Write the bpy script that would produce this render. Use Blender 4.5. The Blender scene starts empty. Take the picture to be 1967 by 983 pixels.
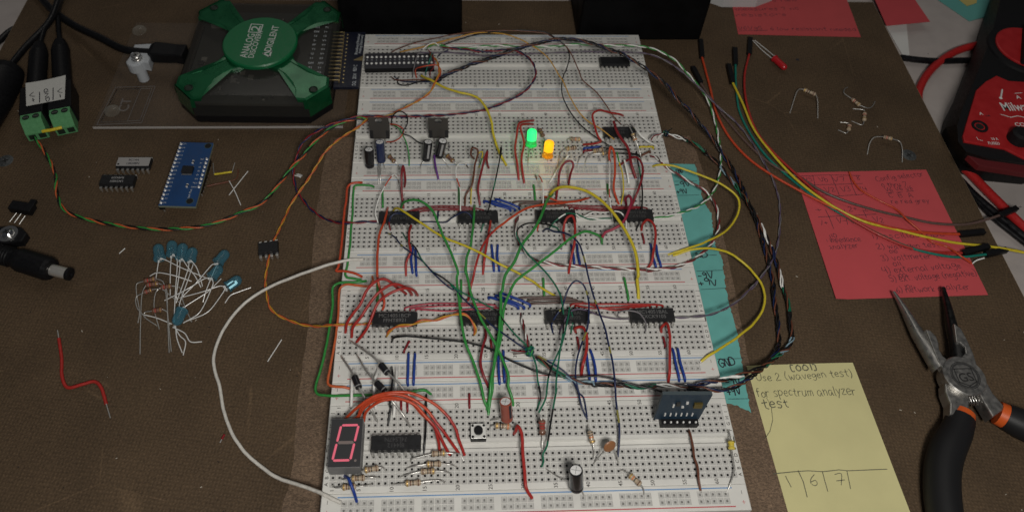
import bpy, math, random
from mathutils import Vector, Matrix, noise
R = random.Random(7)
S = bpy.context.scene
COL = S.collection
V = Vector
rad = math.radians
# ------------------------------------------------------------ camera, light, exposure (1 unit = 1 cm)
ZB = 1.0                                   # top face of the breadboards above the hardboard (z = 0)
cam_d = bpy.data.cameras.new('camera'); cam = bpy.data.objects.new('camera', cam_d); COL.objects.link(cam)
CAMLOC = V((4.8741, -8.5084, 31.3602 + ZB)); EUL = (0.6912, -0.0323, -0.0340)
FPX = 1504.93; PX0 = 983.5 - 54.18; PY0 = 491.5 - 180.83
cam.location = CAMLOC; cam.rotation_euler = EUL
cam_d.sensor_width = 36; cam_d.lens = FPX / 1967 * 36
cam_d.shift_x = 54.18 / 1967; cam_d.shift_y = -180.83 / 1967
cam_d.clip_start = 0.5; cam_d.clip_end = 3000
cam_d.dof.use_dof = True; cam_d.dof.focus_distance = 35.0; cam_d.dof.aperture_fstop = 0.16
S.camera = cam
W = bpy.data.worlds.new("World"); S.world = W; W.use_nodes = True
W.node_tree.nodes['Background'].inputs[0].default_value = (0.85, 0.9, 1.0, 1)
W.node_tree.nodes['Background'].inputs[1].default_value = 0.028
def lamp(name, loc, target, size, sizey, energy, color):
    d = bpy.data.lights.new(name, 'AREA'); d.shape = 'RECTANGLE'; d.size = size; d.size_y = sizey
    d.energy = energy; d.color = color
    o = bpy.data.objects.new(name, d); COL.objects.link(o); o.location = loc
    o.rotation_euler = (V(target) - V(loc)).to_track_quat('-Z', 'Y').to_euler(); return o
lamp('ceiling_lamp', (46, 84, 170), (12, 8, 0), 60, 50, 13500, (1.0, 0.95, 0.87))
lamp('ceiling_lamp', (-30, 158, 170), (5, 10, 0), 70, 50, 14500, (1.0, 0.95, 0.87))
lamp('added_front_lamp', (11, -19, 42), (10, 1, 0), 10, 8, 15500, (1.0, 0.96, 0.9))  # no known fixture; added so brightness falls off towards the back
S.view_settings.view_transform = 'Standard'; S.view_settings.look = 'None'
S.view_settings.exposure = 0.0; S.view_settings.gamma = 1.0
S.render.engine = 'CYCLES'
from mathutils import Euler
CR = Euler(EUL).to_matrix()
# crops of the photograph from which positions were measured: name -> (x0, y0, scale)
CROPS = dict(f=(0,0,1), a1=(0,0,3.78), a2=(330,0,3.78), a3=(680,40,3.78), a4=(1040,40,3.78), a5=(660,200,4.468),
 a6=(960,200,4.468), a7=(640,340,4.468), a8=(960,340,4.468), b1=(620,520,4.468), b2=(940,520,4.468), b3=(1180,520,4.095),
 b4=(600,740,4.044), b5=(860,740,4.044), b6=(1140,740,4.044), b7=(0,240,3.0725), b8=(180,420,3.51), c1=(1280,0,2.863),
 c2=(1500,300,3.276), c3=(1400,550,2.27), c4=(1780,0,2.979), c5=(1240,280,3.51), c6=(0,560,2.324), c7=(640,0,2.588),
 c8=(0,370,5.172), d1=(500,180,4.467), d2=(1000,600,6.144), d3=(1140,640,6.143), d4=(1680,540,2.219), d6=(640,660,7.023),
 d7=(250,260,6.144), d8=(500,340,4.468), e1=(460,10,8.19), e2=(620,40,6.142), e3=(1100,240,9.83), e4=(980,360,6.144),
 e5=(900,540,9.83), e6=(900,370,8.196), e7=(0,100,4.915), e8=(230,80,5.464))
def U(x, y, z):
    """measured image position -> world point at height z above the hardboard"""
    d = CR @ V(((x - PX0) / FPX, -(y - PY0) / FPX, -1.0))
    return CAMLOC + d * ((z - CAMLOC.z) / d.z)
def B(c, *pts):            # points with heights above the breadboards' top face
    x0, y0, s = CROPS[c]; out = []; z = 0.3
    for p in pts:
        if len(p) > 2: z = p[2]
        out.append(U(x0 + p[0] / s, y0 + p[1] / s, ZB + z))
    return out
def T(c, *pts):            # points with heights above the hardboard
    x0, y0, s = CROPS[c]; out = []; z = 0.1
    for p in pts:
        if len(p) > 2: z = p[2]
        out.append(U(x0 + p[0] / s, y0 + p[1] / s, z))
    return out
# ------------------------------------------------------------ materials
MATS = {}
def mat(name, c=(.5,.5,.5), rough=.5, metal=0, spec=.5, emit=None, estr=1, bump=0, bscale=40, var=0, vscale=8, trans=0, ior=1.45, coat=0):
    if name in MATS: return MATS[name]
    m = bpy.data.materials.new(name); m.use_nodes = True; nt = m.node_tree; b = nt.nodes['Principled BSDF']
    b.inputs['Base Color'].default_value = (*c, 1); b.inputs['Roughness'].default_value = rough
    b.inputs['Metallic'].default_value = metal; b.inputs['Specular IOR Level'].default_value = spec
    b.inputs['IOR'].default_value = ior; b.inputs['Transmission Weight'].default_value = trans
    b.inputs['Coat Weight'].default_value = coat
    if emit: b.inputs['Emission Color'].default_value = (*emit, 1); b.inputs['Emission Strength'].default_value = estr
    if bump or var: tc = nt.nodes.new('ShaderNodeTexCoord')
    if bump:
        n = nt.nodes.new('ShaderNodeTexNoise'); n.inputs['Scale'].default_value = bscale; n.inputs['Detail'].default_value = 4
        bp = nt.nodes.new('ShaderNodeBump'); bp.inputs['Strength'].default_value = bump; bp.inputs['Distance'].default_value = .02
        nt.links.new(tc.outputs['Object'], n.inputs['Vector']); nt.links.new(n.outputs['Fac'], bp.inputs['Height'])
        nt.links.new(bp.outputs['Normal'], b.inputs['Normal'])
    if var:
        n = nt.nodes.new('ShaderNodeTexNoise'); n.inputs['Scale'].default_value = vscale; n.inputs['Detail'].default_value = 5
        r = nt.nodes.new('ShaderNodeMapRange'); r.inputs[1].default_value = .3; r.inputs[2].default_value = .7
        r.inputs[3].default_value = 1 - var; r.inputs[4].default_value = 1 + var
        mx = nt.nodes.new('ShaderNodeVectorMath'); mx.operation = 'SCALE'; mx.inputs[0].default_value = c
        nt.links.new(tc.outputs['Object'], n.inputs['Vector']); nt.links.new(n.outputs['Fac'], r.inputs[0])
        nt.links.new(r.outputs[0], mx.inputs['Scale']); nt.links.new(mx.outputs[0], b.inputs['Base Color'])
        r2 = nt.nodes.new('ShaderNodeMapRange'); r2.inputs[1].default_value = .3; r2.inputs[2].default_value = .7
        r2.inputs[3].default_value = max(.02, rough - .12); r2.inputs[4].default_value = min(1, rough + .12)
        nt.links.new(n.outputs['Fac'], r2.inputs[0]); nt.links.new(r2.outputs[0], b.inputs['Roughness'])
    MATS[name] = m; return m
WC = dict(red=(.36,.025,.02), darkred=(.21,.012,.018), magenta=(.3,.02,.05), orangered=(.5,.06,.02), orange=(.52,.11,.035), green=(.035,.25,.05), dgreen=(.01,.13,.07), teal=(.01,.17,.13),
 blue=(.012,.045,.26), navy=(.007,.016,.065), black=(.006,.006,.007), yellow=(.6,.48,.03), amber=(.52,.27,.03), white=(.8,.8,.77), grey=(.16,.15,.16), purple=(.1,.07,.12),
 brown=(.13,.045,.025), olive=(.22,.2,.04), steel=(.2,.3,.36), taupe=(.11,.07,.06), violet=(.12,.03,.22), pink=(.42,.05,.08), tan=(.45,.3,.2), lightblue=(.12,.3,.5), ivory=(.62,.6,.55))
def wm(c): return mat('wire_' + c, WC[c], rough=.38, spec=.5, var=.12, vscale=6)
TIN = mat('tinned_wire', (.62,.61,.58), rough=.35, metal=.8)
BRT = mat('bright_lead', (.85,.85,.83), rough=.35, metal=.35)
STEEL = mat('steel', (.7,.69,.67), rough=.3, metal=1, bump=.1, bscale=20)
BLK = mat('black_plastic', (.007,.007,.008), rough=.45, spec=.28, bump=.15, bscale=60, var=.15)
CHIP = mat('chip_epoxy', (.014,.0145,.016), rough=.5, spec=.35, bump=.3, bscale=90, var=.2, vscale=5)
MARK = mat('chip_marking', (.22,.22,.22), rough=.7)
INK = mat('ink', (.02,.02,.03), rough=.6)
RED_INK = mat('red_ink', (.5,.07,.08), rough=.5)
BLUE_INK = mat('blue_ink', (.1,.26,.52), rough=.5)
WHITEP = mat('white_print', (.7,.7,.68), rough=.6)
def clearmat(name, tint, body, mixf, rough=.08):
    m = bpy.data.materials.new(name); m.use_nodes = True; nt = m.node_tree; b = nt.nodes['Principled BSDF']
    b.inputs['Base Color'].default_value = (*body,1); b.inputs['Roughness'].default_value = rough; b.inputs['Coat Weight'].default_value = .5
    t = nt.nodes.new('ShaderNodeBsdfTransparent'); t.inputs[0].default_value = (*tint,1); mx = nt.nodes.new('ShaderNodeMixShader')
    lw = nt.nodes.new('ShaderNodeLayerWeight'); lw.inputs[0].default_value = .35; mr = nt.nodes.new('ShaderNodeMapRange'); mr.inputs[3].default_value = mixf; mr.inputs[4].default_value = min(1, mixf+.5)
    nt.links.new(lw.outputs['Facing'], mr.inputs[0]); nt.links.new(mr.outputs[0], mx.inputs[0])
    nt.links.new(t.outputs[0], mx.inputs[1]); nt.links.new(b.outputs[0], mx.inputs[2]); nt.links.new(mx.outputs[0], nt.nodes['Material Output'].inputs[0]); MATS[name] = m; return m
# ------------------------------------------------------------ mesh builder
class MB:
    def __init__(s): s.v = []; s.f = []; s.fm = []; s.fs = []; s.mats = []
    def mi(s, m):
        if m not in s.mats: s.mats.append(m)
        return s.mats.index(m)
    def add(s, vs, fs, m, smooth=False, M=None):
        o = len(s.v); s.v += [(M @ V(v)) if M else V(v) for v in vs]; k = s.mi(m)
        for f in fs: s.f.append([i + o for i in f]); s.fm.append(k); s.fs.append(smooth)
        return s
    def box(s, c, d, m, M=None, rz=0):
        x, y, z = d[0]/2, d[1]/2, d[2]/2
        vs = [V((a*x, b*y, e*z)) for e in (-1,1) for b in (-1,1) for a in (-1,1)]
        if rz: q = Matrix.Rotation(rz, 3, 'Z'); vs = [q @ v for v in vs]
        vs = [v + V(c) for v in vs]
        return s.add(vs, [(0,2,3,1),(4,5,7,6),(0,1,5,4),(2,6,7,3),(0,4,6,2),(1,3,7,5)], m, False, M)
    def prism(s, poly, z0, z1, m, M=None, bev=0, mtop=None, smooth=False):
        poly = [V((p[0], p[1], 0)) for p in poly]; n = len(poly)
        ar = sum(poly[i].x*poly[(i+1)%n].y - poly[(i+1)%n].x*poly[i].y for i in range(n))
        if ar < 0: poly = poly[::-1]
        vs = [V((p.x, p.y, z0)) for p in poly]
        fs = [tuple(range(n))[::-1]]
        def ring(off, z):
            out = []
            for i in range(n):
                a, b, c = poly[i-1], poly[i], poly[(i+1) % n]
                d1 = (b-a).normalized(); d2 = (c-b).normalized()
                n1 = V((-d1.y, d1.x, 0)); n2 = V((-d2.y, d2.x, 0)); h = (n1+n2)
                h = h.normalized() / max(.4, h.normalized().dot(n1)) if h.length > 1e-6 else n1
                out.append(V((b.x, b.y, 0)) + h*off + V((0,0,z)))
            return out
        levels = [ring(0, z1)] if not bev else [ring(0, z1-bev), ring(bev*.3, z1-bev*.3), ring(bev, z1)]
        for L in levels: vs += L
        for k in range(len(levels)):
            for i in range(n):
                j = (i+1) % n; fs.append((k*n+i, k*n+j, (k+1)*n+j, (k+1)*n+i))
        s.add(vs, fs, m, smooth, M)
        s.add(levels[-1], [tuple(range(n))], mtop or m, False, M)
        return s
    def tube(s, pts, r, m, n=8, caps=True, segm=None, closed=False):
        """swept tube; r number or list; segm: function t(0..1)->material"""
        pts = [V(p) for p in pts]; N = len(pts)
        if N < 2: return s
        t = [(pts[min(i+1,N-1)] - pts[max(i-1,0)]).normalized() for i in range(N)]
        up = V((0,0,1)) if abs(t[0].z) < .9 else V((1,0,0))
        a = t[0].cross(up).normalized(); vs = []; L = [0]
        for i in range(N):
            if i: L.append(L[-1] + (pts[i]-pts[i-1]).length)
            a = (a - t[i]*a.dot(t[i])); a = a.normalized() if a.length > 1e-6 else t[i].orthogonal().normalized()
            b = t[i].cross(a); rr = r[i] if isinstance(r, (list, tuple)) else r
            for k in range(n):
                w = 2*math.pi*k/n; vs.append(pts[i] + (a*math.cos(w) + b*math.sin(w))*rr)
        if segm is None:
            s.add(vs, [(i*n+k, i*n+(k+1)%n, (i+1)*n+(k+1)%n, (i+1)*n+k) for i in range(N-1) for k in range(n)], m, True)
        else:
            o = len(s.v); s.v += vs
            for i in range(N-1):
                k0 = s.mi(segm((L[i]+L[i+1])/2/max(L[-1],1e-6)))
                for k in range(n):
                    s.f.append([o+j for j in (i*n+k, i*n+(k+1)%n, (i+1)*n+(k+1)%n, (i+1)*n+k)]); s.fm.append(k0); s.fs.append(True)
        if caps:
            s.add(vs[:n][::-1], [tuple(range(n))], m); s.add(vs[-n:], [tuple(range(n))], m)
        return s
    def lathe(s, prof, m, M=None, n=24, smooth=True):
        """prof: [(r,z,(mat))...] ; separate smooth groups by repeated points"""
        for q in range(len(prof)-1):
            (r0, z0), (r1, z1) = prof[q][:2], prof[q+1][:2]; mm = prof[q+1][2] if len(prof[q+1]) > 2 else m
            if abs(r0-r1) < 1e-9 and abs(z0-z1) < 1e-9: continue
            vs = [V((r0*math.cos(2*math.pi*k/n), r0*math.sin(2*math.pi*k/n), z0)) for k in range(n)] + \
                 [V((r1*math.cos(2*math.pi*k/n), r1*math.sin(2*math.pi*k/n), z1)) for k in range(n)]
            s.add(vs, [(k, (k+1)%n, n+(k+1)%n, n+k) for k in range(n)], mm, smooth, M)
        return s
    def quad(s, a, b, c, d, m): return s.add([a,b,c,d], [(0,1,2,3)], m)
    def ribbon(s, pts, w, m, nrm=V((0,0,1))):
        pts = [V(p) for p in pts]; N = len(pts); vs = []
        for i in range(N):
            t = (pts[min(i+1,N-1)] - pts[max(i-1,0)])
            t = t.normalized() if t.length > 1e-9 else V((1,0,0)); sd = nrm.cross(t).normalized()*w/2
            e = t*(w*.3)*(-1 if i == 0 else 1 if i == N-1 else 0)
            vs += [pts[i]+sd+e, pts[i]-sd+e]
        return s.add(vs, [(2*i, 2*i+1, 2*i+3, 2*i+2) for i in range(N-1)], m)
WO = {}
def tagp(o, label=None, cat=None, group=None, kind=None):
    if label: o['label'] = label
    if cat: o['category'] = cat
    if group: o['group'] = group
    if kind: o['kind'] = kind
    return o
def obj(name, mb, parent=None, label=None, cat=None, group=None, kind=None, bevel=0, weld=True):
    me = bpy.data.meshes.new(name)
    xs = [v.x for v in mb.v]; ys = [v.y for v in mb.v]; zs = [v.z for v in mb.v]
    o0 = V(((min(xs)+max(xs))/2, (min(ys)+max(ys))/2, min(zs)))
    me.from_pydata([tuple(v-o0) for v in mb.v], [], mb.f)
    for m in mb.mats: me.materials.append(m)
    me.polygons.foreach_set('material_index', mb.fm); me.polygons.foreach_set('use_smooth', mb.fs)
    me.update()
    o = bpy.data.objects.new(name, me); COL.objects.link(o); WO[o] = o0
    if parent: o.parent = parent; o.location = o0 - WO[parent]
    else: o.location = o0
    if bevel:
        b = o.modifiers.new('bevel', 'BEVEL'); b.width = bevel; b.segments = 2; b.limit_method = 'ANGLE'; b.angle_limit = rad(40)
        b.use_clamp_overlap = True
    return tagp(o, label, cat, group, kind)
def empty(name, loc, label, cat, group=None):
    o = bpy.data.objects.new(name, None); COL.objects.link(o); o.location = loc; WO[o] = V(loc); o.empty_display_size = .2
    return tagp(o, label, cat, group)
def spline(pts, step=.12, tens=.5):
    pts = [V(p) for p in pts]
    if len(pts) == 2: return [pts[0].lerp(pts[1], i/4) for i in range(5)]
    P = [pts[0]*2-pts[1]] + pts + [pts[-1]*2-pts[-2]]; out = []
    for i in range(1, len(P)-2):
        p0, p1, p2, p3 = P[i-1], P[i], P[i+1], P[i+2]; n = max(2, int((p2-p1).length/step))
        # centripetal parametrisation keeps tight bends clean
        t0 = 0; t1 = t0 + max(1e-4,(p1-p0).length)**.5; t2 = t1 + max(1e-4,(p2-p1).length)**.5; t3 = t2 + max(1e-4,(p3-p2).length)**.5
        for k in range(n):
            t = t1 + (t2-t1)*k/n
            A1 = p0*((t1-t)/(t1-t0)) + p1*((t-t0)/(t1-t0)); A2 = p1*((t2-t)/(t2-t1)) + p2*((t-t1)/(t2-t1)); A3 = p2*((t3-t)/(t3-t2)) + p3*((t-t2)/(t3-t2))
            B1 = A1*((t2-t)/(t2-t0)) + A2*((t-t0)/(t2-t0)); B2 = A2*((t3-t)/(t3-t1)) + A3*((t-t1)/(t3-t1))
            out.append(B1*((t2-t)/(t2-t1)) + B2*((t-t1)/(t2-t1)))
    out.append(pts[-1]); return out
def basis(o, x, up=V((0,0,1))):
    """matrix with local x along x, local z close to up"""
    x = x.normalized(); y = up.cross(x).normalized(); z = x.cross(y)
    return Matrix(((x.x,y.x,z.x,o.x),(x.y,y.y,z.y,o.y),(x.z,y.z,z.z,o.z),(0,0,0,1)))
def axis(a, b):            # matrix with local z along a->b, origin a
    z = (b-a).normalized(); x = z.orthogonal().normalized(); y = z.cross(x)
    return Matrix(((x.x,y.x,z.x,a.x),(x.y,y.y,z.y,a.y),(x.z,y.z,z.z,a.z),(0,0,0,1)))
# printed lettering from the built-in typeface
_tc = {}
def glyphs(txt):
    if txt not in _tc:
        c = bpy.data.curves.new('t', 'FONT'); c.body = txt; c.size = 1; c.resolution_u = 3; c.offset = .012
        o = bpy.data.objects.new('t', c); COL.objects.link(o); dg = bpy.context.evaluated_depsgraph_get(); dg.update()
        me = bpy.data.meshes.new_from_object(o.evaluated_get(dg))
        _tc[txt] = ([v.co.copy() for v in me.vertices], [tuple(p.vertices) for p in me.polygons])
        bpy.data.objects.remove(o); bpy.data.curves.remove(c); bpy.data.meshes.remove(me)
    return _tc[txt]
def printed(mb, txt, M, h, m, width=None, center=True):
    vs, fs = glyphs(txt)
    if not vs: return
    x0 = min(v.x for v in vs); x1 = max(v.x for v in vs); k = h/.7; kx = width/(x1-x0) if width else k
    cx = (x0+x1)/2 if center else x0
    mb.add([V(((v.x-cx)*kx, v.y*k - (h/2 if center else 0), 0)) for v in vs], fs, m, False, M)
# single-stroke handwriting
HF = {
'A':'0,0 1.8,6 3.6,0|.7,2.2 2.9,2.2','B':'0,0 0,6 2.2,6 2.8,5 2.2,3.4 0,3.2|2.2,3.3 3.2,1.8 2.4,0 0,0','C':'3.3,5 2.2,6 .8,5.2 0,3 .6,.8 2,0 3.3,.9',
'D':'0,0 0,6 1.8,5.8 3.4,3.8 3,1.2 0,0','G':'3.4,5 2.2,6 .6,5 0,2.8 .8,.4 2.2,0 3.5,1 3.5,2.8 2,2.8','N':'0,0 .1,6 3.2,0 3.4,6','U':'0,6 0,1.2 1.2,0 2.6,.4 3.2,2 3.2,6',
'V':'0,6 1.6,0 3.4,6','F':'0,0 0,6 3,6|0,3.2 2.4,3.2',
'a':'2.6,3.2 1.2,4 0,2.4 .4,.4 1.6,.2 2.6,2.6 2.7,.6 3.2,0','b':'0,6 .1,0 1.6,0 2.6,1.6 1.8,3.6 .2,2.6','c':'2.4,3.4 1.2,4 0,2.2 .8,.2 2.4,.6','d':'2.6,3.2 1,3.8 0,1.8 .9,.1 2.4,1.4 2.7,6|2.5,1.4 2.9,0',
'e':'.2,2 2.4,2.4 2,3.8 .8,3.8 0,2 .8,.2 2.4,.6','f':'2.2,5.6 1.4,6 .8,5 .8,0|0,3.4 1.9,3.6','g':'2.5,3.4 1,4 .1,2.4 .9,.8 2.4,2 2.6,3.8 2.4,-1.4 1,-2.2 .1,-1.4','h':'0,6 0,0|0,2.4 1.4,3.8 2.3,2.8 2.4,0',
'i':'.3,3.8 .4,0|.3,5.2 .4,5.5','j':'1,3.8 .9,-1.2 0,-2|1,5.2 1.1,5.5','k':'0,6 0,0|2,3.8 .1,1.8 2.2,0','l':'.3,6 .4,.2 .8,0','m':'0,3.8 .1,0|.1,2.8 1,3.9 1.7,3 1.7,0|1.7,2.8 2.8,3.9 3.4,3 3.5,0',
'n':'0,3.8 .1,0|.1,2.6 1.4,3.9 2.3,2.8 2.4,0','o':'1.4,3.9 .2,2.8 .2,.8 1.4,0 2.5,1.2 2.3,3.2 1.2,3.9','p':'0,3.8 .1,-2|.1,3 1.4,3.9 2.5,2.4 1.4,.4 .2,1','r':'0,3.8 .1,0|.1,2.4 1.1,3.7 2,3.6','s':'2.2,3.5 1,4 .2,3 2,1.4 1.5,.1 0,.4',
't':'1.1,5.6 1.1,.6 2,0|0,3.8 2.2,4','u':'0,3.8 .1,.8 1.2,0 2.3,1.4 2.4,3.8|2.4,1.4 2.7,0','v':'0,3.8 1.1,0 2.3,3.9','w':'0,3.8 .8,0 1.7,3 2.6,0 3.5,3.9','x':'0,3.8 2.2,0|2.2,3.9 0,0','y':'0,3.8 1.1,.8|2.4,3.9 .4,-2','z':'0,3.7 2.2,3.8 .1,.1 2.4,.2',
'0':'1.4,6 .2,4.4 .1,1.4 1.4,0 2.6,1.6 2.6,4.4 1.4,6','1':'.6,5.8 .7,0','2':'.1,4.8 1.2,6 2.4,4.8 1.9,3 0,.1 2.8,.2','3':'.1,5.5 1.6,6 2.3,4.8 .9,3.2 2.4,2 1.9,.2 0,.4','4':'.2,5.8 .1,3 2.6,3|2.2,5.9 2.3,0','5':'2.6,6 .4,6 .2,3.4 1.8,3.8 2.5,2 1.6,.1 0,.5',
'6':'2,6 .5,3.6 .1,1.4 1.1,0 2.4,1.2 2,3 .3,2.2','7':'0,5.8 2.6,6 1.1,0','8':'1.3,3.2 .2,4.8 1.3,6 2.4,4.8 .2,1.2 1.3,0 2.6,1.2 1.3,3.2','9':'2.4,4.4 1.4,6 .1,4.6 .8,3.2 2.2,4 2.5,5 2.2,0',
'(':'1.4,6.8 .3,4.4 .3,1.6 1.5,-.8',')':'.2,6.8 1.2,4.4 1.2,1.6 .1,-.8','[':'1.5,6.4 .2,6.3 .2,-.3 1.5,-.4','+':'0,2.8 2.8,2.9|1.4,4.4 1.4,1.2','-':'0,2.8 2.6,2.9','.':'.2,0 .4,.2',']':'0,6.4 1.3,6.3 1.3,-.3 0,-.4','|':'.4,6.6 .5,-1','?':'0,4.8 1.2,6 2.3,4.8 1.2,3 1.2,1.8|1.2,.3 1.3,.1','q':'2.6,3.2 1.2,4 0,2.4 .4,.4 1.6,.2 2.6,3 2.6,-2','=':'0,3.4 2.6,3.5|0,2 2.6,2.1',"/":'0,0 2.4,6'}
def hand(mb, txt, A, Bp, z, m, h=None, lw=.028, jit=.55):
    """handwriting from A to Bp (image positions of the baseline's ends) on a level surface at height z"""
    h = h*.74 if h else h; a = U(A[0], A[1], z); b = U(Bp[0], Bp[1], z); ux = (b-a).normalized(); uy = V((0,0,1)).cross(ux)
    x = 0; items = []
    for ch in txt:
        if ch == ' ': x += 2.2; continue
        st = [[tuple(map(float, q.split(','))) for q in s.split()] for s in HF[ch].split('|')]
        wd = max(p[0] for s in st for p in s); dy = R.uniform(-jit, jit); sc = R.uniform(.9, 1.12)
        for s in st: items.append([(x + p[0]*sc + R.uniform(-.1,.1)*jit*3, p[1]*sc + dy + R.uniform(-.1,.1)*jit*3) for p in s])
        x += wd*sc + 1.0
    k = (b-a).length/max(1, x-1.0); ky = (h/6 if h else k)
    for s in items:
        p3 = [a + ux*p[0]*k + uy*p[1]*ky for p in s]
        if len(p3) > 2: p3 = spline(p3, .06)
        mb.ribbon(p3, lw, m)
# ------------------------------------------------------------ the setting: desk top and hardboard sheet
def hardboard_mat(name, c, mesh=True):
    m = bpy.data.materials.new(name); m.use_nodes = True; nt = m.node_tree; b = nt.nodes['Principled BSDF']; N = nt.nodes.new; L = nt.links.new
    tc = N('ShaderNodeTexCoord'); b.inputs['Roughness'].default_value = .72; b.inputs['Specular IOR Level'].default_value = .3
    n1 = N('ShaderNodeTexNoise'); n1.inputs['Scale'].default_value = .35; n1.inputs['Detail'].default_value = 6
    n2 = N('ShaderNodeTexNoise'); n2.inputs['Scale'].default_value = 9; n2.inputs['Detail'].default_value = 8; n2.inputs['Roughness'].default_value = .7
    L(tc.outputs['Object'], n1.inputs['Vector']); L(tc.outputs['Object'], n2.inputs['Vector'])
    r1 = N('ShaderNodeMapRange'); r1.inputs[1].default_value = .3; r1.inputs[2].default_value = .7; r1.inputs[3].default_value = .82; r1.inputs[4].default_value = 1.15
    L(n1.outputs['Fac'], r1.inputs[0])
    r2 = N('ShaderNodeMapRange'); r2.inputs[1].default_value = .3; r2.inputs[2].default_value = .7; r2.inputs[3].default_value = .6 if mesh else .55; r2.inputs[4].default_value = 1.4
    L(n2.outputs['Fac'], r2.inputs[0])
    mu = N('ShaderNodeMath'); mu.operation = 'MULTIPLY'; L(r1.outputs[0], mu.inputs[0]); L(r2.outputs[0], mu.inputs[1])
    # dark flecks and pressed chips
    v = N('ShaderNodeTexVoronoi'); v.inputs['Scale'].default_value = 2.2; L(tc.outputs['Object'], v.inputs['Vector'])
    r3 = N('ShaderNodeMapRange'); r3.inputs[1].default_value = .03; r3.inputs[2].default_value = .07; r3.inputs[3].default_value = .45; r3.inputs[4].default_value = 1
    L(v.outputs['Distance'], r3.inputs[0]); mu2 = N('ShaderNodeMath'); mu2.operation = 'MULTIPLY'; L(mu.outputs[0], mu2.inputs[0]); L(r3.outputs[0], mu2.inputs[1])
    last = mu2; bp = N('ShaderNodeBump'); bp.inputs['Distance'].default_value = .02
    if mesh:   # screen texture of the board's back: two crossing sets of fine ridges
        w = []
        for rz in (rad(8), rad(98)):
            mp = N('ShaderNodeMapping'); mp.inputs['Rotation'].default_value = (0, 0, rz); L(tc.outputs['Object'], mp.inputs['Vector'])
            wv = N('ShaderNodeTexWave'); wv.inputs['Scale'].default_value = 2.2; wv.inputs['Distortion'].default_value = 1.2; wv.inputs['Detail'].default_value = 2; wv.inputs['Detail Scale'].default_value = 3
            L(mp.outputs['Vector'], wv.inputs['Vector']); w.append(wv)
        ad = N('ShaderNodeMath'); ad.operation = 'MULTIPLY'; L(w[0].outputs['Fac'], ad.inputs[0]); L(w[1].outputs['Fac'], ad.inputs[1])
        r4 = N('ShaderNodeMapRange'); r4.inputs[3].default_value = .91; r4.inputs[4].default_value = 1.12; L(ad.outputs[0], r4.inputs[0])
        mu3 = N('ShaderNodeMath'); mu3.operation = 'MULTIPLY'; L(mu2.outputs[0], mu3.inputs[0]); L(r4.outputs[0], mu3.inputs[1]); last = mu3
        sm = N('ShaderNodeMath'); sm.operation = 'ADD'; L(ad.outputs[0], sm.inputs[0]); L(n2.outputs['Fac'], sm.inputs[1])
        L(sm.outputs[0], bp.inputs['Height']); bp.inputs['Strength'].default_value = .6
    else:      # loose fibres: stretched voronoi cells
        mp = N('ShaderNodeMapping'); mp.inputs['Scale'].default_value = (3, 9, 1); L(tc.outputs['Object'], mp.inputs['Vector'])
        nz = N('ShaderNodeTexNoise'); nz.inputs['Scale'].default_value = 1.4; nz.inputs['Detail'].default_value = 5; nz.inputs['Distortion'].default_value = 2.5; L(mp.outputs['Vector'], nz.inputs['Vector'])
        r4 = N('ShaderNodeMapRange'); r4.inputs[1].default_value = .4; r4.inputs[2].default_value = .62; r4.inputs[3].default_value = .62; r4.inputs[4].default_value = 1.12; L(nz.outputs['Fac'], r4.inputs[0])
        mu3 = N('ShaderNodeMath'); mu3.operation = 'MULTIPLY'; L(mu2.outputs[0], mu3.inputs[0]); L(r4.outputs[0], mu3.inputs[1]); last = mu3
        L(nz.outputs['Fac'], bp.inputs['Height']); bp.inputs['Strength'].default_value = .5
    ve = N('ShaderNodeTexVoronoi'); ve.feature = 'DISTANCE_TO_EDGE'; ve.inputs['Scale'].default_value = .16; ve.inputs['Randomness'].default_value = 1; L(tc.outputs['Object'], ve.inputs['Vector'])
    rs_ = N('ShaderNodeMapRange'); rs_.inputs[1].default_value = .001; rs_.inputs[2].default_value = .006; rs_.inputs[3].default_value = 1; rs_.inputs[4].default_value = 0; L(ve.outputs['Distance'], rs_.inputs[0])
    nm = N('ShaderNodeTexNoise'); nm.inputs['Scale'].default_value = .3; L(tc.outputs['Object'], nm.inputs['Vector'])
    rm = N('ShaderNodeMapRange'); rm.inputs[1].default_value = .52; rm.inputs[2].default_value = .62; rm.inputs[4].default_value = .45; L(nm.outputs['Fac'], rm.inputs[0])
    ms = N('ShaderNodeMath'); ms.operation = 'MULTIPLY_ADD'; L(rs_.outputs[0], ms.inputs[0]); L(rm.outputs[0], ms.inputs[1]); ms.inputs[2].default_value = 1
    m5 = N('ShaderNodeMath'); m5.operation = 'MULTIPLY'; L(last.outputs[0], m5.inputs[0]); L(ms.outputs[0], m5.inputs[1]); last = m5
    mx = N('ShaderNodeVectorMath'); mx.operation = 'SCALE'; mx.inputs[0].default_value = c
    L(last.outputs[0], mx.inputs['Scale']); L(mx.outputs[0], b.inputs['Base Color']); L(bp.outputs['Normal'], b.inputs['Normal'])
    return m
HB = hardboard_mat('hardboard', (.087,.057,.032)); HB2 = hardboard_mat('bare_hardboard', (.17,.115,.075), False)
HBE = mat('hardboard_edge', (.26,.2,.13), rough=.8, bump=.4, bscale=10, var=.2)
DESK = mat('desk_laminate', (.42,.38,.36), rough=.5, bump=.05, bscale=10, var=.05, vscale=1)
TH = -0.55
mb = MB(); mb.box((10, 20, TH-1.3), (260, 260, 2.6), DESK); obj('desk_top', mb, kind='structure')
def line_at(p, q, y): return V((p.x + (q.x-p.x)*(y-p.y)/(q.y-p.y), y, 0))
l0, l1 = U(52,0,0), U(0,96,0); r0, r1 = U(1674.7,0,0), U(1967,568,0); yb = U(900,1,0).y; yf = -22
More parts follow.
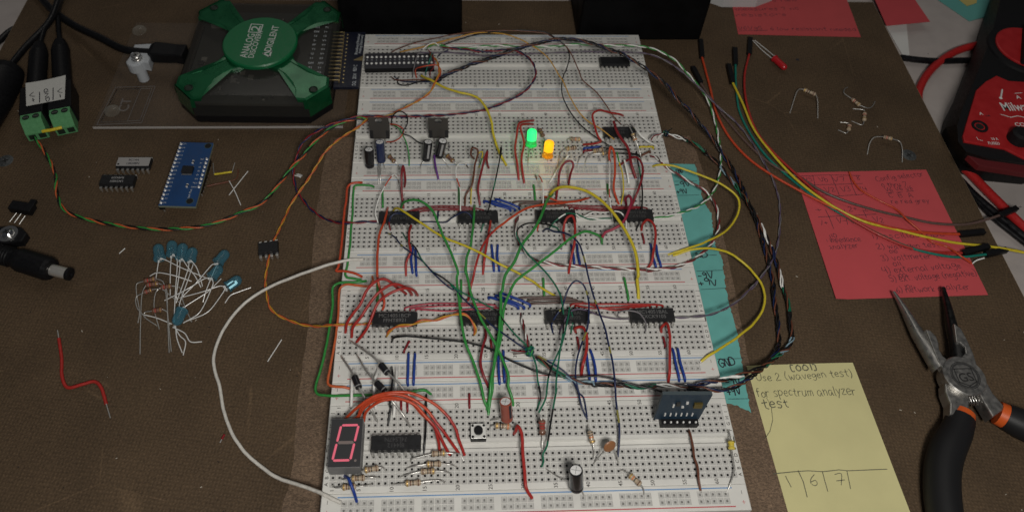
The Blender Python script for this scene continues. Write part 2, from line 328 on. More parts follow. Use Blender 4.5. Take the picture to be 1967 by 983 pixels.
mb = MB(); mb.prism([line_at(l0,l1,yf), line_at(r0,r1,yf), line_at(r0,r1,yb), line_at(l0,l1,yb)], TH+.004, 0, HBE, bev=.04, mtop=HB)
obj('hardboard_sheet', mb, label='large brown textured hardboard sheet under the breadboards', cat='hardboard', kind='structure')
# worn strip where the sheet's bare fibres show beside and under the breadboards
pts = [U(636,264,0), U(618,340,0), U(601,480,0), U(592,620,0), U(574,760,0), U(562,900,0), U(550,1010,0), U(1510,1010,0), U(1462,800,0), U(1440,700,0), U(1380,420,0), U(1340,300,0), U(1325,262,0)]
pp = spline(pts, .35); pp = [p + V((R.uniform(-.03,.03), R.uniform(-.03,.03), 0)) for p in pp]
mb = MB(); mb.prism(pp, .001, .014, HB2); obj('bare_hardboard_strip', mb, label='paler strip of bare chipped hardboard around the breadboards', cat='hardboard', kind='structure')
def screw_head(c, dark):
    mb = MB(); c = V(c); M = Matrix.Translation(c)
    s = mat('dull_screw', (.16,.17,.17), rough=.45, metal=.8, var=.3); d = mat('screw_recess', (.01,.01,.01), rough=.9)
    mb.lathe([(0,.02),(.2,.02),(.36,.005),(.4,.001)], s, M)
    for a in (.4, .4+math.pi/2):
        mb.box((c.x, c.y, .0225), (.3,.07,.006) , d, rz=a) if a < 1 else mb.box((c.x, c.y, .0215), (.3,.07,.006), d, rz=a)
    return mb
obj('screw', screw_head(U(1746,298,0),0), label='grey cross-head screw sunk in the hardboard below a bent resistor', cat='screw')
obj('screw', screw_head(U(10,309,0),0), label='grey cross-head screw sunk in the hardboard at the left edge', cat='screw')
mb = MB(); mb.lathe([(0,.002),(.1,.002)], INK, Matrix.Translation(U(1532,115,.002)), 14); obj('screw_hole', mb, label='small dark hole drilled in the hardboard right of the red light', cat='hole')
# ------------------------------------------------------------ the five breadboards
PL = mat('breadboard_plastic', (.66,.655,.62), rough=.5, spec=.4, bump=.12, bscale=30, var=.06, vscale=.7)
CAV = mat('shaded_cavity', (.045,.045,.043), rough=.6); CELL = mat('shaded_recess', (.47,.465,.445), rough=.6)  # darker than the plastic: shade of recesses and holes put into the colour
CLIP = mat('spring_contact', (.3,.3,.28), rough=.5, metal=.5)
H = 5.46; BW = 16.5
def CX(c): return .376 + (c-1)*.254
def RY(r):
    i = 'ABCDEFGHIJ'.index(r); return 1.333 + i*.254 + (.508 if i >= 5 else 0)
def HOLE(b, c, r): return V((CX(c), b*H + RY(r), ZB))
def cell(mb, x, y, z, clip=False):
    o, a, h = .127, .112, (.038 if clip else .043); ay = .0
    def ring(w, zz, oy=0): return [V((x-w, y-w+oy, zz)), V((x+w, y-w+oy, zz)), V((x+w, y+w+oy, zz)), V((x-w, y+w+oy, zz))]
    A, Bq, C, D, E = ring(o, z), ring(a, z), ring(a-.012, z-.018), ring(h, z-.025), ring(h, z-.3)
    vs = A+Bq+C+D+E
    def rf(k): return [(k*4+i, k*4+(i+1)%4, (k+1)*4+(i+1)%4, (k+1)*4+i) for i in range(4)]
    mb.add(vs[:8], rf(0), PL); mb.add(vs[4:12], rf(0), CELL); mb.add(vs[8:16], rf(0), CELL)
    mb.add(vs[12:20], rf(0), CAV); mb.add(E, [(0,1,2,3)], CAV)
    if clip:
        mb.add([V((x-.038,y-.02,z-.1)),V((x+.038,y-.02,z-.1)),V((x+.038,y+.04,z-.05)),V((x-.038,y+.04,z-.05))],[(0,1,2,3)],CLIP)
def flat(mb, x0, x1, y0, y1, z, m=None): mb.quad(V((x0,y0,z)),V((x1,y0,z)),V((x1,y1,z)),V((x0,y1,z)), m or PL)
def shell(mb, x0, x1, y0, y1, z0, z1):
    c = .03
    for (a, b2) in (((x0,y0),(x1,y0)),((x1,y0),(x1,y1)),((x1,y1),(x0,y1)),((x0,y1),(x0,y0))):
        cx, cy = (x0+x1)/2, (y0+y1)/2
        def ins(p): return (p[0] + (c if p[0] < cx else -c), p[1] + (c if p[1] < cy else -c))
        mb.quad(V((*a,z0)),V((*b2,z0)),V((*b2,z1-c)),V((*a,z1-c)),PL)
        mb.quad(V((*a,z1-c)),V((*b2,z1-c)),V((*ins(b2),z1)),V((*ins(a),z1)),PL)
def build_terminal():
    mb = MB(); z = ZB; y0, y1 = .99, 4.47; gx0, gx1 = CX(1)-.127, CX(63)+.127
    shell(mb, 0, BW, y0, y1, .1, z); c = .03; X0, X1 = c, BW-c
    ys = [y0+c, RY('A')-.127, RY('E')+.127, 2.58, 2.63, 2.83, 2.88, RY('F')-.127, RY('J')+.127, y1-c]
    flat(mb, X0, X1, ys[0], ys[1], z); flat(mb, X0, X1, ys[2], ys[3], z)
    mb.quad(V((X0,ys[3],z)),V((X1,ys[3],z)),V((X1,ys[4],z-.14)),V((X0,ys[4],z-.14)),PL); flat(mb, X0, X1, ys[4], ys[5], z-.14)
    mb.quad(V((X0,ys[5],z-.14)),V((X1,ys[5],z-.14)),V((X1,ys[6],z)),V((X0,ys[6],z)),PL)
    flat(mb, X0, X1, ys[6], ys[7], z); flat(mb, X0, X1, ys[8], ys[9], z)
    for a, b2 in ((1,2),(7,8)):
        flat(mb, X0, gx0, ys[a], ys[b2], z); flat(mb, gx1, X1, ys[a], ys[b2], z)
    for r in 'ABCDEFGHIJ':
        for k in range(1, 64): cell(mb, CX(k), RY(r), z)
    return mb
def build_rail(yo):
    mb = MB(); z = ZB; shell(mb, 0, BW, yo+.005, yo+.985, .1, z); c = .03; X0, X1 = c, BW-c
    ya, yb_, yc = yo+.363-.127, yo+.49, yo+.617+.127
    flat(mb, X0, X1, yo+.005+c, ya, z); flat(mb, X0, X1, yc, yo+.985-c, z)
    x = X0
    for g in range(10):
        a = CX(3+6*g)-.127; b2 = CX(7+6*g)+.127
        flat(mb, x, a, ya, yc, z); x = b2
        for k in range(5):
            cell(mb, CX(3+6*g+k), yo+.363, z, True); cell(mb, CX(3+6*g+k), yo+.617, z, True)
    flat(mb, x, X1, ya, yc, z); return mb
PRN = mat('board_print', (.06,.055,.05), rough=.6)
def board_text():
    mb = MB(); z = ZB+.003
    def t(s, x, y, h, m=PRN, rot=90): printed(mb, s, Matrix.Translation((x,y,z)) @ Matrix.Rotation(rad(rot),4,'Z'), h, m)
    for r in 'ABCDEFGHIJ':
        for x in (.135, BW-.135): t(r, x, RY(r), .135)
    for y in (RY('A')-.235, RY('J')+.235):
        t('1', CX(1), y, .14)
        for k in range(5, 64, 5): t(str(k), CX(k), y, .15)
    return mb
mt, mr0, mr1, mtx = build_terminal(), build_rail(0), build_rail(4.475), board_text()
proto = None
BL = ['white breadboard nearest the viewer, holding the seven-segment digit and push button', 'white breadboard second from the viewer with four chips and three diodes',
      'white breadboard in the middle of the five with four chips', 'white breadboard with the lit green and yellow lights', 'white breadboard farthest back beside the green-cased instrument']
for b in range(5):
    e = empty('breadboard', (BW/2, b*H+H/2, .1), BL[b], 'breadboard', 'joined breadboards')
    if b == 0:
        t = obj('terminal_block', mt, e); x = obj('lettering', mtx, t); proto = [(t, None), (x, 0)]
        for k, (mr, yo) in enumerate(((mr0, 0), (mr1, 4.475))):
            rl = obj('power_rail', mr, e); i0 = len(proto); proto.append((rl, None)); z = ZB+.004
            for nm, yy, m in (('blue_stripe', .835, BLUE_INK), ('red_stripe', .145, RED_INK)):
                q = MB(); flat(q, .62, 15.9, yo+yy-.02, yo+yy+.02, z, m); proto.append((obj(nm, q, rl), i0))
            for nm, m, hh in (('plus_sign', RED_INK, 1), ('minus_sign', PRN, 0)):
                q = MB()
                for xx in (.25, BW-.25):
                    yc = yo + (.3 if hh else .66)
                    flat(q, xx-.009, xx+.009, yc-.07, yc+.07, z, m)
                    if hh: flat(q, xx-.07, xx-.009, yc-.009, yc+.009, z, m); flat(q, xx+.009, xx+.07, yc-.009, yc+.009, z, m)
                proto.append((obj(nm, q, rl), i0))
        e0 = e
    else:
        new = []
        for o, par in proto:
            c = o.copy(); COL.objects.link(c); c.parent = e if par is None else new[par]; new.append(c)
# adhesive tape joining them underneath is hidden; teal tape on the right edge carries the rail names
# ------------------------------------------------------------ chips
def dip(c, u, n, zb, label, lines=(), th=.33, wid=.635, top=None, legs=.35, mark=MARK, tsz=.17, tdx=0, flip=False, group=None, notch=True, splay=.38, tilt=None):
    """c centre on the supporting surface, u direction of the long side, n pins a side, zb underside of the body above c"""
    c = V(c); M = basis(c, V(u), tilt or V((0,0,1))); Ln = n*.254 - .05; e = empty('chip', c, label, 'chip', group)
    mb = MB(); hw = wid/2
    P = [(-Ln/2,-hw),(Ln/2,-hw),(Ln/2,hw),(-Ln/2,hw)]
    zm = zb + th*.45; d = .025
    vs = [V((x+(d if x<0 else -d), y+(d if y<0 else -d), zb)) for x,y in P] + [V((x,y,zm)) for x,y in P] + [V((x+(d if x<0 else -d)*1.3, y+(d if y<0 else -d)*1.3, zb+th)) for x,y in P]
    mb.add(vs, [(3,2,1,0),(0,1,5,4),(1,2,6,5),(2,3,7,6),(3,0,4,7),(4,5,9,8),(5,6,10,9),(6,7,11,10),(7,4,8,11)], CHIP, False, M)
    mb.add(vs[8:], [(0,1,2,3)], top or CHIP, False, M)
    body = obj('body', mb, e, bevel=.012)
    if notch:
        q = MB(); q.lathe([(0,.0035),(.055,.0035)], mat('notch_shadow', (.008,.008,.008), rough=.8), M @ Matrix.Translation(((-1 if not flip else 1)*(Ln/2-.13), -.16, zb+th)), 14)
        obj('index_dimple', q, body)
    if lines:
        q = MB()
        for k, s in enumerate(lines):
            printed(q, s, M @ Matrix.Translation((tdx, (len(lines)-1)*.115 - k*.23, zb+th+.004)) @ Matrix.Rotation(math.pi if flip else 0, 4, 'Z'), tsz, mark)
        obj('marking', q, body)
    for sd in (-1, 1):
        for k in range(n):
            x = (k-(n-1)/2)*.254; q = MB(); y0 = sd*hw*.98; y1 = sd*splay; zz = zm
            q.box((x, (y0+y1)/2, zz), (.12, abs(y1-y0), .025), TIN, M)
            q.box((x, y1, zz-.09), (.12, .03, .2), TIN, M)
            q.box((x, y1, zz-.19-legs/2), (.05, .026, legs), TIN, M)
            obj('pin', q, e)
    return e
def bchip(b, c0, c1, zb, label, **k):
    cx = (CX(c0)+CX(c1))/2; return dip((cx, b*H+2.73, ZB), (1,0,0), c1-c0+1, zb, label, legs=.25, **k)
bchip(4, 54, 60, .12, 'plain black chip alone at the right end of the farthest breadboard')
bchip(3, 52, 58, .12, 'black chip on the lit-lights breadboard, crossed by a thick red wire', lines=('LM348N','9216'), mark=mat('faint_mark',(.055,.055,.055),rough=.7))
FM = mat('faint_mark')
ML = ('MC14051BCP', 'FFHT8921'); M4 = ('MC14051BAL', 'CXCK9105')
bchip(2, 6, 13, .12, 'black chip at the left end of the middle breadboard, under an orange wire', lines=ML, mark=FM)
bchip(2, 21, 28, .12, 'black chip on the middle breadboard beside the fan of short blue jumpers', lines=M4, mark=FM)
bchip(2, 36, 43, .12, 'black chip on the middle breadboard under the dark green and thick green wires', lines=ML, mark=FM)
bchip(2, 51, 58, .12, 'black chip at the right end of the middle breadboard by a red arch wire', lines=M4, mark=FM)
bchip(1, 6, 13, .14, 'black chip with clear white lettering right of the three long red arch wires', lines=ML, mark=mat('mark_mid',(.12,.12,.12),rough=.7))
MM = MATS['mark_mid']
bchip(1, 21, 28, .14, 'black ceramic chip crossed by two long green wires on the second breadboard', lines=('MC14051BAL','CQ8935'), mark=FM, tdx=.2)
bchip(1, 36, 43, .14, 'grey-black ceramic chip under the navy wire arch on the second breadboard', lines=('MC14051BAL','CZCK8105'), mark=FM)
bchip(1, 51, 58, .14, 'grey-black ceramic chip rightmost on the second breadboard, at the end of the grey twisted pair', lines=M4, mark=MM)
bchip(0, 7, 14, .14, 'black chip right of the lit seven-segment digit', lines=('74LS47N','8J4412'), mark=mat('very_faint_mark',(.045,.045,.047),rough=.7), flip=True)
# loose chips on the hardboard
TOPG = mat('silver_chip_top', (.36,.35,.34), rough=.5, metal=.2, bump=.1, bscale=20)
u = (T('f',(300,311,.5))[0]-T('f',(229,311,.5))[0]); dip(T('f',(262,322,0))[0], u, 7, .16, 'loose chip with a silver-grey top behind the other loose chip', lines=('8C14A','LM348N'), top=TOPG, mark=INK, tsz=.13, legs=.12, splay=.42)
u = (T('f',(268,346,.5))[0]-T('f',(196,346,.5))[0]); dip(T('f',(231,356,0))[0], u, 7, .16, 'loose black chip with grey printing in front of the silver-topped one', lines=('RM9339','LM348N'), mark=mat('mark_bright',(.3,.3,.3),rough=.7), tsz=.13, legs=.12, flip=True, splay=.42)
dip(T('f',(518,484,.0))[0], T('f',(540,470,0))[0]-T('f',(500,476,0))[0], 4, .14, 'small loose eight-pin chip under the orange and yellow twisted pair', legs=.1, splay=.45)
# ------------------------------------------------------------ discrete parts
def lead(mb, pts, r=.03, m=None): mb.tube(spline(pts, .08), r, m or TIN, 6)
BANDS = dict(brown=(.1,.03,.012), black=(.012,.012,.012), red=(.4,.02,.02), orange=(.6,.15,.03), gold=(.45,.28,.06), yellow=(.6,.45,.03))
RB = mat('resistor_tan', (.42,.33,.23), rough=.45, coat=.3); RB2 = mat('resistor_brown', (.19,.1,.07), rough=.45, coat=.3); RBY = mat('resistor_yellow', (.62,.5,.09), rough=.45, coat=.3)
def bmat(n): return mat('band_' + n, BANDS[n], rough=.4, metal=.6 if n == 'gold' else 0)
def resistor(label, a, b, la, lb, bands, body=None, group=None, cat='resistor', lr=.028, r=.112):
    body = body or RB; e = empty('resistor', V((0,0,0)) + (a+b)/2, label, cat, group)
    L = (b-a).length; M = axis(a, b); q = MB(); k = r
    prof = [(0,0),(k*.55,.0),(k*.95,.035),(k*1.08,.09),(k*1.05,.15),(k*.85,.2)]
    prof = [(x, y*L/.64) for x, y in prof]; full = prof + [(x, L-y) for x, y in prof[::-1]]
    q.lathe(full, body, M, 14); bd = obj('body', q, e)
    pos = [.09*L/.64, .22*L/.64, .32*L/.64, .53*L/.64]
    for p, c in zip(pos, bands):
        q = MB(); w = .022*L/.64; rr = k*1.1 if p < .15*L or p > .8*L else k*.89
        q.lathe([(rr*.98,p-w),(rr*1.012,p-w),(rr*1.012,p+w),(rr*.98,p+w)], bmat(c), M, 14); obj('colour_band', q, bd)
    for pts in (la, lb):
        if pts: q = MB(); lead(q, pts, lr); obj('lead', q, e)
    return e
def ecap(label, base, top, r, sleeve, leads, topm=None, stripe=None):
    e = empty('capacitor', base, label, 'capacitor'); M = axis(base, top); L = (top-base).length
    q = MB(); q.lathe([(0,0),(r*.9,0),(r,.04),(r,.13),(r*.93,.17),(r,.21),(r,L-.04),(r*.93,L),(r*.8,L),(r*.78,L-.01)], sleeve, M, 28); bd = obj('sleeve', q, e)
    q = MB(); q.lathe([(r*.79,L-.012),(0,L-.008)], topm or mat('can_top', (.93,.93,.92), rough=.3, metal=.3), M, 28)  # near-white base colour stands in for lamp reflection on the metal
    for an in (0, math.pi/2):
        q.box((0,0,L-.006), (r*1.3,.015,.004), mat('vent_groove', (.25,.25,.25), rough=.5, metal=.6), M @ Matrix.Rotation(an+.5,4,'Z'))if an == 0 else q.box((0,0,L-.0055), (r*1.3,.015,.004), mat('vent_groove'), M @ Matrix.Rotation(an+.5,4,'Z'))
    obj('can_top', q, e)
    if stripe:
        q = MB(); k = 5; vs = []
        for i in range(k+1):
            w = stripe[1] + (i-k/2)*.09
            vs += [V((math.cos(w)*(r+.003), math.sin(w)*(r+.003), .24)), V((math.cos(w)*(r+.003), math.sin(w)*(r+.003), L-.06))]
        q.add(vs, [(2*i,2*i+2,2*i+3,2*i+1) for i in range(k)], stripe[0], True, M); obj('polarity_stripe', q, bd)
    for pts in leads: q = MB(); lead(q, pts, .026); obj('lead', q, e)
    return e
SLB = mat('black_sleeve', (.012,.012,.014), rough=.25, coat=.5); SLN = mat('navy_sleeve', (.02,.03,.085), rough=.25, coat=.5); SLR = mat('copper_sleeve', (.28,.07,.045), rough=.25, coat=.5)
SG = mat('stripe_grey', (.35,.35,.35), rough=.4)
ecap('tall black capacitor nearest the left edge, below the left regulator', B('a5',(225,535,.25))[0], B('a5',(217,388,1.28))[0], .235, SLB, [B('a5',(225,540,.3),(228,560,-.1))], stripe=(SG, 2.2))
ecap('navy blue capacitor directly below the left regulator', B('a5',(325,490,.35))[0], B('a5',(310,325,1.5))[0], .23, SLN, [B('a5',(300,490,.4),(302,600,.25),(302,710,-.1)), B('a5',(316,490,.4),(318,600,.25),(312,700,-.1)), B('a5',(340,490,.4),(352,555,-.1))])
ecap('black capacitor at the left foot of the right regulator', B('a5',(708,478,.3))[0], B('a5',(726,323,1.4))[0], .23, SLB, [B('a5',(695,480,.35),(668,520,.2),(655,558,-.1))], stripe=(SG, 4.2))
ecap('black capacitor with scored shiny top leaning against the right regulator', B('a5',(820,448,.4))[0], B('a5',(852,315,1.5))[0], .23, SLB, [B('a5',(840,450,.4),(875,500,.2),(905,555,-.1))], stripe=(SG, 4.0))
ecap('copper-coloured capacitor with white shiny top near the push button', B('b5',(460,262,.3))[0], B('b5',(449,122,1.25))[0], .25, SLR, [B('b5',(440,255,.4),(370,262,.3),(315,275,-.1)), B('b5',(490,255,.4),(510,275,-.1))], stripe=(INK, 4.6))
ecap('black capacitor with white shiny top standing alone in front', B('b5',(1000,795,.3))[0], B('b5',(996,655,1.4))[0], .27, SLB, [B('b5',(950,747,.4),(880,720,.3),(740,630,-.1)), B('b5',(1035,790,.3),(1050,830,.15),(1062,865,-.1))], stripe=(SG, .6))
def regulator(label, tl, tr, bl, br, legs):
    """upright TO-220 seen from its metal back"""
    e = empty('voltage_regulator', (bl+br)/2, label, 'voltage regulator'); o = (bl+br)/2; x = ((br-bl)+(tr-tl)).normalized(); up = ((tl+tr)/2-o); Ht = up.length
    z = up.normalized(); y = z.cross(x).normalized(); M = Matrix(((x.x,y.x,z.x,o.x),(x.y,y.y,z.y,o.y),(x.z,y.z,z.z,o.z),(0,0,0,1)))
    pl = mat('regulator_plastic', (.02,.02,.022), rough=.4); tab = mat('regulator_tab', (.085,.078,.072), rough=.42, metal=.3, bump=.1, bscale=30)
    q = MB(); q.box((0,.16,Ht*.29), (1.02,.36,Ht*.58), pl, M); obj('body', q, e, bevel=.02)
    w = .51; hz = Ht*.86; n = 20; circ = [(.19*math.cos(2*math.pi*k/n), hz+.19*math.sin(2*math.pi*k/n)) for k in range(n)]
    # tab with hole: outline with cut-outs, split in two halves round the hole
    out = [(-.33,.05),(.33,.05),(.33,Ht*.42),(w,Ht*.42),(w,Ht*.5),(w,Ht),(-w,Ht),(-w,Ht*.5),(-w,Ht*.42),(-.33,Ht*.42)]
    q = MB()
    def slab(poly):
        n = len(poly); vs = [V((p[0], -.06, p[1])) for p in poly] + [V((p[0], -.022, p[1])) for p in poly]
        q.add(vs, [tuple(range(n)), tuple(range(2*n-1, n-1, -1))] + [(i,n+i,n+(i+1)%n,(i+1)%n) for i in range(n)], tab, False, M)
    slab([(-.33,.05),(.33,.05),(.33,Ht*.42),(-.33,Ht*.42)]); zl = Ht*.42 + .001
    for s in (-1, 1):
        arc = [(s*.19*math.cos(a), hz+.19*math.sin(a)) for a in [math.pi/2 - math.pi*k/10 for k in range(11)]]
        slab([(0,Ht),(s*w,Ht),(s*w,zl),(0,zl)] + arc[::-1])
    obj('metal_tab', q, e)
    q = MB(); q.lathe([(0,0),(.17,0)], mat('tab_hole_light', (.45,.44,.4), rough=.5), M @ Matrix.Translation((0,-.01,hz)) @ Matrix.Rotation(math.pi/2,4,'X'), 20)
    for l in legs: q2 = MB(); lead(q2, l, .035); obj('leg', q2, e)
    return e
for nm, cx, pts in (('left', 0, ((707.5,225,1.9),(746,225,1.9),(711,266,.25),(749,267,.25))), ('right', 0, ((822.5,226,1.9),(860,226,1.9),(825,265,.25),(861,265,.25)))):
    a, b2, c, d = [B('f', p)[0] for p in pts]; m = (c+d)/2; dx = (d-c)*.25
    regulator('upright metal-backed voltage regulator, the %s one of the two' % nm, a, b2, c, d, [[m+dx*k, m+dx*k+V((0,0,-.35))] for k in (-1,0,1)])
# three diodes
def diode(label, a, b, la, lb, r=.145):
    e = empty('diode', (a+b)/2, label, 'diode', 'big black diodes'); M = axis(a, b); L = (b-a).length
    q = MB(); q.lathe([(0,0),(r*.85,0),(r,.03),(r,L-.03),(r*.85,L),(0,L)], SLB, M, 20); bd = obj('body', q, e)
    q = MB(); q.lathe([(r*.99,L-.12),(r*1.008,L-.12),(r*1.008,L-.07),(r*.99,L-.07)], mat('cathode_band', (.22,.22,.22), rough=.4), M, 20); obj('cathode_band', q, bd)
    q = MB(); M2 = M; n = 'IN4007'
    for pts in (la, lb): q = MB(); lead(q, pts, .045); obj('lead', q, e)
diode('leftmost of the three big black diodes', B('d6',(285,435,.7))[0], B('d6',(350,600,.7))[0], B('d6',(100,150,-.1),(125,190,.25),(200,300,.5),(275,420,.7)), B('d6',(350,592,.7),(430,730,.6),(520,900,.35),(570,1000,.1),(610,1060,-.05)))
diode('middle of the three big black diodes, lowest in the picture', B('d6',(580,520,.75))[0], B('d6',(700,640,.75))[0], B('d6',(310,135,-.1),(350,200,.3),(440,350,.55),(570,510,.75)), B('d6',(700,638,.75),(760,720,.7),(820,800,.55),(960,980,.35),(1040,1120,.0)))
diode('rightmost of the three big black diodes, highest in the picture', B('d6',(640,275,.9))[0], B('d6',(740,400,.9))[0], B('d6',(200,-60,-.1),(290,0,.3),(450,110,.7),(560,190,.85),(630,270,.9)), B('d6',(745,400,.9),(860,510,.9),(960,620,.8),(1080,760,.6)))
# resistors on the boards
def rs(label, crop, a, b, la, lb, bands=('gold','brown','black','brown'), **k):
    f = lambda *p: B(crop, *p)
    A, Bq = f(a)[0], f(b)[0]; return resistor(label, A, Bq, f(*la) if la else None, f(*lb) if lb else None, bands, **k)
rs('tan resistor right of the digit, uppermost of the left three', 'b4', (402,658,.25), (516,638,.25), [(345,688,-.05),(370,672,.2),(405,658,.25)], [(514,638,.25),(545,635,.22),(572,660,-.05)], ('gold','brown','black','brown'))
rs('tan resistor between two others, its left lead beside the blue wire', 'b4', (303,722,.2), (410,715,.2), [(215,715,-.05),(240,728,.18),(305,722,.2)], [(408,715,.2),(480,710,.2),(518,712,-.05)])
rs('tan resistor in the lowest row under the short blue wire', 'b4', (230,790,.2), (340,782,.2), [(150,768,-.05),(175,792,.15),(232,790,.2)], [(338,782,.2),(400,778,.2),(465,762,-.05)])
rs('tan resistor at the feet of the four red-orange wires', 'b4', (1035,522,.25), (925,530,.25), [(1030,522,.25),(1100,525,.22),(1140,528,.1),(1178,585,-.05)], [(928,530,.25),(830,555,.2),(770,570,.15),(765,600,-.05)])
rs('tan resistor second down in the right-hand row of four', 'b4', (885,610,.22), (1002,606,.22), [(888,610,.22),(790,625,.2),(725,640,-.05)], [(1000,606,.22),(1080,615,.2),(1128,632,-.05)])
rs('tan resistor third down in the right-hand row of four', 'b4', (955,662,.22), (840,668,.22), [(952,662,.22),(1030,668,.2),(1082,680,-.05)], [(842,668,.22),(740,690,.2),(675,710,-.05)])
rs('tan resistor lowest in the right-hand row of four', 'b4', (720,760,.22), (845,750,.22), [(722,760,.22),(660,762,.15),(618,765,-.05)], [(843,750,.22),(930,738,.22),(1000,738,.2),(1032,750,-.05)])
rs('tan resistor lying against the foot of the copper capacitor', 'b5', (365,310,.2), (490,318,.2), [(325,335,-.05),(340,310,.15),(368,310,.2)], [(488,318,.2),(505,320,.1),(512,330,-.05)], ('gold','black','brown','orange'))
rs('upright brown resistor soldered under two dark green wires', 'b5', (732,265,.75), (736,380,.25), [(700,235,.3),(700,215,.5),(712,225,.8),(730,265,.75)], [(738,380,.25),(735,450,.15),(730,530,-.05)], ('red','red','red','brown'), body=RB2, r=.13)
rs('tan resistor standing diagonally above the ceramic disc', 'b5', (1102,350,.5), (1128,450,.3), [(1090,300,-.05),(1092,325,.3),(1102,350,.5)], [(1128,448,.3),(1138,500,.2),(1128,568,-.05)], ('black','brown','orange','gold'))
rs('tan resistor sloping down right of the black front capacitor', 'b6', (278,690,.25), (368,770,.25), [(200,658,-.05),(240,658,.15),(280,692,.25)], [(366,768,.25),(388,800,.15),(392,852,-.05)], ('gold','orange','black','brown'))
rs('bright yellow resistor at the right edge of the nearest breadboard', 'b6', (1068,425,.3), (1074,498,.25), [(1030,340,-.05),(1050,352,.15),(1068,425,.3)], [(1074,498,.25),(1090,600,.2),(1092,670,.2),(1060,770,.1),(1036,832,-.05)], ('black','yellow','yellow','yellow'), body=RBY, r=.13)
rs('small resistor right of the navy capacitor', 'a5', (388,445,.4), (440,498,.3), [(372,440,.3),(388,447,.4)], [(438,496,.3),(465,520,.2),(478,555,-.05)], ('gold','brown','black','gold'), body=RB2)
rs('small resistor right of the scored capacitor', 'a5', (885,440,.4), (945,495,.3), [(870,430,.3),(888,442,.4)], [(943,493,.3),(970,520,.2),(985,555,-.05)], ('gold','brown','black','gold'), body=RB2)
rs('small resistor between the lit green and the lit yellow light', 'a6', (340,215,.35), (375,280,.25), [(325,195,-.05),(333,205,.25),(342,217,.35)], [(374,278,.25),(384,300,.1),(382,320,-.05)], ('brown','black','gold','brown'), body=RB2)
rs('tan resistor lying level right of the yellow light, the upper one', 'a6', (605,300,.22), (695,303,.22), [(577,325,-.05),(582,303,.15),(607,300,.22)], [(693,303,.22),(708,312,.15),(706,328,-.05)], ('black','brown','orange','gold'))
rs('tan resistor lying level right of the yellow light, the lower one', 'a6', (660,373,.3), (570,386,.3), [(658,373,.3),(690,372,.3),(710,400,.1),(710,420,-.05)], [(572,386,.3),(530,410,.25),(510,470,.15),(492,545,-.05)], ('black','brown','brown','gold'))
rs('tan resistor beside the short blue jumper', 'a6', (800,408,.35), (890,385,.4), [(802,408,.35),(740,420,.3),(690,460,.2),(655,545,-.05)], [(888,385,.4),(940,372,.3),(960,365,.1)], ('gold','brown','black','brown'))
rs('tan resistor behind the orange-brown wire arch', 'a6', (875,425,.35), (950,415,.4), [(877,425,.35),(800,430,.3),(750,465,.2),(725,545,-.05)], [(948,415,.4),(1050,415,.3),(1090,420,.1)], ('gold','black','black','brown'))
rs('tan resistor leaning over the right end of the chip on the lit breadboard', 'a6', (1140,250,1.0), (1165,315,.75), [(1060,190,.0),(1080,175,.6),(1110,190,1.05),(1142,252,1.0)], [(1165,313,.75),(1190,370,.55),(1210,440,.3),(1218,500,-.05)], ('gold','black','brown','orange'))
# ceramic disc
e = empty('ceramic_capacitor', B('b5',(1255,500,0))[0], 'brown ceramic disc capacitor on two spread leads', 'capacitor')
c = B('b5',(1259,472,.75))[0]; q = MB(); d = B('b5',(1305,455,.75))[0]-B('b5',(1212,492,.75))[0]
M = Matrix.Translation(c) @ basis(V((0,0,0)), d) @ Matrix.Rotation(rad(62),4,'X')
q.lathe([(0,-.07),(.12,-.065),(.22,-.04),(.265,0),(.22,.04),(.12,.065),(0,.07)], mat('ceramic_disc', (.27,.12,.05), rough=.45), M, 28); obj('disc', q, e)
for pts in (B('b5',(1222,495,.6),(1180,545,.35),(1128,612,-.05)), B('b5',(1290,492,.6),(1310,530,.35),(1325,605,-.05))): q = MB(); lead(q, pts, .028); obj('lead', q, e)
# push button
c = B('f',(919,827,.35))[0]; e = empty('push_button', c+V((0,0,-.35)), 'square push button with white top plate and round black cap', 'push button')
q = MB(); q.box(c+V((0,0,-.2)), (.62,.62,.36), BLK); obj('housing', q, e, bevel=.02)
q = MB(); q.box(c+V((0,0,-.005)), (.6,.6,.02), mat('button_plate', (.75,.75,.72), rough=.35, metal=.3)); obj('top_plate', q, e, bevel=.008)
q = MB(); q.lathe([(.18,0),(.175,.12),(.16,.14),(0,.14)], BLK, Matrix.Translation(c+V((0,0,.005)))); obj('cap', q, e)
for sx in (-1,1):
    for sy in (-1,1): q = MB(); q.lathe([(.055,0),(.045,.02),(0,.02)], BLK, Matrix.Translation(c+V((sx*.225,sy*.225,.005))), 12); obj('rivet', q, e)
# seven-segment digit
e = empty('seven_segment_display', B('f',(665,860,0))[0], 'seven-segment display glowing pink-red, showing 0', 'digit display')
c = (B('f',(636.6,810,.85))[0] + B('f',(697.5,808,.85))[0] + B('f',(629.5,891.5,.85))[0] + B('f',(692.5,890,.85))[0])/4
dw, dh = 1.25, 1.9; q = MB(); gm = mat('display_epoxy', (.2,.2,.2), rough=.5, bump=.2, bscale=30); fm = mat('display_face', (.035,.035,.038), rough=.5)
q.prism([(c.x-dw/2,c.y-dh/2),(c.x+dw/2,c.y-dh/2),(c.x+dw/2,c.y+dh/2),(c.x-dw/2,c.y+dh/2)], ZB+.05, ZB+.85, gm, bev=.012, mtop=fm); bd = obj('housing', q, e)
LIT = mat('lit_segment', (.08,.02,.02), rough=.5, emit=(.62,.11,.16), estr=1); OFF = mat('unlit_segment', (.2,.16,.15), rough=.6)
sl = .17; zf = ZB+.854
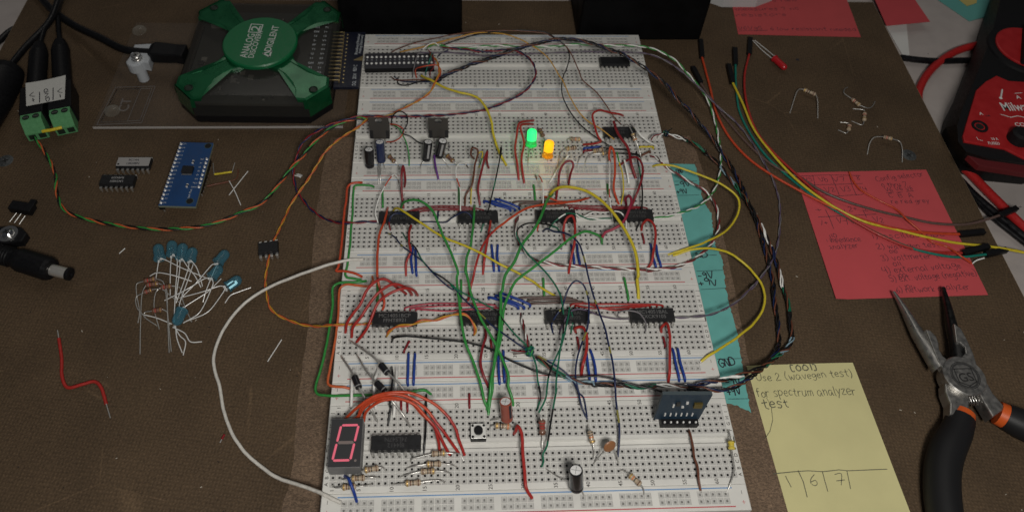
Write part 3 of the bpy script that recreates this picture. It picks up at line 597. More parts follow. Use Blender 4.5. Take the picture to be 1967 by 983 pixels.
def seg(x0,y0,x1,y1,w,m):
    a = V((c.x+x0+y0*sl, c.y+y0, zf)); b2 = V((c.x+x1+y1*sl, c.y+y1, zf)); d = (b2-a).normalized(); nn = V((-d.y,d.x,0))*w/2; tt = d*w*.4
    q = MB(); q.add([a-tt*.1, a+tt+nn, b2-tt+nn, b2+tt*.1, b2-tt-nn, a+tt-nn], [(0,5,4,3,2,1)], m); obj('segment', q, e)
a_, b_ = .34, .68
for s in ((-a_,b_,a_,b_),(a_,b_,a_,.01),(a_,-.01,a_,-b_),(a_,-b_,-a_,-b_),(-a_,-.01,-a_,-b_),(-a_,b_,-a_,.01)):
    s = list(s); g = .025
    if s[1] == s[3]: s[0] += g*(1 if s[0] < s[2] else -1); s[2] -= g*(1 if s[0] < s[2] else -1)
    else: s[1] -= g; s[3] += g
    seg(*s, .088, LIT)
seg(-a_+.03, 0, a_-.03, 0, .12, OFF)
q = MB(); q.lathe([(0,0),(.05,0)], OFF, Matrix.Translation((c.x+.42,c.y-.7,zf)), 14); obj('decimal_point', q, e)
for k in range(5):
    q = MB(); q.box((c.x+(k-2)*.22, c.y-dh/2+.1, ZB+.0), (.05,.03,.1), TIN); obj('pin', q, e)
# lit lights
def led(label, base, top, col, emit, es, r=.25, leads=(), lit=True, name='indicator_light'):
    e = empty(name, base, label, 'LED'); M = axis(base, top); L = (top-base).length
    em = mat('led_'+label[-14:], col, rough=.15, emit=emit if lit else None, estr=es, trans=0 if lit else .75)
    clr = mat('led_foot_'+label[-14:], tuple(x*.8 for x in col), rough=.15, trans=.5, emit=emit if lit else None, estr=es*.14)
    rr = r; q = MB(); q.lathe([(0,0),(rr*1.16,0),(rr*1.16,.1),(rr,.11),(rr,L*.36)], clr, M); obj('flange', q, e)
    q = MB(); q.lathe([(rr,L*.36),(rr,L-rr*.7)] + [(rr*math.cos(a), L-rr*.7+rr*.7*math.sin(a)) for a in [rad(x) for x in (20,40,60,75,90)]], em, M); obj('dome', q, e)
    for pts in leads: q = MB(); lead(q, pts, .025); obj('leg', q, e)
    return e
led('round light glowing bright green', B('a6',(270,355,.35))[0], B('a6',(279,215,1.25))[0], (.1,.6,.2), (.0,1,.2), 1.15, leads=[B('a6',(262,365,.35),(250,450,.2),(238,540,-.05)), B('a6',(285,365,.35),(290,420,-.05))])
led('round light glowing amber yellow', B('a6',(410,450,.35))[0], B('a6',(430,312,1.25))[0], (.7,.4,.03), (1,.4,.0), 1.15, leads=[B('a6',(412,470,.3),(410,495,-.05)), B('a6',(395,465,.3),(392,480,-.05))])
def glowlamp(loc, color, en):  # extra point lamp above a lit LED, added for coloured spill
    d = bpy.data.lights.new('added_led_spill', 'POINT'); d.energy = en; d.color = color; d.shadow_soft_size = .2
    o = bpy.data.objects.new('added_led_spill', d); COL.objects.link(o); o.location = loc
glowlamp(B('a6',(275,300,1.5))[0], (.1,1,.3), 8); glowlamp(B('a6',(425,400,1.5))[0], (1,.6,.05), 8)
# upright blue module at the right end of the nearest breadboard
tl, tr, br, bl = B('b6',(540,72,2.1))[0], B('b6',(926,72,2.1))[0], B('b6',(818,262,.35))[0], B('b6',(468,262,.35))[0]
def plate(mb, tl, tr, br, bl, th, m, mside=None):
    """a slab whose visible face is tl,tr,br,bl and which is th thick behind it"""
    n = (tr-tl).cross(bl-tl).normalized(); 
    if n.dot(CAMLOC - tl) > 0: n = -n
    vs = [bl, br, tr, tl] + [p + n*th for p in (bl, br, tr, tl)]
    mb.add(vs, [(0,1,2,3)], m); mb.add(vs, [(4,7,6,5),(0,4,5,1),(1,5,6,2),(2,6,7,3),(3,7,4,0)], mside or m); return n
PCB = mat('dark_blue_board', (.012,.03,.052), rough=.42, bump=.1, bscale=30, var=.15); PCBL = mat('blue_board', (.006,.045,.15), rough=.4, var=.12, vscale=2); PCBE = mat('board_edge', (.2,.22,.16), rough=.7)
def bil(tl, tr, br, bl, u, v, off=0, n=None):
    p = tl*(1-u)*(1-v) + tr*u*(1-v) + br*u*v + bl*(1-u)*v
    return p + (n*-off if n is not None else V((0,0,0)))
e = empty('circuit_module', (bl+br)/2, 'small dark blue circuit module standing up on a black six-pin header', 'circuit module')
q = MB(); n_ = plate(q, tl, tr, br, bl, .16, PCB, mat('module_edge', (.06,.08,.09), rough=.6)); bd = obj('board', q, e)
cp = mat('small_part', (.03,.03,.03), rough=.5); sl_ = mat('solder', (.8,.8,.78), rough=.35, metal=.4, bump=.3, bscale=30)
def smd(u, v, w, h, t, m, nm, parent):
    o = bil(tl,tr,br,bl,u,v,0,n_); x = (tr-tl).normalized(); z = -n_; y = z.cross(x); q = MB()
    q.box((0,0,t/2), (w,h,t), m, Matrix(((x.x,y.x,z.x,o.x),(x.y,y.y,z.y,o.y),(x.z,y.z,z.z,o.z),(0,0,0,1)))); return obj(nm, q, parent, bevel=.006)
smd(.38,.34,.16,.22,.08,cp,'component',e); smd(.80,.38,.34,.3,.1,mat('brass_part',(.16,.12,.03),rough=.4,metal=.6),'component',e); smd(.30,.42,.07,.2,.05,sl_,'component',e); smd(.56,.3,.1,.14,.06,sl_,'component',e); smd(.5,.46,.1,.1,.06,sl_,'component',e)
for k in range(6):
    smd(.2+.118*k,.78,.06,.2,.04,sl_,'solder_joint',e)
hx = (br-bl).normalized(); hc = B('b6',(668,285,.3))[0]; Mh = basis(V((hc.x,hc.y,ZB)), hx)
q = MB(); q.box((0,0,.2), (6*.254,.25,.36), BLK, Mh); obj('header', q, e, bevel=.015)
for k in range(6):
    q = MB(); x = (k-2.5)*.254; q.lathe([(.0,0),(.045,0),(.05,.05),(.03,.1),(0,.12)], sl_, Mh @ Matrix.Translation((x,-.04,.38)), 10); q.box((x,-.04,.17),(.05,.05,.5),TIN,Mh); obj('pin', q, e)
# multiplexer board lying on its pins (loose, left)
tl, tr, br, bl = T('d7',(592,80,.95))[0], T('d7',(985,92,.95))[0], T('d7',(772,842,.95))[0], T('d7',(332,830,.95))[0]
e = empty('breakout_board', (tl+br)/2-V((0,0,.9)), 'blue breakout board with a square chip, lying loose on its two rows of pins', 'circuit board')
def bl_pt(u, v, z=0): p = bil(tl,tr,br,bl,u,v); return V((p.x,p.y,p.z+z))
q = MB(); nseg = 14
plate(q, tl, tr, br, bl, .14, PCBL, PCBE); bd = obj('board', q, e)
x_ = (tr-tl).normalized(); y_ = (tl-bl).normalized(); Ml = Matrix(((x_.x,y_.x,0,0),(x_.y,y_.y,0,0),(0,0,1,0),(0,0,0,1)))
def onb(u, v, z=.004, rz=0): p = bl_pt(u, v, z); return Matrix.Translation(p) @ Ml @ Matrix.Rotation(rz,4,'Z')
WK = mat('silk_white', (.45,.48,.5), rough=.6)
for k in range(16):
    v = .035 + k*.0615; q = MB(); M = onb(.045, v)
    q.lathe([(.075,0),(.07,.02),(.03,.05),(.025,.12),(0,.13)], sl_, M, 10); q.box((0,0,-.14-.3),(.06,.06,.55),TIN,M); obj('pin', q, e)
    q = MB(); printed(q, 'C%d' % (15-k), onb(.14, v-.005, .005), .085, WK); obj('printed_name', q, bd)
for k, s in enumerate(('SIG','S3','S2','S1','S0','EN','VCC','GND')):
    v = .27 + k*.0625; q = MB(); M = onb(.94, v); q.lathe([(.075,0),(.07,.02),(.03,.05),(.025,.12),(0,.13)], sl_, M, 10); q.box((0,0,-.14-.3),(.06,.06,.55),TIN,M); obj('pin', q, e)
    q = MB(); printed(q, s, onb(.80, v, .005), .085, WK); obj('printed_name', q, bd)
for (u, v0, n) in ((.045,.035+7.5*.0615,16),(.94,.27+3.5*.0625,8)):
    q = MB(); q.box((0,0,-.27),(.25,n*.254,.24),BLK,onb(u,v0)); obj('header', q, e)
q = MB(); q.box((0,0,.08),(.55,.42,.15),CHIP,onb(.5,.46)); ch = obj('square_chip', q, e, bevel=.015)
q = MB()
for k in range(12):
    for sy in (-1,1): q.box(((k-5.5)*.043,sy*.25,.02),(.022,.1,.03),TIN,onb(.5,.46))
obj('chip_legs', q, ch)
for u, v in ((.58,.33),(.62,.70)):
    q = MB(); q.box((0,0,.05),(.08,.17,.09),cp,onb(u,v)); 
    for s in (-1,1): q.box((0,s*.075,.05),(.085,.05,.095),sl_,onb(u,v))
    obj('component', q, e)
HOLEM = mat('hole_dark', (.008,.008,.007), rough=.9); RING = mat('hole_ring', (.05,.09,.1), rough=.5, metal=.3)
for u, v in ((.86,.05),(.80,.92)):
    q = MB(); q.lathe([(.19,.002),(.16,.004)], RING, onb(u,v,.001), 22); q.lathe([(.16,.004),(0,.004)], HOLEM, onb(u,v,.001), 22); obj('mounting_hole', q, e)
q = MB(); printed(q, '16ch Mux', onb(.74,.81,.005,rad(90)), .1, WK); obj('printed_name', q, bd)
# ------------------------------------------------------------ clear acrylic plate under the instrument
def clear_sheet():
    m = bpy.data.materials.new('acrylic'); m.use_nodes = True; nt = m.node_tree; b = nt.nodes['Principled BSDF']
    b.inputs['Base Color'].default_value = (.5,.47,.46,1); b.inputs['Roughness'].default_value = .08
    t = nt.nodes.new('ShaderNodeBsdfTransparent'); t.inputs[0].default_value = (.985,.985,.985,1); mx = nt.nodes.new('ShaderNodeMixShader'); mx.inputs[0].default_value = .025
    nt.links.new(t.outputs[0], mx.inputs[1]); nt.links.new(b.outputs[0], mx.inputs[2]); nt.links.new(mx.outputs[0], nt.nodes['Material Output'].inputs[0]); return m
ACR = clear_sheet()
AE = mat('frosted_acrylic', (.2,.18,.17), rough=.4, trans=.3); AE2 = mat('acrylic_edge', (.42,.4,.38), rough=.3)
pa = [T('f',p)[0] for p in ((178,244,.16),(658,247,.16),(690,60,.16),(235,60,.16))]
pa[2] = pa[1] + V((.2,8.6,0)); pa[3] = pa[0] + V((.2,8.6,0))
ea = empty('acrylic_plate', (pa[0]+pa[2])/2-V((0,0,.16)), 'clear acrylic plate under the green-cased instrument', 'acrylic plate')
q = MB(); q.prism([(p.x,p.y) for p in pa], .01, .17, ACR, bev=.03); obj('sheet', q, ea)
q = MB()
y0 = pa[0].y; q.box(((pa[0].x+pa[1].x)/2, y0-.012, .1), (pa[1].x-pa[0].x, .02, .15), AE2); obj('polished_edge', q, ea)
# round clear rubber feet
CLR = clearmat('clear_rubber', (.97,.97,.95), (.5,.48,.42), .08, .1)
for c, lb in ((T('f',(268,60,.2))[0], 'clear round rubber foot beside the nylon cable clamp'), (T('f',(216,214,.2))[0], 'clear round rubber foot over the embossed square')):
    q = MB(); q.lathe([(.42,0),(.42,.05),(.36,.16),(.24,.24),(.1,.27),(0,.275)], CLR, Matrix.Translation(c), 28); obj('rubber_foot', q, label=lb, cat='rubber foot')
sq = [T('f',p)[0] for p in ((186,240,.175),(272,236,.175),(298,166,.175),(222,168,.175))]
q = MB(); n = 4
def rimpoly(P, w, m, z):
    c = sum(P, V((0,0,0)))/len(P)
    for i in range(len(P)):
        a, b2 = P[i], P[(i+1)%len(P)]; q.tube([a, b2], w, m, 6)
rimpoly(sq, .022, AE, 0); s2 = [p.lerp(sum(sq,V((0,0,0)))/4, .12) for p in sq]; rimpoly(s2, .02, AE, 0)
rimpoly([s2[0].lerp(s2[1],.0), s2[0].lerp(s2[1],.68), s2[3].lerp(s2[2],.68), s2[3]], .02, AE, 0)
obj('embossed_square', q, ea)
q = MB(); c0 = sum(s2,V((0,0,0)))/4; Mx = basis(c0+V((-.15,0,.01)), V((0,-1,0)), V((0,0,1)))
printed(q, 'CT', Mx @ Matrix.Rotation(math.pi,4,'Z'), .55, AE); obj('embossed_letters', q, ea)
# ------------------------------------------------------------ green-cased instrument
GRN = mat('green_shell', (.008,.115,.042), rough=.3, metal=.55, coat=.4, var=.1, vscale=1); GRD = mat('green_disc', (.006,.13,.045), rough=.4, var=.05)
def smoke():
    m = bpy.data.materials.new('smoked_plastic'); m.use_nodes = True; nt = m.node_tree; b = nt.nodes['Principled BSDF']
    b.inputs['Base Color'].default_value = (.045,.045,.042,1); b.inputs['Roughness'].default_value = .16; b.inputs['Specular IOR Level'].default_value = .5
    t = nt.nodes.new('ShaderNodeBsdfTransparent'); t.inputs[0].default_value = (.88,.86,.82,1); mx = nt.nodes.new('ShaderNodeMixShader'); mx.inputs[0].default_value = .45
    nt.links.new(t.outputs[0], mx.inputs[1]); nt.links.new(b.outputs[0], mx.inputs[2]); nt.links.new(mx.outputs[0], nt.nodes['Material Output'].inputs[0]); return m
SMK = smoke()
zt = 2.45; zb_ = .4
c_ = U(497, 80, zt); A1 = U(369.7,185,zt); A2 = U(594.6,189,zt); A0 = U(338,161,zt); A3 = U(629,164,zt); A4 = U(652.8,18.5,zt)
w2 = (A3-A0).length/2; cxy = (A0+A3)/2; ang = math.atan2((A2-A1).y, (A2-A1).x)
ch = (A1.x-A0.x); s2x = w2; bot = min(A1.y, A2.y); cen = V((-5.5, 24.82, zt)); Mi = Matrix.Translation((cen.x, cen.y, 0)) @ Matrix.Rotation(-.02, 4, 'Z')
a = 4.12; k = 1.05; oct_ = [(-a+k,-a),(a-k,-a),(a,-a+k),(a,a-k),(a-k,a),(-a+k,a),(-a,a-k),(-a,-a+k)]
ei = empty('usb_instrument', (cen.x,cen.y,.17), 'green and smoked-black USB instrument with a big round green disc on top', 'test instrument')
def octs(s, z): return [Mi @ V((x*s, y*s, z)) for x, y in oct_]
def shellmesh(m, lev, capm=None, capb=None):
    q = MB(); vs = []; 
    for s, z in lev: vs += octs(s, z)
    for L in range(len(lev)-1):
        for i in range(8): j = (i+1)%8; q.add([vs[L*8+i],vs[L*8+j],vs[(L+1)*8+j],vs[(L+1)*8+i]], [(0,1,2,3)], m)
    if capm: q.add(vs[-8:], [tuple(range(8))], capm)
    if capb: q.add(vs[:8], [tuple(range(8))[::-1]], capb)
    return q
obj('lower_case', shellmesh(BLK, [(.96,.25),(1.0,.5),(1.0,.95)], None, BLK), ei)
obj('smoked_cover', shellmesh(SMK, [(1.0,.95),(1.0,1.9),(.97,2.02),(.90,2.14)], SMK), ei)
q = MB(); 
q.add([v + V((0,0,0)) for v in octs(.93, 1.46)], [tuple(range(8))], mat('green_board', (.05,.05,.045), rough=.5)); inb = obj('inner_board', q, ei)
RR = random.Random(3)
q = MB(); silver = mat('inner_part', (.35,.34,.32), rough=.4, metal=.5)
for i in range(70):
    x, y = RR.uniform(-.85,.85)*a, RR.uniform(-.85,.85)*a
    if abs(x) + abs(y) > 1.45*a: continue
    sx, sy = RR.choice([(.12,.06),(.06,.12),(.3,.3),(.2,.1)]); q.box((x,y,1.5), (sx,sy,.08), RR.choice([cp,silver,silver,cp]), Mi)
q.box((-.72*a,.66*a,1.6), (.9,.7,.3), silver, Mi)
obj('inner_components', q, inb)
# pin legend seen through the right-hand window
q = MB()
for r_ in range(15):
    for c2 in range(2): printed(q, RR.choice(['1+','V+','GN','W1','2-','12','T1','07']), Mi @ Matrix.Translation((a*(.70+.13*c2), a*(.62-.09*r_), 2.15)) , .14, WK)
obj('pin_legend', q, ei)
# green cross: four arms bounded by arcs
q = MB(); zc = 2.33
def arm_outline(sc, z):
    out = []
    for s in range(4):
        Rr = (.615 if s % 2 == 0 else .58)*a; th = -math.pi/2 + s*math.pi/2; ce = V((math.cos(th)*a*1.0, math.sin(th)*a*1.0, 0)); span = rad(88)
        arc = []
        for i in range(13):
            w = th + math.pi + span - i*2*span/12; arc.append(ce + V((math.cos(w)*Rr, math.sin(w)*Rr*1.0, 0)))
        for p in arc: out.append(p)
        # corner chamfer after this window
        d = th + math.pi/4; cx_, cy_ = math.copysign(a, math.cos(d)), math.copysign(a, math.sin(d))
        p1 = V((cx_ - math.copysign(k,cx_), cy_, 0)); p2 = V((cx_, cy_ - math.copysign(k,cy_), 0))
        if s % 2 == 0: out += [p1*.985, p2*.985] 
        else: out += [p2*.985, p1*.985]
    return out
ol = arm_outline(1, zc); q = MB(); n = len(ol)
center = len(ol); dz_ = lambda p: -.27*max(0, math.hypot(p.x,p.y)/a-.62)
vs = [Mi @ V((p.x, p.y, zc+dz_(p))) for p in ol] + [Mi @ V((0,0,zc+.09))]
ring2 = [Mi @ V((p.x*.965, p.y*.965, zc+.03+dz_(p))) for p in ol]
lo = [Mi @ V((p.x*1.0, p.y*1.0, 2.0)) for p in ol]
for i in range(n):
    j = (i+1)%n; q.add([lo[i],lo[j],vs[j],vs[i]], [(0,1,2,3)], GRN); q.add([vs[i],vs[j],ring2[j],ring2[i]], [(0,1,2,3)], GRN, True); q.add([ring2[i],ring2[j],vs[-1]], [(0,1,2)], GRN, True)
obj('green_cross', q, ei)
for s in range(4):   # green corner cheeks running down the chamfered corners
    th = math.pi/4 + s*math.pi/2; cx_, cy_ = math.copysign(a, math.cos(th)), math.copysign(a, math.sin(th))
    p1 = V((cx_-math.copysign(k+.22,cx_), cy_, 0)); p1b = V((cx_-math.copysign(k,cx_), cy_, 0)); p2b = V((cx_, cy_-math.copysign(k,cy_), 0)); p2 = V((cx_, cy_-math.copysign(k+.22,cy_), 0))
    L = [p1,p1b,p2b,p2] if s%2 else [p2,p2b,p1b,p1]; q = MB()
    for i in range(3):
        f = [V((L[i].x*1.008,L[i].y*1.008,1.0)), V((L[i+1].x*1.008,L[i+1].y*1.008,1.0)), V((L[i+1].x*1.0,L[i+1].y*1.0,2.19)), V((L[i].x*1.0,L[i].y*1.0,2.19))]
        if i != 1: f[0].z = f[1].z = 1.6
        q.add([Mi @ v for v in f], [(0,1,2,3)], GRN)
    obj('green_corner', q, ei)
    c2 = V((cx_*.80, cy_*.80, 2.385-.135)); q = MB(); q.lathe([(.24,0),(.2,.015),(.17,-.0),(.16,-.02),(0,-.02)], mat('corner_socket', (.01,.02,.012), rough=.4), Mi @ Matrix.Translation(c2), 20); obj('corner_socket', q, ei)
q = MB(); q.lathe([(1.95,2.36),(2.05,2.42),(2.05,2.6),(1.98,2.67),(0,2.68)], GRD, Mi, 56); dsc = obj('disc', q, ei)
q = MB(); zz = 2.685; DW = mat('disc_print', (.5,.53,.5), rough=.5)
def dtext(s, x, h, w): printed(q, s, Mi @ Matrix.Translation((x, 0, zz)) @ Matrix.Rotation(rad(90-4),4,'Z'), h, DW, width=w)
q = MB(); printed(q, 'ANALOG', Mi @ Matrix.Translation((-.62,-.42,zz)) @ Matrix.Rotation(rad(86),4,'Z'), .4, DW, width=1.95); printed(q, 'DISCOVERY', Mi @ Matrix.Translation((-.2,-.24,zz)) @ Matrix.Rotation(rad(86),4,'Z'), .31, DW, width=2.3)
Mq = Mi @ Matrix.Translation((-.40,1.02,zz)) @ Matrix.Rotation(rad(86),4,'Z')
for p, s in (((0,.33),(.74,.06)),((0,-.33),(.74,.06)),((-.34,0),(.06,.6)),((.34,0),(.06,.6))): q.box((p[0],p[1],.001),(s[0],s[1],.002),DW,Mq)
printed(q, '2', Mq @ Matrix.Translation((0,0,.003)), .5, DW, width=.42)
printed(q, 'DIGILENT', Mi @ Matrix.Translation((.62,.22,zz)) @ Matrix.Rotation(rad(86),4,'Z'), .38, DW, width=2.1)
Mt = Mi @ Matrix.Translation((.58,-1.05,zz)) @ Matrix.Rotation(rad(86),4,'Z')
for p, r2 in (((-.22,-.17),(.22,-.17)),((.22,-.17),(0,.22)),((0,.22),(-.22,-.17))): q.ribbon([Mt @ V((p[0],p[1],.001)), Mt @ V((r2[0],r2[1],.001))], .1, DW)
obj('lettering', q, dsc)
# gold header and adaptor board to the farthest breadboard
GOLD = mat('gold_pin', (.42,.33,.17), rough=.35, metal=.8)
NAVY = mat('adaptor_board', (.008,.01,.022), rough=.45, var=.15)
ea2 = empty('adaptor_board', U(675,120,ZB), 'dark navy T-shaped adaptor board joining the instrument to the farthest breadboard', 'circuit board')
zA = ZB+.5
P4 = [U(*p, zA) for p in ((652,62),(702,62),(689,168),(640,168))]
q = MB(); q.prism([(p.x,p.y) for p in P4], zA-.16, zA, NAVY); ad = obj('wide_board', q, ea2)
P5 = [U(*p, zA+.01) for p in ((702,103),(833,101),(834,126),(700,128))]
q = MB(); q.prism([(p.x,p.y) for p in P5], zA-.17, zA+.005, mat('tongue_board', (.035,.035,.042), rough=.5)); tg = obj('tongue', q, ea2)
q = MB(); q.prism([(p.x,p.y) for p in P5], ZB+.01, zA-.18, BLK); obj('header', q, ea2)
for k in range(15):
    f = (k+.5)/15; pt, pb = P5[0].lerp(P5[1], f), P5[3].lerp(P5[2], f)
    q = MB()
    for s, h in ((.3,0),(.78,0)):
        c = pt.lerp(pb, s); q.lathe([(.085,.005),(.07,.03),(.03,.06),(0,.1)], sl_, Matrix.Translation(c), 8)
    obj('solder_joint', q, tg)
    q = MB(); printed(q, RR.choice(['1+','GND','V+','W1','T1','12','8']), Matrix.Translation(pt.lerp(pb,.53)+V((0,0,.006))) @ Matrix.Rotation(rad(90),4,'Z'), .09, WK); obj('printed_name', q, tg)
for k in range(14):
    f = (k+.7)/15; p = P4[0].lerp(P4[3], f)
    q = MB(); q.box(p+V((-.05,0,.16)), (.62,.06,.06), GOLD); q.box(p+V((.3,0,.06)),(.08,.08,.22),GOLD); obj('gold_pin', q, ea2)
    q = MB(); q.lathe([(.07,.004),(.04,.03),(0,.05)], GOLD, Matrix.Translation(p+V((.5,0,0))), 8); obj('solder_joint', q, ad)
q = MB(); p = P4[0].lerp(P4[3],.03)+V((-.5,0,.12)); p2 = P4[0].lerp(P4[3],.97)+V((-.5,0,.12)); q.box((p+p2)/2, (.34,(p-p2).length,.5), BLK); obj('black_header', q, ea2)
q = MB()
for s, c, h, w in (('Breadboard Breakout',(686.5,85),.16,1.75),('Analog Discovery',(693,85),.16,1.6),('REV C',(682,131),.2,.5),('2014',(681,147),.2,.42),('DGL',(680,160),.2,.36)):
    printed(q, s, Matrix.Translation(U(*c, zA+.006)) @ Matrix.Rotation(rad(88),4,'Z'), h, WK, width=w)
tt = [U(*p, zA+.006) for p in ((678,116),(698,107),(697,117))]; q.add(tt, [(0,1,2)] if (tt[1]-tt[0]).cross(tt[2]-tt[0]).z > 0 else [(0,2,1)], GOLD)
obj('lettering', q, ad)
# ------------------------------------------------------------ cables and plugs at the top left
CAB = mat('cable_black', (.006,.006,.007), rough=.35, spec=.4, var=.15, vscale=4)
def cable(name, label, pts, r, cat='cable', m=None, step=.25):
    q = MB(); q.tube(spline(pts, step), r, m or CAB, 12); return obj(name, q, label=label, cat=cat)
# USB plug + cable through the clamp
e = empty('usb_cable', T('f',(300,100,0))[0], 'black USB cable plugged into the left side of the instrument', 'cable')
q = MB(); q.tube(spline(T('f',(60,-30,.4),(95,15,.4),(140,48,.6),(190,72,1.1),(240,96,1.5),(270,100,1.5),(292,101,1.5)), .25), .22, CAB, 12); obj('cord', q, e)
p0, p1 = T('f',(288,100,1.5))[0], T('f',(357,105,1.5))[0]; d = p1-p0; Mx = basis((p0+p1)/2, d)
q = MB(); Lx = d.length; hx_ = Lx/2
sec = [(-hx_,.36,.28),(-hx_*.75,.52,.36),(0,.5,.34),(hx_*.5,.46,.33),(hx_,.5,.35)]; vs = []
for x, wy, wz in sec: vs += [V((x,-wy,-wz)),V((x,wy,-wz)),V((x,wy,wz)),V((x,-wy,wz))]
fs = [(i*4+j, (i+1)*4+j, (i+1)*4+(j+1)%4, i*4+(j+1)%4) for i in range(4) for j in range(4)] + [(0,1,2,3),(19,18,17,16)]
q.add(vs, fs, BLK, False, Mx); obj('plug', q, e, bevel=.08)
# nylon clamp with screw
e = empty('cable_clamp', T('f',(270,135,0))[0], 'white nylon cable clamp with a screw, standing on the acrylic plate', 'cable clamp')
NY = mat('nylon', (.5,.53,.56), rough=.4, trans=.15)
c = T('f',(270,132,.9))[0]; post = T('f',(277,152,.17))[0]
q = MB(); q.lathe([(.3,0),(.3,.9),(.0,.9)], NY, Matrix.Translation(post), 24); obj('standoff', q, e)
q = MB(); cc = post+V((-.12,.1,1.0)); pl_ = []
tA, tB = T('f',(258,86,1.55))[0], T('f',(294,84,1.55))[0]; tC = T('f',(288,128,1.3))[0]; tD = T('f',(252,115,1.3))[0]
pl_ = [tA, tB, tC] + [cc.xy.to_3d()+V((math.cos(x)*.5, math.sin(x)*.5, 0)) for x in [rad(-20-20*i) for i in range(8)]] + [tD]
q.prism([(p.x,p.y) for p in pl_], .95, 1.6, NY, bev=.1); obj('strap', q, e)
sc = T('f',(261,107,1.85))[0]
q = MB(); q.lathe([(.3,-.3),(.3,-.16),(.27,-.16),(.27,.0),(.22,.05),(.0,.06)], STEEL, Matrix.Translation(sc), 24)
for an in (.5,2.07): q.box(sc+V((0,0,.061)), (.26,.05,.006 if an < 1 else .005), HOLEM, rz=an)
obj('screw', q, e)
# left black cables and the big plug
e = empty('power_plug', T('f',(5,200,0))[0], 'large black plug body at the left edge on a black cord', 'plug')
q = MB(); A, Bq = T('f',(20,128,.9))[0], T('f',(-40,240,.9))[0]; M = axis(A, Bq); Lx = (Bq-A).length
q.lathe([(0,0),(.45,0),(.85,.35),(.95,.8),(1.0,Lx*.6),(.9,Lx),(0,Lx)], BLK, M, 28); obj('body', q, e)
q = MB(); q.tube(spline(T('f',(15,133,.9),(50,90,.75),(95,42,.8),(112,0,.9),(120,-40,.9)), .25), .2, CAB, 12); obj('cord', q, e)
TERM = mat('terminal_green', (.1,.3,.13), rough=.45, var=.08); TERMD = mat('terminal_dark', (.008,.02,.01), rough=.7)
def adaptor(idx, label, tl, tr, gtl, gtr, top1, cordpts, plug_lab):
    e = empty('barrel_jack_adaptor', T('f',((gtl[0]+gtr[0])/2, gtl[1], 0))[0], label, 'adaptor', 'black barrel jack adaptors')
    a1, a2 = T('f',(gtl[0],gtl[1],1.25))[0], T('f',(gtr[0],gtr[1],1.25))[0]; x = (a2-a1).normalized(); o = (a1+a2)/2; o.z = 0; M = basis(o, x); w = (a2-a1).length
    q = MB(); q.box((0,1.5,.66), (w*1.16,2.1,1.3), BLK, M); obj('body', q, e, bevel=.06)
    q = MB(); g = w/2
    vs = [(-g,-.0,1.27),(g,-.0,1.27),(g,.42,1.27),(-g,.42,1.27),(-g,-.34,.55),(g,-.34,.55),(-g,-.34,.05),(g,-.34,.05),(g,.42,.05),(-g,.42,.05)]
    q.add([V(v) for v in vs], [(0,1,2,3),(4,5,1,0),(6,7,5,4),(5,7,8,2,1),(4,0,3,9,6),(8,9,3,2)], TERM, False, M); tb = obj('terminal_block', q, e)
    for s in (-1,1):
        q = MB(); q.lathe([(.18,1.272),(.16,1.274),(0,1.274)], TERMD, M @ Matrix.Translation((s*w*.24,.2,0)), 18); q.box((s*w*.24,.2,1.278),(.24,.05,.006),mat('screw_slot_metal',(.3,.3,.3),rough=.4,metal=.9),M @ Matrix.Translation((0,0,0))); obj('clamp_screw', q, tb)
        q = MB(); q.box((s*w*.24,-.342,.3),(w*.34,.012,.34),TERMD,M); obj('wire_opening', q, tb)
    q = MB(); P0 = M @ V((0,2.4,.75)); P1 = T('f',(top1[0],top1[1],.8))[0]; ax = axis(P0, P1); Lx = (P1-P0).length
    e2 = empty('barrel_plug', P0, plug_lab, 'plug'); q.lathe([(0,0),(.42,0),(.46,.1),(.46,.35),(.5,.4),(.5,Lx*.8),(.42,Lx*.9),(.3,Lx),(0,Lx)], BLK, ax, 24); obj('body', q, e2)
    q = MB(); q.tube(spline([P1]+T('f',*cordpts), .25), .15, CAB, 10); obj('cord', q, e2)
    return M, w
adaptor(0, 'left black adaptor with green terminals, at the V+ end of the paper label', None, None, (38.7,234), (79,226), (76,86), [(88,50,.8),(110,15,.7),(120,-30,.8)], 'black barrel plug above the V+ end of the paper label')
adaptor(1, 'right black adaptor with green terminals, at the V- end of the paper label', None, None, (94.6,223.5), (134.3,215.5), (115,80), [(112,50,.6),(112,20,.55),(128,-30,.6)], 'black barrel plug above the V- end of the paper label')
lb = [T('f',p)[0] for p in ((49,160,1.37),(126,144.5,1.37),(124,190,1.37),(50.5,204,1.37))]
q = MB(); PAP = mat('paper_label', (.55,.55,.52), rough=.8, var=.05); n = 10; vs = []
for i in range(n+1):
    f = i/n; b2 = .05*math.sin(f*math.pi); vs += [lb[0].lerp(lb[1],f)+V((0,-b2*1.3,0)), lb[3].lerp(lb[2],f)]
vs2 = [v - V((0,0,.015)) for v in vs]
q.add(vs, [(2*i,2*i+1,2*i+3,2*i+2) for i in range(n)], PAP); q.add(vs2, [(2*i+2,2*i+3,2*i+1,2*i) for i in range(n)], PAP)
pl = obj('paper_label', q, label='white paper label reading V+ GND V- across the two adaptors', cat='label')
q = MB(); zz = 1.376
def vt(s, x0, y0, x1, y1): hand(q, s, (x0,y0), (x1,y1), zz, INK, h=.26, lw=.045, jit=.1)
vt('V+', 56,180,61,197); vt('GND', 84,172,89,196); vt('V-', 110,172,113,188)
for a, b2 in (((76,177),(76,197)),((102,169),(102,192))): q.ribbon([U(*a,zz),U(*b2,zz)], .05, INK)
obj('handwriting', q, pl)
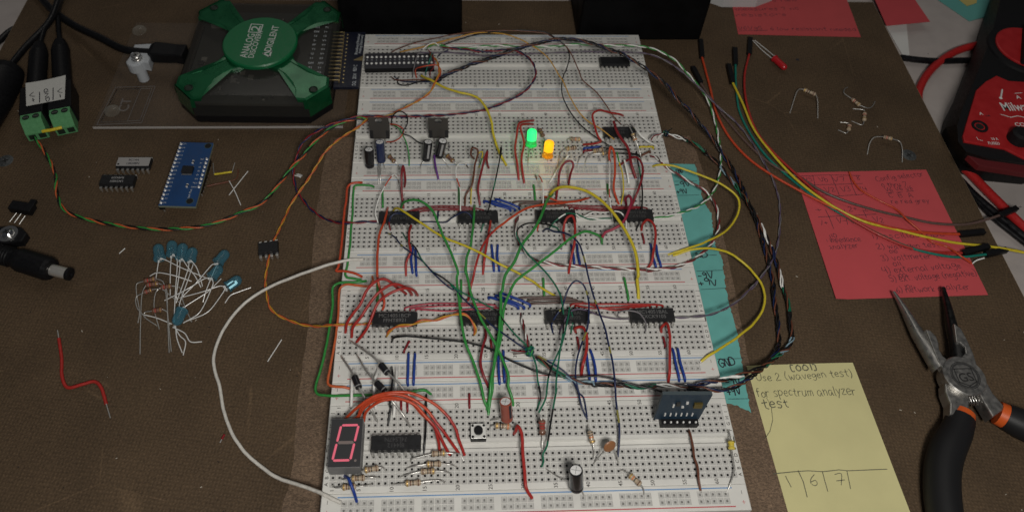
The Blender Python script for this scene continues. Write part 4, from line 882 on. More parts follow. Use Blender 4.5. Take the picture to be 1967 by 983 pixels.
q = MB(); q.tube(T('e7',(400,750,.62),(490,735,.66),(585,712,.62)), .09, wm('yellow'), 10); yj = obj('jumper_wire', q, label='short yellow jumper bridging the green terminals of the two adaptors', cat='wire')
q = MB(); lead(q, T('e7',(583,712,.62),(610,712,.5),(618,750,.2)), .03); obj('bare_end', q, yj)
# barrel plug lower left, tab with screw, slide switch
e = empty('barrel_plug', T('f',(60,520,0))[0], 'black barrel plug with shiny steel tip lying at the left edge', 'plug')
A, Bq = T('f',(-30,478,.55))[0], T('f',(100,518,.55))[0]; M = axis(A, Bq); L = (Bq-A).length
q = MB(); q.lathe([(0,0),(.42,0),(.44,L*.3),(.42,L*.45),(.5,L*.5),(.55,L*.55),(.56,L*.94),(.5,L*.99),(.4,L),(0,L)], BLK, M, 30)
for k in range(4): q.lathe([(.45,L*(.27+.04*k)),(.49,L*(.28+.04*k)),(.45,L*(.29+.04*k))], BLK, M, 24)
obj('grip', q, e)
C2 = T('f',(136,527,.55))[0]; M = axis(Bq, C2); L = (C2-Bq).length
q = MB(); q.lathe([(0,0),(.27,0),(.27,L*.82)], mat('polished_tip', (.75,.73,.68), rough=.25, metal=.7), M, 26); obj('steel_tip', q, e)
q = MB(); q.lathe([(.27,L*.82),(.3,L*.83),(.3,L*.98),(.26,L),(.12,L),(.1,L-.1),(0,L-.1)], BLK, M, 26); obj('tip_ring', q, e)
e = empty('bracket', T('f',(20,455,0))[0], 'black plastic tab with a shiny screw and washer above the lower left barrel plug', 'bracket')
pts = [T('c8',p+(.45,))[0] for p in ((-60,340),(130,325),(215,345),(265,400),(215,480),(60,500),(-60,500))]
q = MB(); q.prism([(p.x,p.y) for p in pts], .02, .45, BLK, bev=.06); obj('tab', q, e)
sc = T('c8',(80,410,.46))[0]
q = MB(); q.lathe([(.0,.04),(.2,.04),(.46,.04),(.46,.0)], STEEL, Matrix.Translation(sc), 30); obj('washer', q, e)
q = MB(); q.lathe([(.27,.04),(.26,.12),(.18,.2),(0,.23)], mat('screw_bright', (.8,.8,.8), rough=.15, metal=1), Matrix.Translation(sc), 30)
for an in (.5,2.07): q.box(sc+V((0,0,.215)), (.26,.06,.04 if an < 1 else .038), HOLEM, rz=an)
obj('screw', q, e)
e = empty('slide_switch', T('f',(45,405,0))[0], 'small black three-pin switch lying on its side by the left edge', 'switch')
x = T('c8',(330,150,.4))[0]-T('c8',(130,120,.4))[0]; M = basis(T('c8',(235,185,.0))[0], x)
q = MB(); q.box((0,.05,.2),(1.15,.5,.4),BLK,M); obj('housing', q, e, bevel=.03)
q = MB(); q.box((.35,.42,.22),(.3,.3,.2),BLK,M); obj('lever', q, e, bevel=.02)
for (x0,y0,x1,y1) in ((165,200,95,290),(210,208,142,300),(250,230,190,315)): q = MB(); lead(q, T('c8',(x0,y0,.25),(x1,y1,.12)), .035); obj('pin', q, e)
# ------------------------------------------------------------ black boxes behind the boards
DK = mat('box_black', (.003,.003,.0035), rough=.6, spec=.15, var=.2, vscale=1)
def bigbox(x0, x1, ypx, label, tap, dy=9, hh=7):
    a, b2 = U(x0,ypx,0), U(x1,ypx,0); q = MB(); d = V((0,dy,0)); t = tap
    vs = [a,b2,b2+d,a+d, a+V((t,0,hh)),b2+V((-t,0,hh)),b2+d+V((-t,0,hh)),a+d+V((t,0,hh))]
    q.add([v+V((0,0,.01)) for v in vs], [(3,2,1,0),(0,1,5,4),(1,2,6,5),(2,3,7,6),(3,0,4,7),(4,5,6,7)], DK)
    return obj('black_box', q, label=label, cat='box', bevel=.25)
bigbox(655, 888, 71, 'black box behind the left end of the farthest breadboard', .1)
bigbox(1108, 1345, 80, 'black box behind the right end of the farthest breadboard', .1)
q = MB(); a = U(1372,8,0); q.prism([(a.x-.5,a.y+4),(a.x-.5,a.y+.2),(a.x+.4,a.y-.35),(a.x+2.6,a.y-.35),(a.x+3.9,a.y+.3),(a.x+4.2,a.y+4)], .02, 1.2, mat('white_shell', (.5,.5,.5), rough=.4), bev=.2)
obj('white_case', q, label='rounded white case just in view at the top edge by the pink note', cat='case')
# ------------------------------------------------------------ paper notes
def note(name, label, corners, z, col, lift=.0, th=.02, curl=None, cat='sticky note'):
    P = [U(*c, z) for c in corners]; N = 12; q = MB(); m = mat('paper_' + name + label[:6], col, rough=.85, spec=.2, bump=.05, bscale=3, var=.04, vscale=.6)
    vs = []
    for j in range(N+1):
        for i in range(N+1):
            u, v = i/N, j/N; p = P[0]*(1-u)*(1-v)+P[1]*u*(1-v)+P[2]*u*v+P[3]*(1-u)*v
            dz = curl(u, v) if curl else 0
            vs.append(p + V((0,0,dz)))
    fs = [(j*(N+1)+i, (j+1)*(N+1)+i, (j+1)*(N+1)+i+1, j*(N+1)+i+1) for j in range(N) for i in range(N)]
    q.add(vs, fs, m, True); q.add([v-V((0,0,th)) for v in vs], [f[::-1] for f in fs], m, True)
    per = [i for i in range(N+1)] + [(j)*(N+1)+N for j in range(1,N+1)] + [N*(N+1)+i for i in range(N-1,-1,-1)] + [j*(N+1) for j in range(N-1,0,-1)]
    k = len(per)
    for a in range(k): b2 = per[(a+1)%k]; a2 = per[a]; q.add([vs[a2],vs[b2],vs[b2]-V((0,0,th)),vs[a2]-V((0,0,th))], [(0,1,2,3)], m)
    return obj('sticky_note', q, label=label, cat=cat)
PINK = (.56,.085,.095)
n1 = note('pink', 'pink note listing the config selector and analyzer modes, wires lying across it', ((1527,332),(1779,326),(1898,566),(1604.5,575)), .03, PINK, curl=lambda u, v: .1*max(0,.08-u)*12*v)
q = MB(); z = .038; pk = mat('pencil', (.07,.03,.045), rough=.7)
def h2(s, c, p0, p1, h=None, lw=.026):
    x0, y0, k = CROPS[c]; hand(q, s, (x0+p0[0]/k, y0+p0[1]/k), (x0+p1[0]/k, y0+p1[1]/k), z, pk, h=h, lw=lw)
h2('Config selector','c2',(605,158),(900,125),.42); h2('0 thru 7','c2',(640,195),(795,188),.36); h2('V6 V6 V6','c2',(662,222),(832,212),.36); h2('C  B  A','c2',(688,262),(832,258),.4); h2('re red grey','c2',(700,298),(935,290),.36)
h2('Vb','c2',(250,165),(300,160),.42); h2('V5','c2',(150,160),(200,160),.42); h2('V7','c2',(335,160),(405,155),.42); h2('8','c2',(482,152),(500,152),.42); h2('V2','c2',(285,228),(345,224),.42); h2('V3','c2',(385,222),(440,220),.42); h2('V4','c2',(485,220),(545,216),.42)
h2('1+','c2',(205,355),(262,352),.42); h2('1-','c2',(330,350),(380,350),.42); h2('2+','c2',(430,345),(485,345),.42); h2('2-','c2',(530,345),(575,345),.42); h2('V+','c2',(245,435),(300,435),.42); h2('V-','c2',(360,420),(415,420),.42); h2('V1','c2',(440,420),(490,420),.4); h2('V2','c2',(590,415),(650,415),.42)
h2('110','c2',(310,515),(355,510),.3); h2('7) impedance','c2',(265,545),(505,535),.4); h2('analyzer','c2',(300,585),(490,575),.4)
h2('1) oscilloscope','c2',(580,520),(1030,505),.4); h2('2) wavegen test','c2',(610,585),(1000,570),.4); h2('010','c2',(690,612),(735,608),.26); h2('3) voltmeter test','c2',(640,658),(1080,635),.42); h2('011','c2',(712,690),(758,685),.28)
h2('4) external voltage','c2',(650,738),(1135,700),.46); h2('100','c2',(742,765),(790,760),.26); h2('5) ext. voltage (negative)','c2',(695,790),(1235,750),.44); h2('101','c2',(785,835),(830,832),.26); h2('6) network analyzer','c2',(735,860),(1190,835),.42)
def ln(c, *pts, lw=.03):
    x0, y0, k = CROPS[c]; q.ribbon([U(x0+x/k, y0+y/k, z) for x, y in pts], lw, pk)
ln('c2',(125,125),(300,118),(500,122)); ln('c2',(135,182),(330,178),(515,172)); ln('c2',(170,240),(370,250),(520,240)); ln('c2',(200,120),(215,180)); ln('c2',(315,120),(345,190),(370,250)); ln('c2',(430,120),(450,190),(475,245))
ln('c2',(190,385),(400,375),(600,365)); ln('c2',(280,335),(305,385),(332,455)); ln('c2',(400,335),(420,430)); ln('c2',(515,335),(540,385)); ln('c2',(665,230),(710,228)); ln('c2',(728,228),(765,226)); ln('c2',(790,222),(835,218))
obj('handwriting', q, n1)
n2 = note('pinktop', 'pink note at the top edge with three lines about resistors', ((1396,-40),(1612,-40),(1653.5,71.5),(1418,66)), .03, (.5,.08,.085))
q = MB(); z = .038
h2('measures ? nc','c1',(385,60),(730,55),.4); h2('resistors','c1',(385,92),(660,88),.4); h2('in series new','c1',(400,12),(720,8),.4); h2('V6Vg5 . 6 low resistant needed','c1',(398,165),(1045,172),.42); ln('c1',(398,172),(555,168))
obj('handwriting', q, n2)
note('red', 'red-pink note half off the hardboard at the top right', ((1672,-20),(1744,-20),(1786.5,42),(1703,50)), .03, (.5,.07,.08))
note('white', 'white paper corner beneath the red-pink note at the top right', ((1690,30),(1740,30),(1747,106),(1735,108)), TH+.05, (.62,.62,.6), cat='paper')
note('teal', 'teal note at the top right corner beyond the hardboard', ((1765,-25),(1908,-25),(1892,33),(1862,41)), TH+.06, (.12,.36,.33))
note('yellowtop', 'yellow note on the teal note at the top right', ((1810,-25),(1880,-25),(1876,6),(1858,12)), TH+.1, (.5,.42,.15))
ny = note('yellow', 'yellow note about the spectrum analyzer test, with the digits 1 6 7', ((1434,702),(1638,696),(1766,1035),(1530,1040)), .03, (.6,.56,.29), curl=lambda u, v: .03*math.sin(u*3) + .25*max(0,u-.9)*10*.35*(v) + .12*max(0,v-.93)*14)
q = MB(); z = .075; pk = mat('pencil_grey', (.13,.13,.09), rough=.6)
def h3(*a, **k): h2(*a, **k)
h3('[001]','c3',(275,368),(382,362),.38,lw=.05); h3('Use 2 (wavegen test)','c3',(125,412),(540,392),.44); h3('for spectrum analyzer','c3',(125,480),(555,470),.52); h3('test','c3',(155,535),(262,522),.55,lw=.04)
ln('c3',(195,815),(300,805),(345,802),(410,806),(480,798),(520,802),(690,795)); ln('c3',(303,802),(325,850),(342,916)); ln('c3',(408,805),(420,850),(432,892)); ln('c3',(515,802),(525,850),(531,880)); 
h3('1','c3',(268,878),(276,876),.62); h3('6','c3',(362,870),(390,870),.62); h3('7','c3',(478,866),(508,864),.66); ln('c3',(470,846),(505,842))
ln('c3',(165,485),(185,520),(192,580),(180,630),(158,662), lw=.015)
obj('handwriting', q, ny)
# teal tape along the right edge of the boards, in three torn strips
TEAL = (.13,.40,.37)
def tape(label, pts, z0, torn=()):
    q = MB(); m = mat('teal_tape', TEAL, rough=.75, bump=.15, bscale=6, var=.06, vscale=1.2); out = []
    for i in range(len(pts)):
        a, b2 = U(*pts[i], z0), U(*pts[(i+1)%len(pts)], z0)
        if i in torn:
            n = max(2, int((b2-a).length/.12))
            for k in range(n): p = a.lerp(b2, k/n); out.append(p + V((R.uniform(-.04,.04), R.uniform(-.04,.04), 0)))
        else: out.append(a)
    q.prism([(p.x,p.y) for p in out], z0-.012, z0, m); return obj('tape', q, label=label, cat='tape')
zt_ = .055
ta = tape('ragged teal tape with handwritten rail names along the right side of the breadboards', [(1262,314),(1336,316),(1342,345),(1350,385),(1366,410),(1374,470),(1388,500),(1394,555),(1405,600),(1418,650),(1432,740),(1443,791),(1405,775),(1345,770)], zt_, torn=(1,2,3,4,5,6,7,8,9,10,11))
q = MB(); z = zt_+.005; pk = INK
h2('GND','c5',(215,188),(255,182),.36,lw=.045); h2('-9V','c5',(208,280),(305,272),.4,lw=.05); h2('+9V','c5',(215,325),(285,318),.4,lw=.05); h2('ND','c5',(345,752),(420,755),.42,lw=.05); h2('-9V','c5',(358,895),(462,890),.46,lw=.055); h2('+9V','c5',(365,945),(485,938),.48,lw=.055)
for l in (((195,240),(345,238)),((205,335),(362,332)),((335,740),(480,735)),((345,845),(520,838)),((375,968),(548,958))): ln('c5', *l, lw=.025)
h2('GND','b3',(830,752),(955,748),.5,lw=.055); ln('b3',(810,692),(1015,688),lw=.025); h2('-9V','d3',(1575,620),(1740,600),.45,lw=.055); ln('d3',(1560,545),(1780,530),lw=.025); h2('+9V','d3',(1590,735),(1750,720),.5,lw=.055); ln('d3',(1590,772),(1830,768),lw=.025)
obj('handwriting', q, ta)
# ------------------------------------------------------------ multimeter and its leads
em = empty('multimeter', U(1900,200,TH), 'red and black multimeter at the right edge', 'multimeter')
RBR = mat('meter_rubber', (.008,.008,.009), rough=.6, spec=.25, bump=.25, bscale=12, var=.2); RDP = mat('meter_red', (.38,.015,.017), rough=.42, var=.08, vscale=2)
zm_ = 2.2
def poly(c, P, z): x0, y0, k = CROPS[c]; return [U(x0+x/k, y0+y/k, z) for x, y in P]
bp_ = poly('c4', ((395,-60),(345,90),(300,225),(235,400),(190,520),(130,640),(108,730),(150,850),(200,930),(330,985),(600,1010),(1300,900),(1300,-60)), zm_)
b0_ = poly('c4', ((395,-60),(345,90),(300,225),(235,400),(190,520),(130,640),(108,730),(150,850),(200,930),(330,985),(600,1010),(1300,900),(1300,-60)), .4)
t0_ = poly('c4', ((440,-60),(400,90),(365,225),(310,370),(262,490),(205,620),(175,720),(180,810),(225,868),(340,905),(600,935),(1300,850),(1300,-60)), zm_)
cm_ = sum(b0_, V((0,0,0)))/len(b0_); lo_ = [V((cm_.x+(p.x-cm_.x)*.97, cm_.y+(p.y-cm_.y)*.97, TH+.01)) for p in b0_]; m0_ = [a_.lerp(b_2,.82)+V((0,0,.12)) for a_, b_2 in zip(b0_, t0_)]; n = len(b0_); q = MB()
rings_ = [lo_, b0_, m0_, t0_]; allv = [v for r_ in rings_ for v in r_]
for k in range(3): q.add(allv[k*n:(k+2)*n], [(i,(i+1)%n,n+(i+1)%n,n+i) for i in range(n)], RBR, k == 2)
q.add(t0_, [tuple(range(n))], RBR)
obj('rubber_case', q, em)
rp = poly('c4', ((400,432),(470,462),(560,468),(1100,430),(1100,900),(560,905),(450,850),(215,808),(208,775),(285,515),(340,465)), zm_+.12)
q = MB(); q.prism([(p.x,p.y) for p in rp], zm_-.02, zm_+.12, RDP, bev=.05); fp = obj('front_panel', q, em)
dc = poly('c4', ((565,290),), zm_)[0]; q = MB(); q.lathe([(2.15,0),(2.1,.12),(1.9,.16),(0,.16)], RBR, Matrix.Translation(dc), 48); dl = obj('dial', q, em)
rr = abs(poly('c4', ((400,290),), zm_)[0].x - dc.x); q = MB(); q.lathe([(rr,.15),(rr,.24),(rr-.06,.28),(0,.28)], RDP, Matrix.Translation(dc), 48); obj('dial_face', q, dl)
q = MB(); M = Matrix.Translation(dc) @ Matrix.Rotation(rad(62),4,'Z'); q.box((0,0,.4),(2*rr,.75,.5),RBR,M); obj('dial_knob', q, dl, bevel=.12)
zz = zm_+.128; pt = poly('c4', ((303,725),(497,800)), zz)
q = MB(); q.lathe([(.42,0),(.42,.05),(.3,.06),(.27,.0)], RBR, Matrix.Translation(pt[0]), 26); q.lathe([(.27,.01),(.21,.012)], RDP, Matrix.Translation(pt[0]), 26); q.lathe([(.21,.012),(0,.012)], HOLEM, Matrix.Translation(pt[0]), 26); obj('socket', q, em)
q = MB(); q.lathe([(.55,0),(.5,.5),(.35,.6),(0,.6)], RBR, Matrix.Translation(poly('c4',((520,800),),zz)[0]), 26); obj('socket', q, em)
q = MB()
def mt_(s, c, h, w=None, m=None, rz=0): 
    p = poly('c4', (c,), zz+.004)[0]; printed(q, s, Matrix.Translation(p) @ Matrix.Rotation(rad(rz),4,'Z'), h, m or WHITEP, width=w)
q = MB(); mt_('A',(310,650),.2); mt_('mA',(350,662),.13,m=INK); mt_('Milwaukee',(560,610),.62,2.6); mt_('A',(523,556),.26); mt_('COM',(548,712),.26); mt_('10 A',(390,795),.17,.35); mt_('FUSED',(385,820),.18,.6,rz=-3)
pp = poly('c4', ((505,535),(545,532)), zz+.004); q.ribbon(pp, .04, WHITEP)
pp = poly('c4', ((425,655),(480,672),(520,664),(560,672)), zz+.004); q.ribbon(pp, .05, WHITEP); pp = poly('c4', ((285,785),(295,800),(320,805)), zz+.004); q.ribbon(pp, .03, WHITEP)
th_ = poly('c4', ((432,515),(424,562)), zz+.004); q.tube([th_[0],th_[1]], .05, WHITEP, 8); q.lathe([(0.09,.0),(.09,.01),(0,.01)], WHITEP, Matrix.Translation(th_[1]), 14)
obj('lettering', q, fp)
q = MB(); q.prism([(p.x,p.y) for p in poly('c4', ((235,890),(330,915),(620,955),(1000,930),(1000,985),(620,1000),(300,950)), zm_+.03)], zm_-.3, zm_+.05, mat('meter_dark_red', (.1,.008,.01), rough=.5), bev=.03); obj('lower_panel', q, em)
RL = mat('lead_red', (.42,.02,.02), rough=.35, var=.08); z_ = TH+.3
cable('test_lead', 'thick red test lead curving from the multimeter to the edge of the hardboard', T('c1',(1760,240,z_),(1680,255,z_),(1580,290,z_),(1470,370,z_),(1410,450,z_),(1385,530,z_),(1400,620,z_)), .24, 'test lead', RL)
cable('test_lead', 'thick red test lead running to the right edge below the multimeter', T('c2',(1130,60,z_),(1180,100,z_),(1300,220,z_),(1420,340,z_),(1560,480,z_)), .24, 'test lead', RL)
cable('test_lead', 'black test lead above the red one between notes and multimeter', T('c1',(1290,318,z_),(1380,330,z_),(1500,338,z_),(1600,335,z_),(1720,330,z_)), .2, 'test lead')
cable('test_lead', 'black test lead beside the red one at the right edge', T('c2',(1100,120,z_),(1220,245,z_),(1330,340,z_),(1450,440,z_),(1570,540,z_)), .2, 'test lead')
cable('test_lead', 'second black lead just below the other at the right edge', T('c2',(1120,170,z_),(1240,290,z_),(1350,400,z_),(1450,480,z_),(1570,575,z_)), .12, 'test lead')
cable('mains_cable', 'dark cable lying on the desk at the upper left corner', T('f',(-30,100,TH+.25),(0,78,TH+.25),(15,64,TH+.25),(28,56,TH+.2),(45,50,TH+.2)), .2)
# ------------------------------------------------------------ long-nose pliers
ep = empty('pliers', U(1852,720,.4), 'open long-nose pliers with black and orange handles', 'pliers')
PST = mat('plier_steel', (.42,.41,.39), rough=.36, metal=.9, bump=.12, bscale=14, var=.07, vscale=5)
PSD = mat('plier_steel_dark', (.05,.05,.05), rough=.35, metal=.9, var=.3, vscale=5)
HND = mat('handle_rubber', (.012,.012,.013), rough=.5, spec=.35, bump=.1, bscale=20); ORG = mat('handle_orange', (.62,.1,.015), rough=.45)
def P4_(pts, z): return [(p.x, p.y) for p in poly('d4', pts, z)]
# left jaw runs down right to the right handle; right jaw to the left handle
q = MB(); vs = []
def loft(q, secs, m):
    """secs: (left, right, zlow, zhigh) outlines in the measured view; a solid lofted through them"""
    vs = []
    for l, r, z0, z1 in secs:
        a, b2 = poly('d4', (l,), z1)[0], poly('d4', (r,), z1)[0]; d = (b2-a); h = z1-z0
        for u, w in ((0,.35),(.12,.85),(.35,1),(.65,1),(.88,.85),(1,.35),(.9,0),(.1,0)):
            p = a + d*u; vs.append(V((p.x, p.y, z0 + h*w)))
    n = 8; N = len(secs)
    fs = [(i*n+j, i*n+(j+1)%n, (i+1)*n+(j+1)%n, (i+1)*n+j) for i in range(N-1) for j in range(n)]
    q.add(vs, fs, m, True); q.add(vs[:n], [tuple(range(n))], m); q.add(vs[-n:], [tuple(range(n))[::-1]], m)
loft(q, [((77,42),(90,42),.4,.5),((118,110),(140,100),.4,.7),((172,220),(213,200),.55,1.0),((220,300),(262,260),.65,1.15),((262,375),(305,340),.7,1.2)], PST); obj('jaw', q, ep)
q = MB(); q.prism(P4_(((218,206),(235,208),(262,235),(272,262),(275,290),(290,318),(310,335),(340,345),(400,400),(345,420),(315,405),(272,345),(248,285)), 1.2), .85, 1.22, PST, bev=.04); obj('jaw_plate', q, ep)
q = MB(); loft(q, [((288,24),(303,24),.4,.5),((302,90),(335,100),.4,.7),((318,170),(362,180),.5,1.0),((333,250),(395,260),.6,1.1),((340,335),(430,350),.65,1.15)], PSD); obj('jaw', q, ep)
q = MB(); q.prism(P4_(((338,180),(368,200),(395,250),(422,310),(444,385),(400,380),(340,342),(345,325),(372,322),(388,305),(385,280),(365,262),(348,258)), 1.18), .8, 1.19, PST, bev=.04); obj('jaw_plate', q, ep)
q = MB(); pc = poly('d4', ((386,400),), 1.28)[0]; q.lathe([(.82,-.8),(.9,-.05),(.85,0),(0,0)], PST, Matrix.Translation(pc), 48); hb_ = obj('pivot_disc', q, ep)
q = MB(); q.lathe([(.62,.005),(.6,.006)], PSD, Matrix.Translation(pc), 40); q.lathe([(.58,.004),(.5,.004)], mat('etched', (.1,.1,.1), rough=.5, metal=.8), Matrix.Translation(pc), 40)
et = MATS['etched']; printed(q, 'GS', Matrix.Translation(pc+V((.0,-.08,.006))) @ Matrix.Rotation(rad(4),4,'Z'), .38, mat('etch_dark',(.02,.02,.02),rough=.6), width=.62); 
for a, b2 in (((-.38,.3),(.38,.3)),((-.38,.3),(-.38,-.3)),((.38,.3),(.38,-.3)),((-.38,-.3),(0,-.48)),((.38,-.3),(0,-.48))): q.ribbon([pc+V((a[0],a[1],.006)), pc+V((b2[0],b2[1],.006))], .045, MATS['etch_dark'])
obj('emblem', q, hb_)
q = MB(); q.prism(P4_(((330,420),(395,455),(402,500),(400,568),(318,570),(320,520),(300,470),(298,435)), 1.0), .45, 1.05, PST, bev=.06); obj('shank', q, ep)
q = MB(); q.prism(P4_(((440,400),(465,415),(500,480),(555,542),(500,582),(462,520),(430,462)), 1.0), .45, 1.1, PST, bev=.06); obj('shank', q, ep)
def handle(pts, r, nm):
    q = MB(); c = spline([p for p in pts], .3); n = len(c)
    q.tube(c, [r[0] + (r[1]-r[0])*min(1, i/(n*.25)) for i in range(n)], HND, 18); return obj(nm, q, ep)
h1 = [poly('d4', (p,), .55)[0] for p in ((362,588),(345,640),(305,720),(285,800),(283,900),(295,1000),(330,1120))]
for i, p in enumerate(h1): p.z = .66
handle(h1, (.56,.68), 'handle')
q = MB(); q.tube([h1[0]+(h1[0]-h1[1]).normalized()*.28, h1[0]+(h1[1]-h1[0]).normalized()*.05], [.5,.54], ORG, 18); obj('orange_collar', q, ep)
h2_ = [poly('d4', (p,), .55)[0] for p in ((548,578),(620,612),(720,655),(850,720))]
for p in h2_: p.z = .66
handle(h2_, (.55,.66), 'handle')
q = MB(); q.tube([h2_[0]+(h2_[0]-h2_[1]).normalized()*.3, h2_[0]+(h2_[1]-h2_[0]).normalized()*.1], [.5,.54], ORG, 18); obj('orange_collar', q, ep)
q = MB(); a, b2 = poly('d4', ((395,510),(470,500)), .6); hl = []
d = b2-a; s = V((0,0,1)).cross(d.normalized())
for i in range(90): w = i/89*2*math.pi*7; hl.append(a+d*(i/89)+s*math.cos(w)*.2+V((0,0,1))*math.sin(w)*.2)
q.tube(hl, .035, STEEL, 6); obj('spring', q, ep)
# ------------------------------------------------------------ wires
def drop(p, d=.16): return V((p.x, p.y, p.z - d))
def wire(label, col, r, pts, tip0=False, tip1=False, group=None, stripes=None, name='wire', cat='wire', free=False):
    """pts: list of world points; stripes: list of (colour, from, to) fractions; bare metal ends are children"""
    q = MB(); c = spline(pts, .1); m = wm(col); nn_ = len(c); sd = V((len(label)*3.1, nn_*.7, ord(label[0])*1.3))
    amp = min(.03, r*.5)
    c = [p + (noise.noise_vector(p*1.1+sd) + noise.noise_vector(p*3.1+sd)*.35)*amp*min(1, i/4, (nn_-1-i)/4) for i, p in enumerate(c)]
    if stripes:
        fm = [(wm(k), a, b) for k, a, b in stripes]
        def sg(t):
            for k, a, b in fm:
                if a <= t <= b: return k
            return m
        # resample finely so the colour changes are sharp
        q.tube(c, r, m, 8, segm=sg)
    else: q.tube(c, r, m, 8)
    o = obj(name, q, label=label, cat=cat, group=group)
    for tip, p, nx in ((tip0, c[0], c[1]), (tip1, c[-1], c[-2])):
        if tip:
            d = (p-nx).normalized(); q = MB(); Lt = tip if isinstance(tip, (float, int)) and tip is not True else .16
            end = p + d*Lt*.5 + V((0,0,-Lt*.7)) if not free else p + d*Lt
            q.tube(spline([p - d*.03, p + d*Lt*.4, end], .04), .03, TIN, 6); obj('bare_end', q, o)
    return o
def twist(label, cols, r, pts, pitch=1.1, name='twisted_wires', cat='twisted wires', spread=1.0, rr=None, jitter=.25, seed=0):
    c = spline(pts, .07); n = len(cols); rg = random.Random(seed + len(pts)); ph0 = rg.uniform(0, 6)
    e = empty(name, V((c[len(c)//2].x, c[len(c)//2].y, c[len(c)//2].z)), label, cat)
    R0 = rr or (r*(1.02 if n == 2 else 1.2 if n == 3 else 1.0 + .28*n*.8))
    L = [0]
    for i in range(1, len(c)): L.append(L[-1] + (c[i]-c[i-1]).length)
    T_ = [(c[min(i+1,len(c)-1)]-c[max(i-1,0)]).normalized() for i in range(len(c))]
    a = T_[0].cross(V((0,0,1))).normalized(); fr = []
    for i in range(len(c)):
        a = a - T_[i]*a.dot(T_[i]); a = a.normalized(); fr.append((a.copy(), T_[i].cross(a)))
    for k, col in enumerate(cols):
        pp = []; w1 = rg.uniform(.6,1.4); w2 = rg.uniform(0,6)
        for i in range(len(c)):
            s = L[i]; ph = ph0 + 2*math.pi*(s/pitch + k/n) + jitter*math.sin(s*w1+w2); env = min(1, s/.25+.3, (L[-1]-s)/.25+.3)
            rad_ = R0*env*spread*(1 + .15*math.sin(s*w1*1.7+w2))
            a, b = fr[i]; pp.append(c[i] + a*math.cos(ph)*rad_ + b*math.sin(ph)*rad_)
        q = MB(); tot = L[-1]
        if col == 'mixed': seq = [wm(x) for x in ('white','dgreen','black','steel','dgreen','black','white','navy')]; q.tube(pp, r, seq[0], 7, segm=lambda t: seq[int(t*tot/1.3) % len(seq)])
        else: q.tube(pp, r, wm(col), 7)
        o = obj('strand', q, e)
    return e
TK = .058; TN = .036
# --- twisted pairs and bundles
twist('orange and yellow twisted pair looping far left over the hardboard', ['orange','amber'], .034,
  B('a3',(555,245,.9),(605,300,1.2),(618,380,1.3),(590,450,1.2),(540,530,1.0),(450,590,.85),(350,640,.75),(250,690,.75)) + B('a5',(215,130,.9)) + B('d1',(850,280,.9),(740,350,.85),(640,420,.8),(560,500,.6),(500,590,.3),(440,690,.0),(380,780,-.3),(300,890,-.6),(250,975,-.85)) + B('d8',(200,370,-.86),(110,570,-.78),(60,760,-.85),(45,900,-.86)) + B('f',(512,562,-.86),(520,592,-.86),(548,612,-.8),(600,626,-.5),(638,624,.1),(680,623,.12),(716,621,.1)), 1.25)
twist('dark blue and red twisted pair entering the middle board from the left', ['navy','darkred'], .038,
  B('a3',(640,195,.8),(800,208,.9),(950,225,1.0),(1150,212,1.2),(1240,250,1.2),(1310,330,1.3),(1312,420,1.2),(1230,520,.9),(1100,590,.7),(950,645,.6),(720,680,.6),(400,695,.7),(250,697,.8),(100,692,.9)) + B('d1',(830,200,1.0),(650,250,.95),(520,305,.85),(400,385,.5),(340,460,.2),(310,560,-.1),(285,640,-.4),(290,740,-.7),(320,840,-.85),(390,940,-.88)) + B('d8',(430,270,-.88),(520,340,-.85),(620,380,-.5),(690,393,-.1),(745,395,.08)) + B('a7',(230,388,.1),(300,385,.1),(390,383,.1)), 1.3)
twist('green, orange and black twisted wires from the paper-labelled adaptors along the left to the regulator', ['orange','green','black'], .042,
  T('f',(64,262,.3),(78,280,.2),(95,308,.12),(106,335,.1),(110,375,.1),(125,404,.1),(180,424,.1),(260,437,.1),(330,440,.1),(400,432,.1),(460,410,.15),(505,388,.3)) + T('d1',(220,700,.6),(300,600,.9),(380,520,1.1),(460,420,1.3),(540,345,1.5),(600,300,1.6),(700,245,1.8),(850,212,1.95),(925,218,1.9)), 1.6)
BLACKS = ['black','black','brown','navy']
twist('thick mostly black twisted bundle arching over the boards and down the right side', BLACKS[:4], .038,
  B('a3',(605,432,1.0),(680,390,1.2),(850,320,1.5),(1000,270,1.7),(1200,200,2.0),(1400,150,2.2)) + B('a4',(140,133,2.3),(300,148,2.25),(480,205,2.1),(600,250,2.0),(700,310,1.8),(820,395,1.5),(920,480,1.1),(1000,580,.8),(1080,660,.5),(1160,760,.1),(1240,850,-.3),(1300,940,-.6)) + B('c5',(570,130,-.7),(640,250,-.7),(700,400,-.75),(760,540,-.78),(800,680,-.78),(835,810,-.78),(865,950,-.78)) + B('b3',(1250,170,-.78),(1275,320,-.78),(1290,450,-.78),(1295,560,-.75),(1262,660,-.55),(1190,745,-.3),(1100,815,.1),(1010,880,.35),(900,925,.4),(780,935,.4),(650,925,.4),(570,930,.35)), 1.5, jitter=.6)
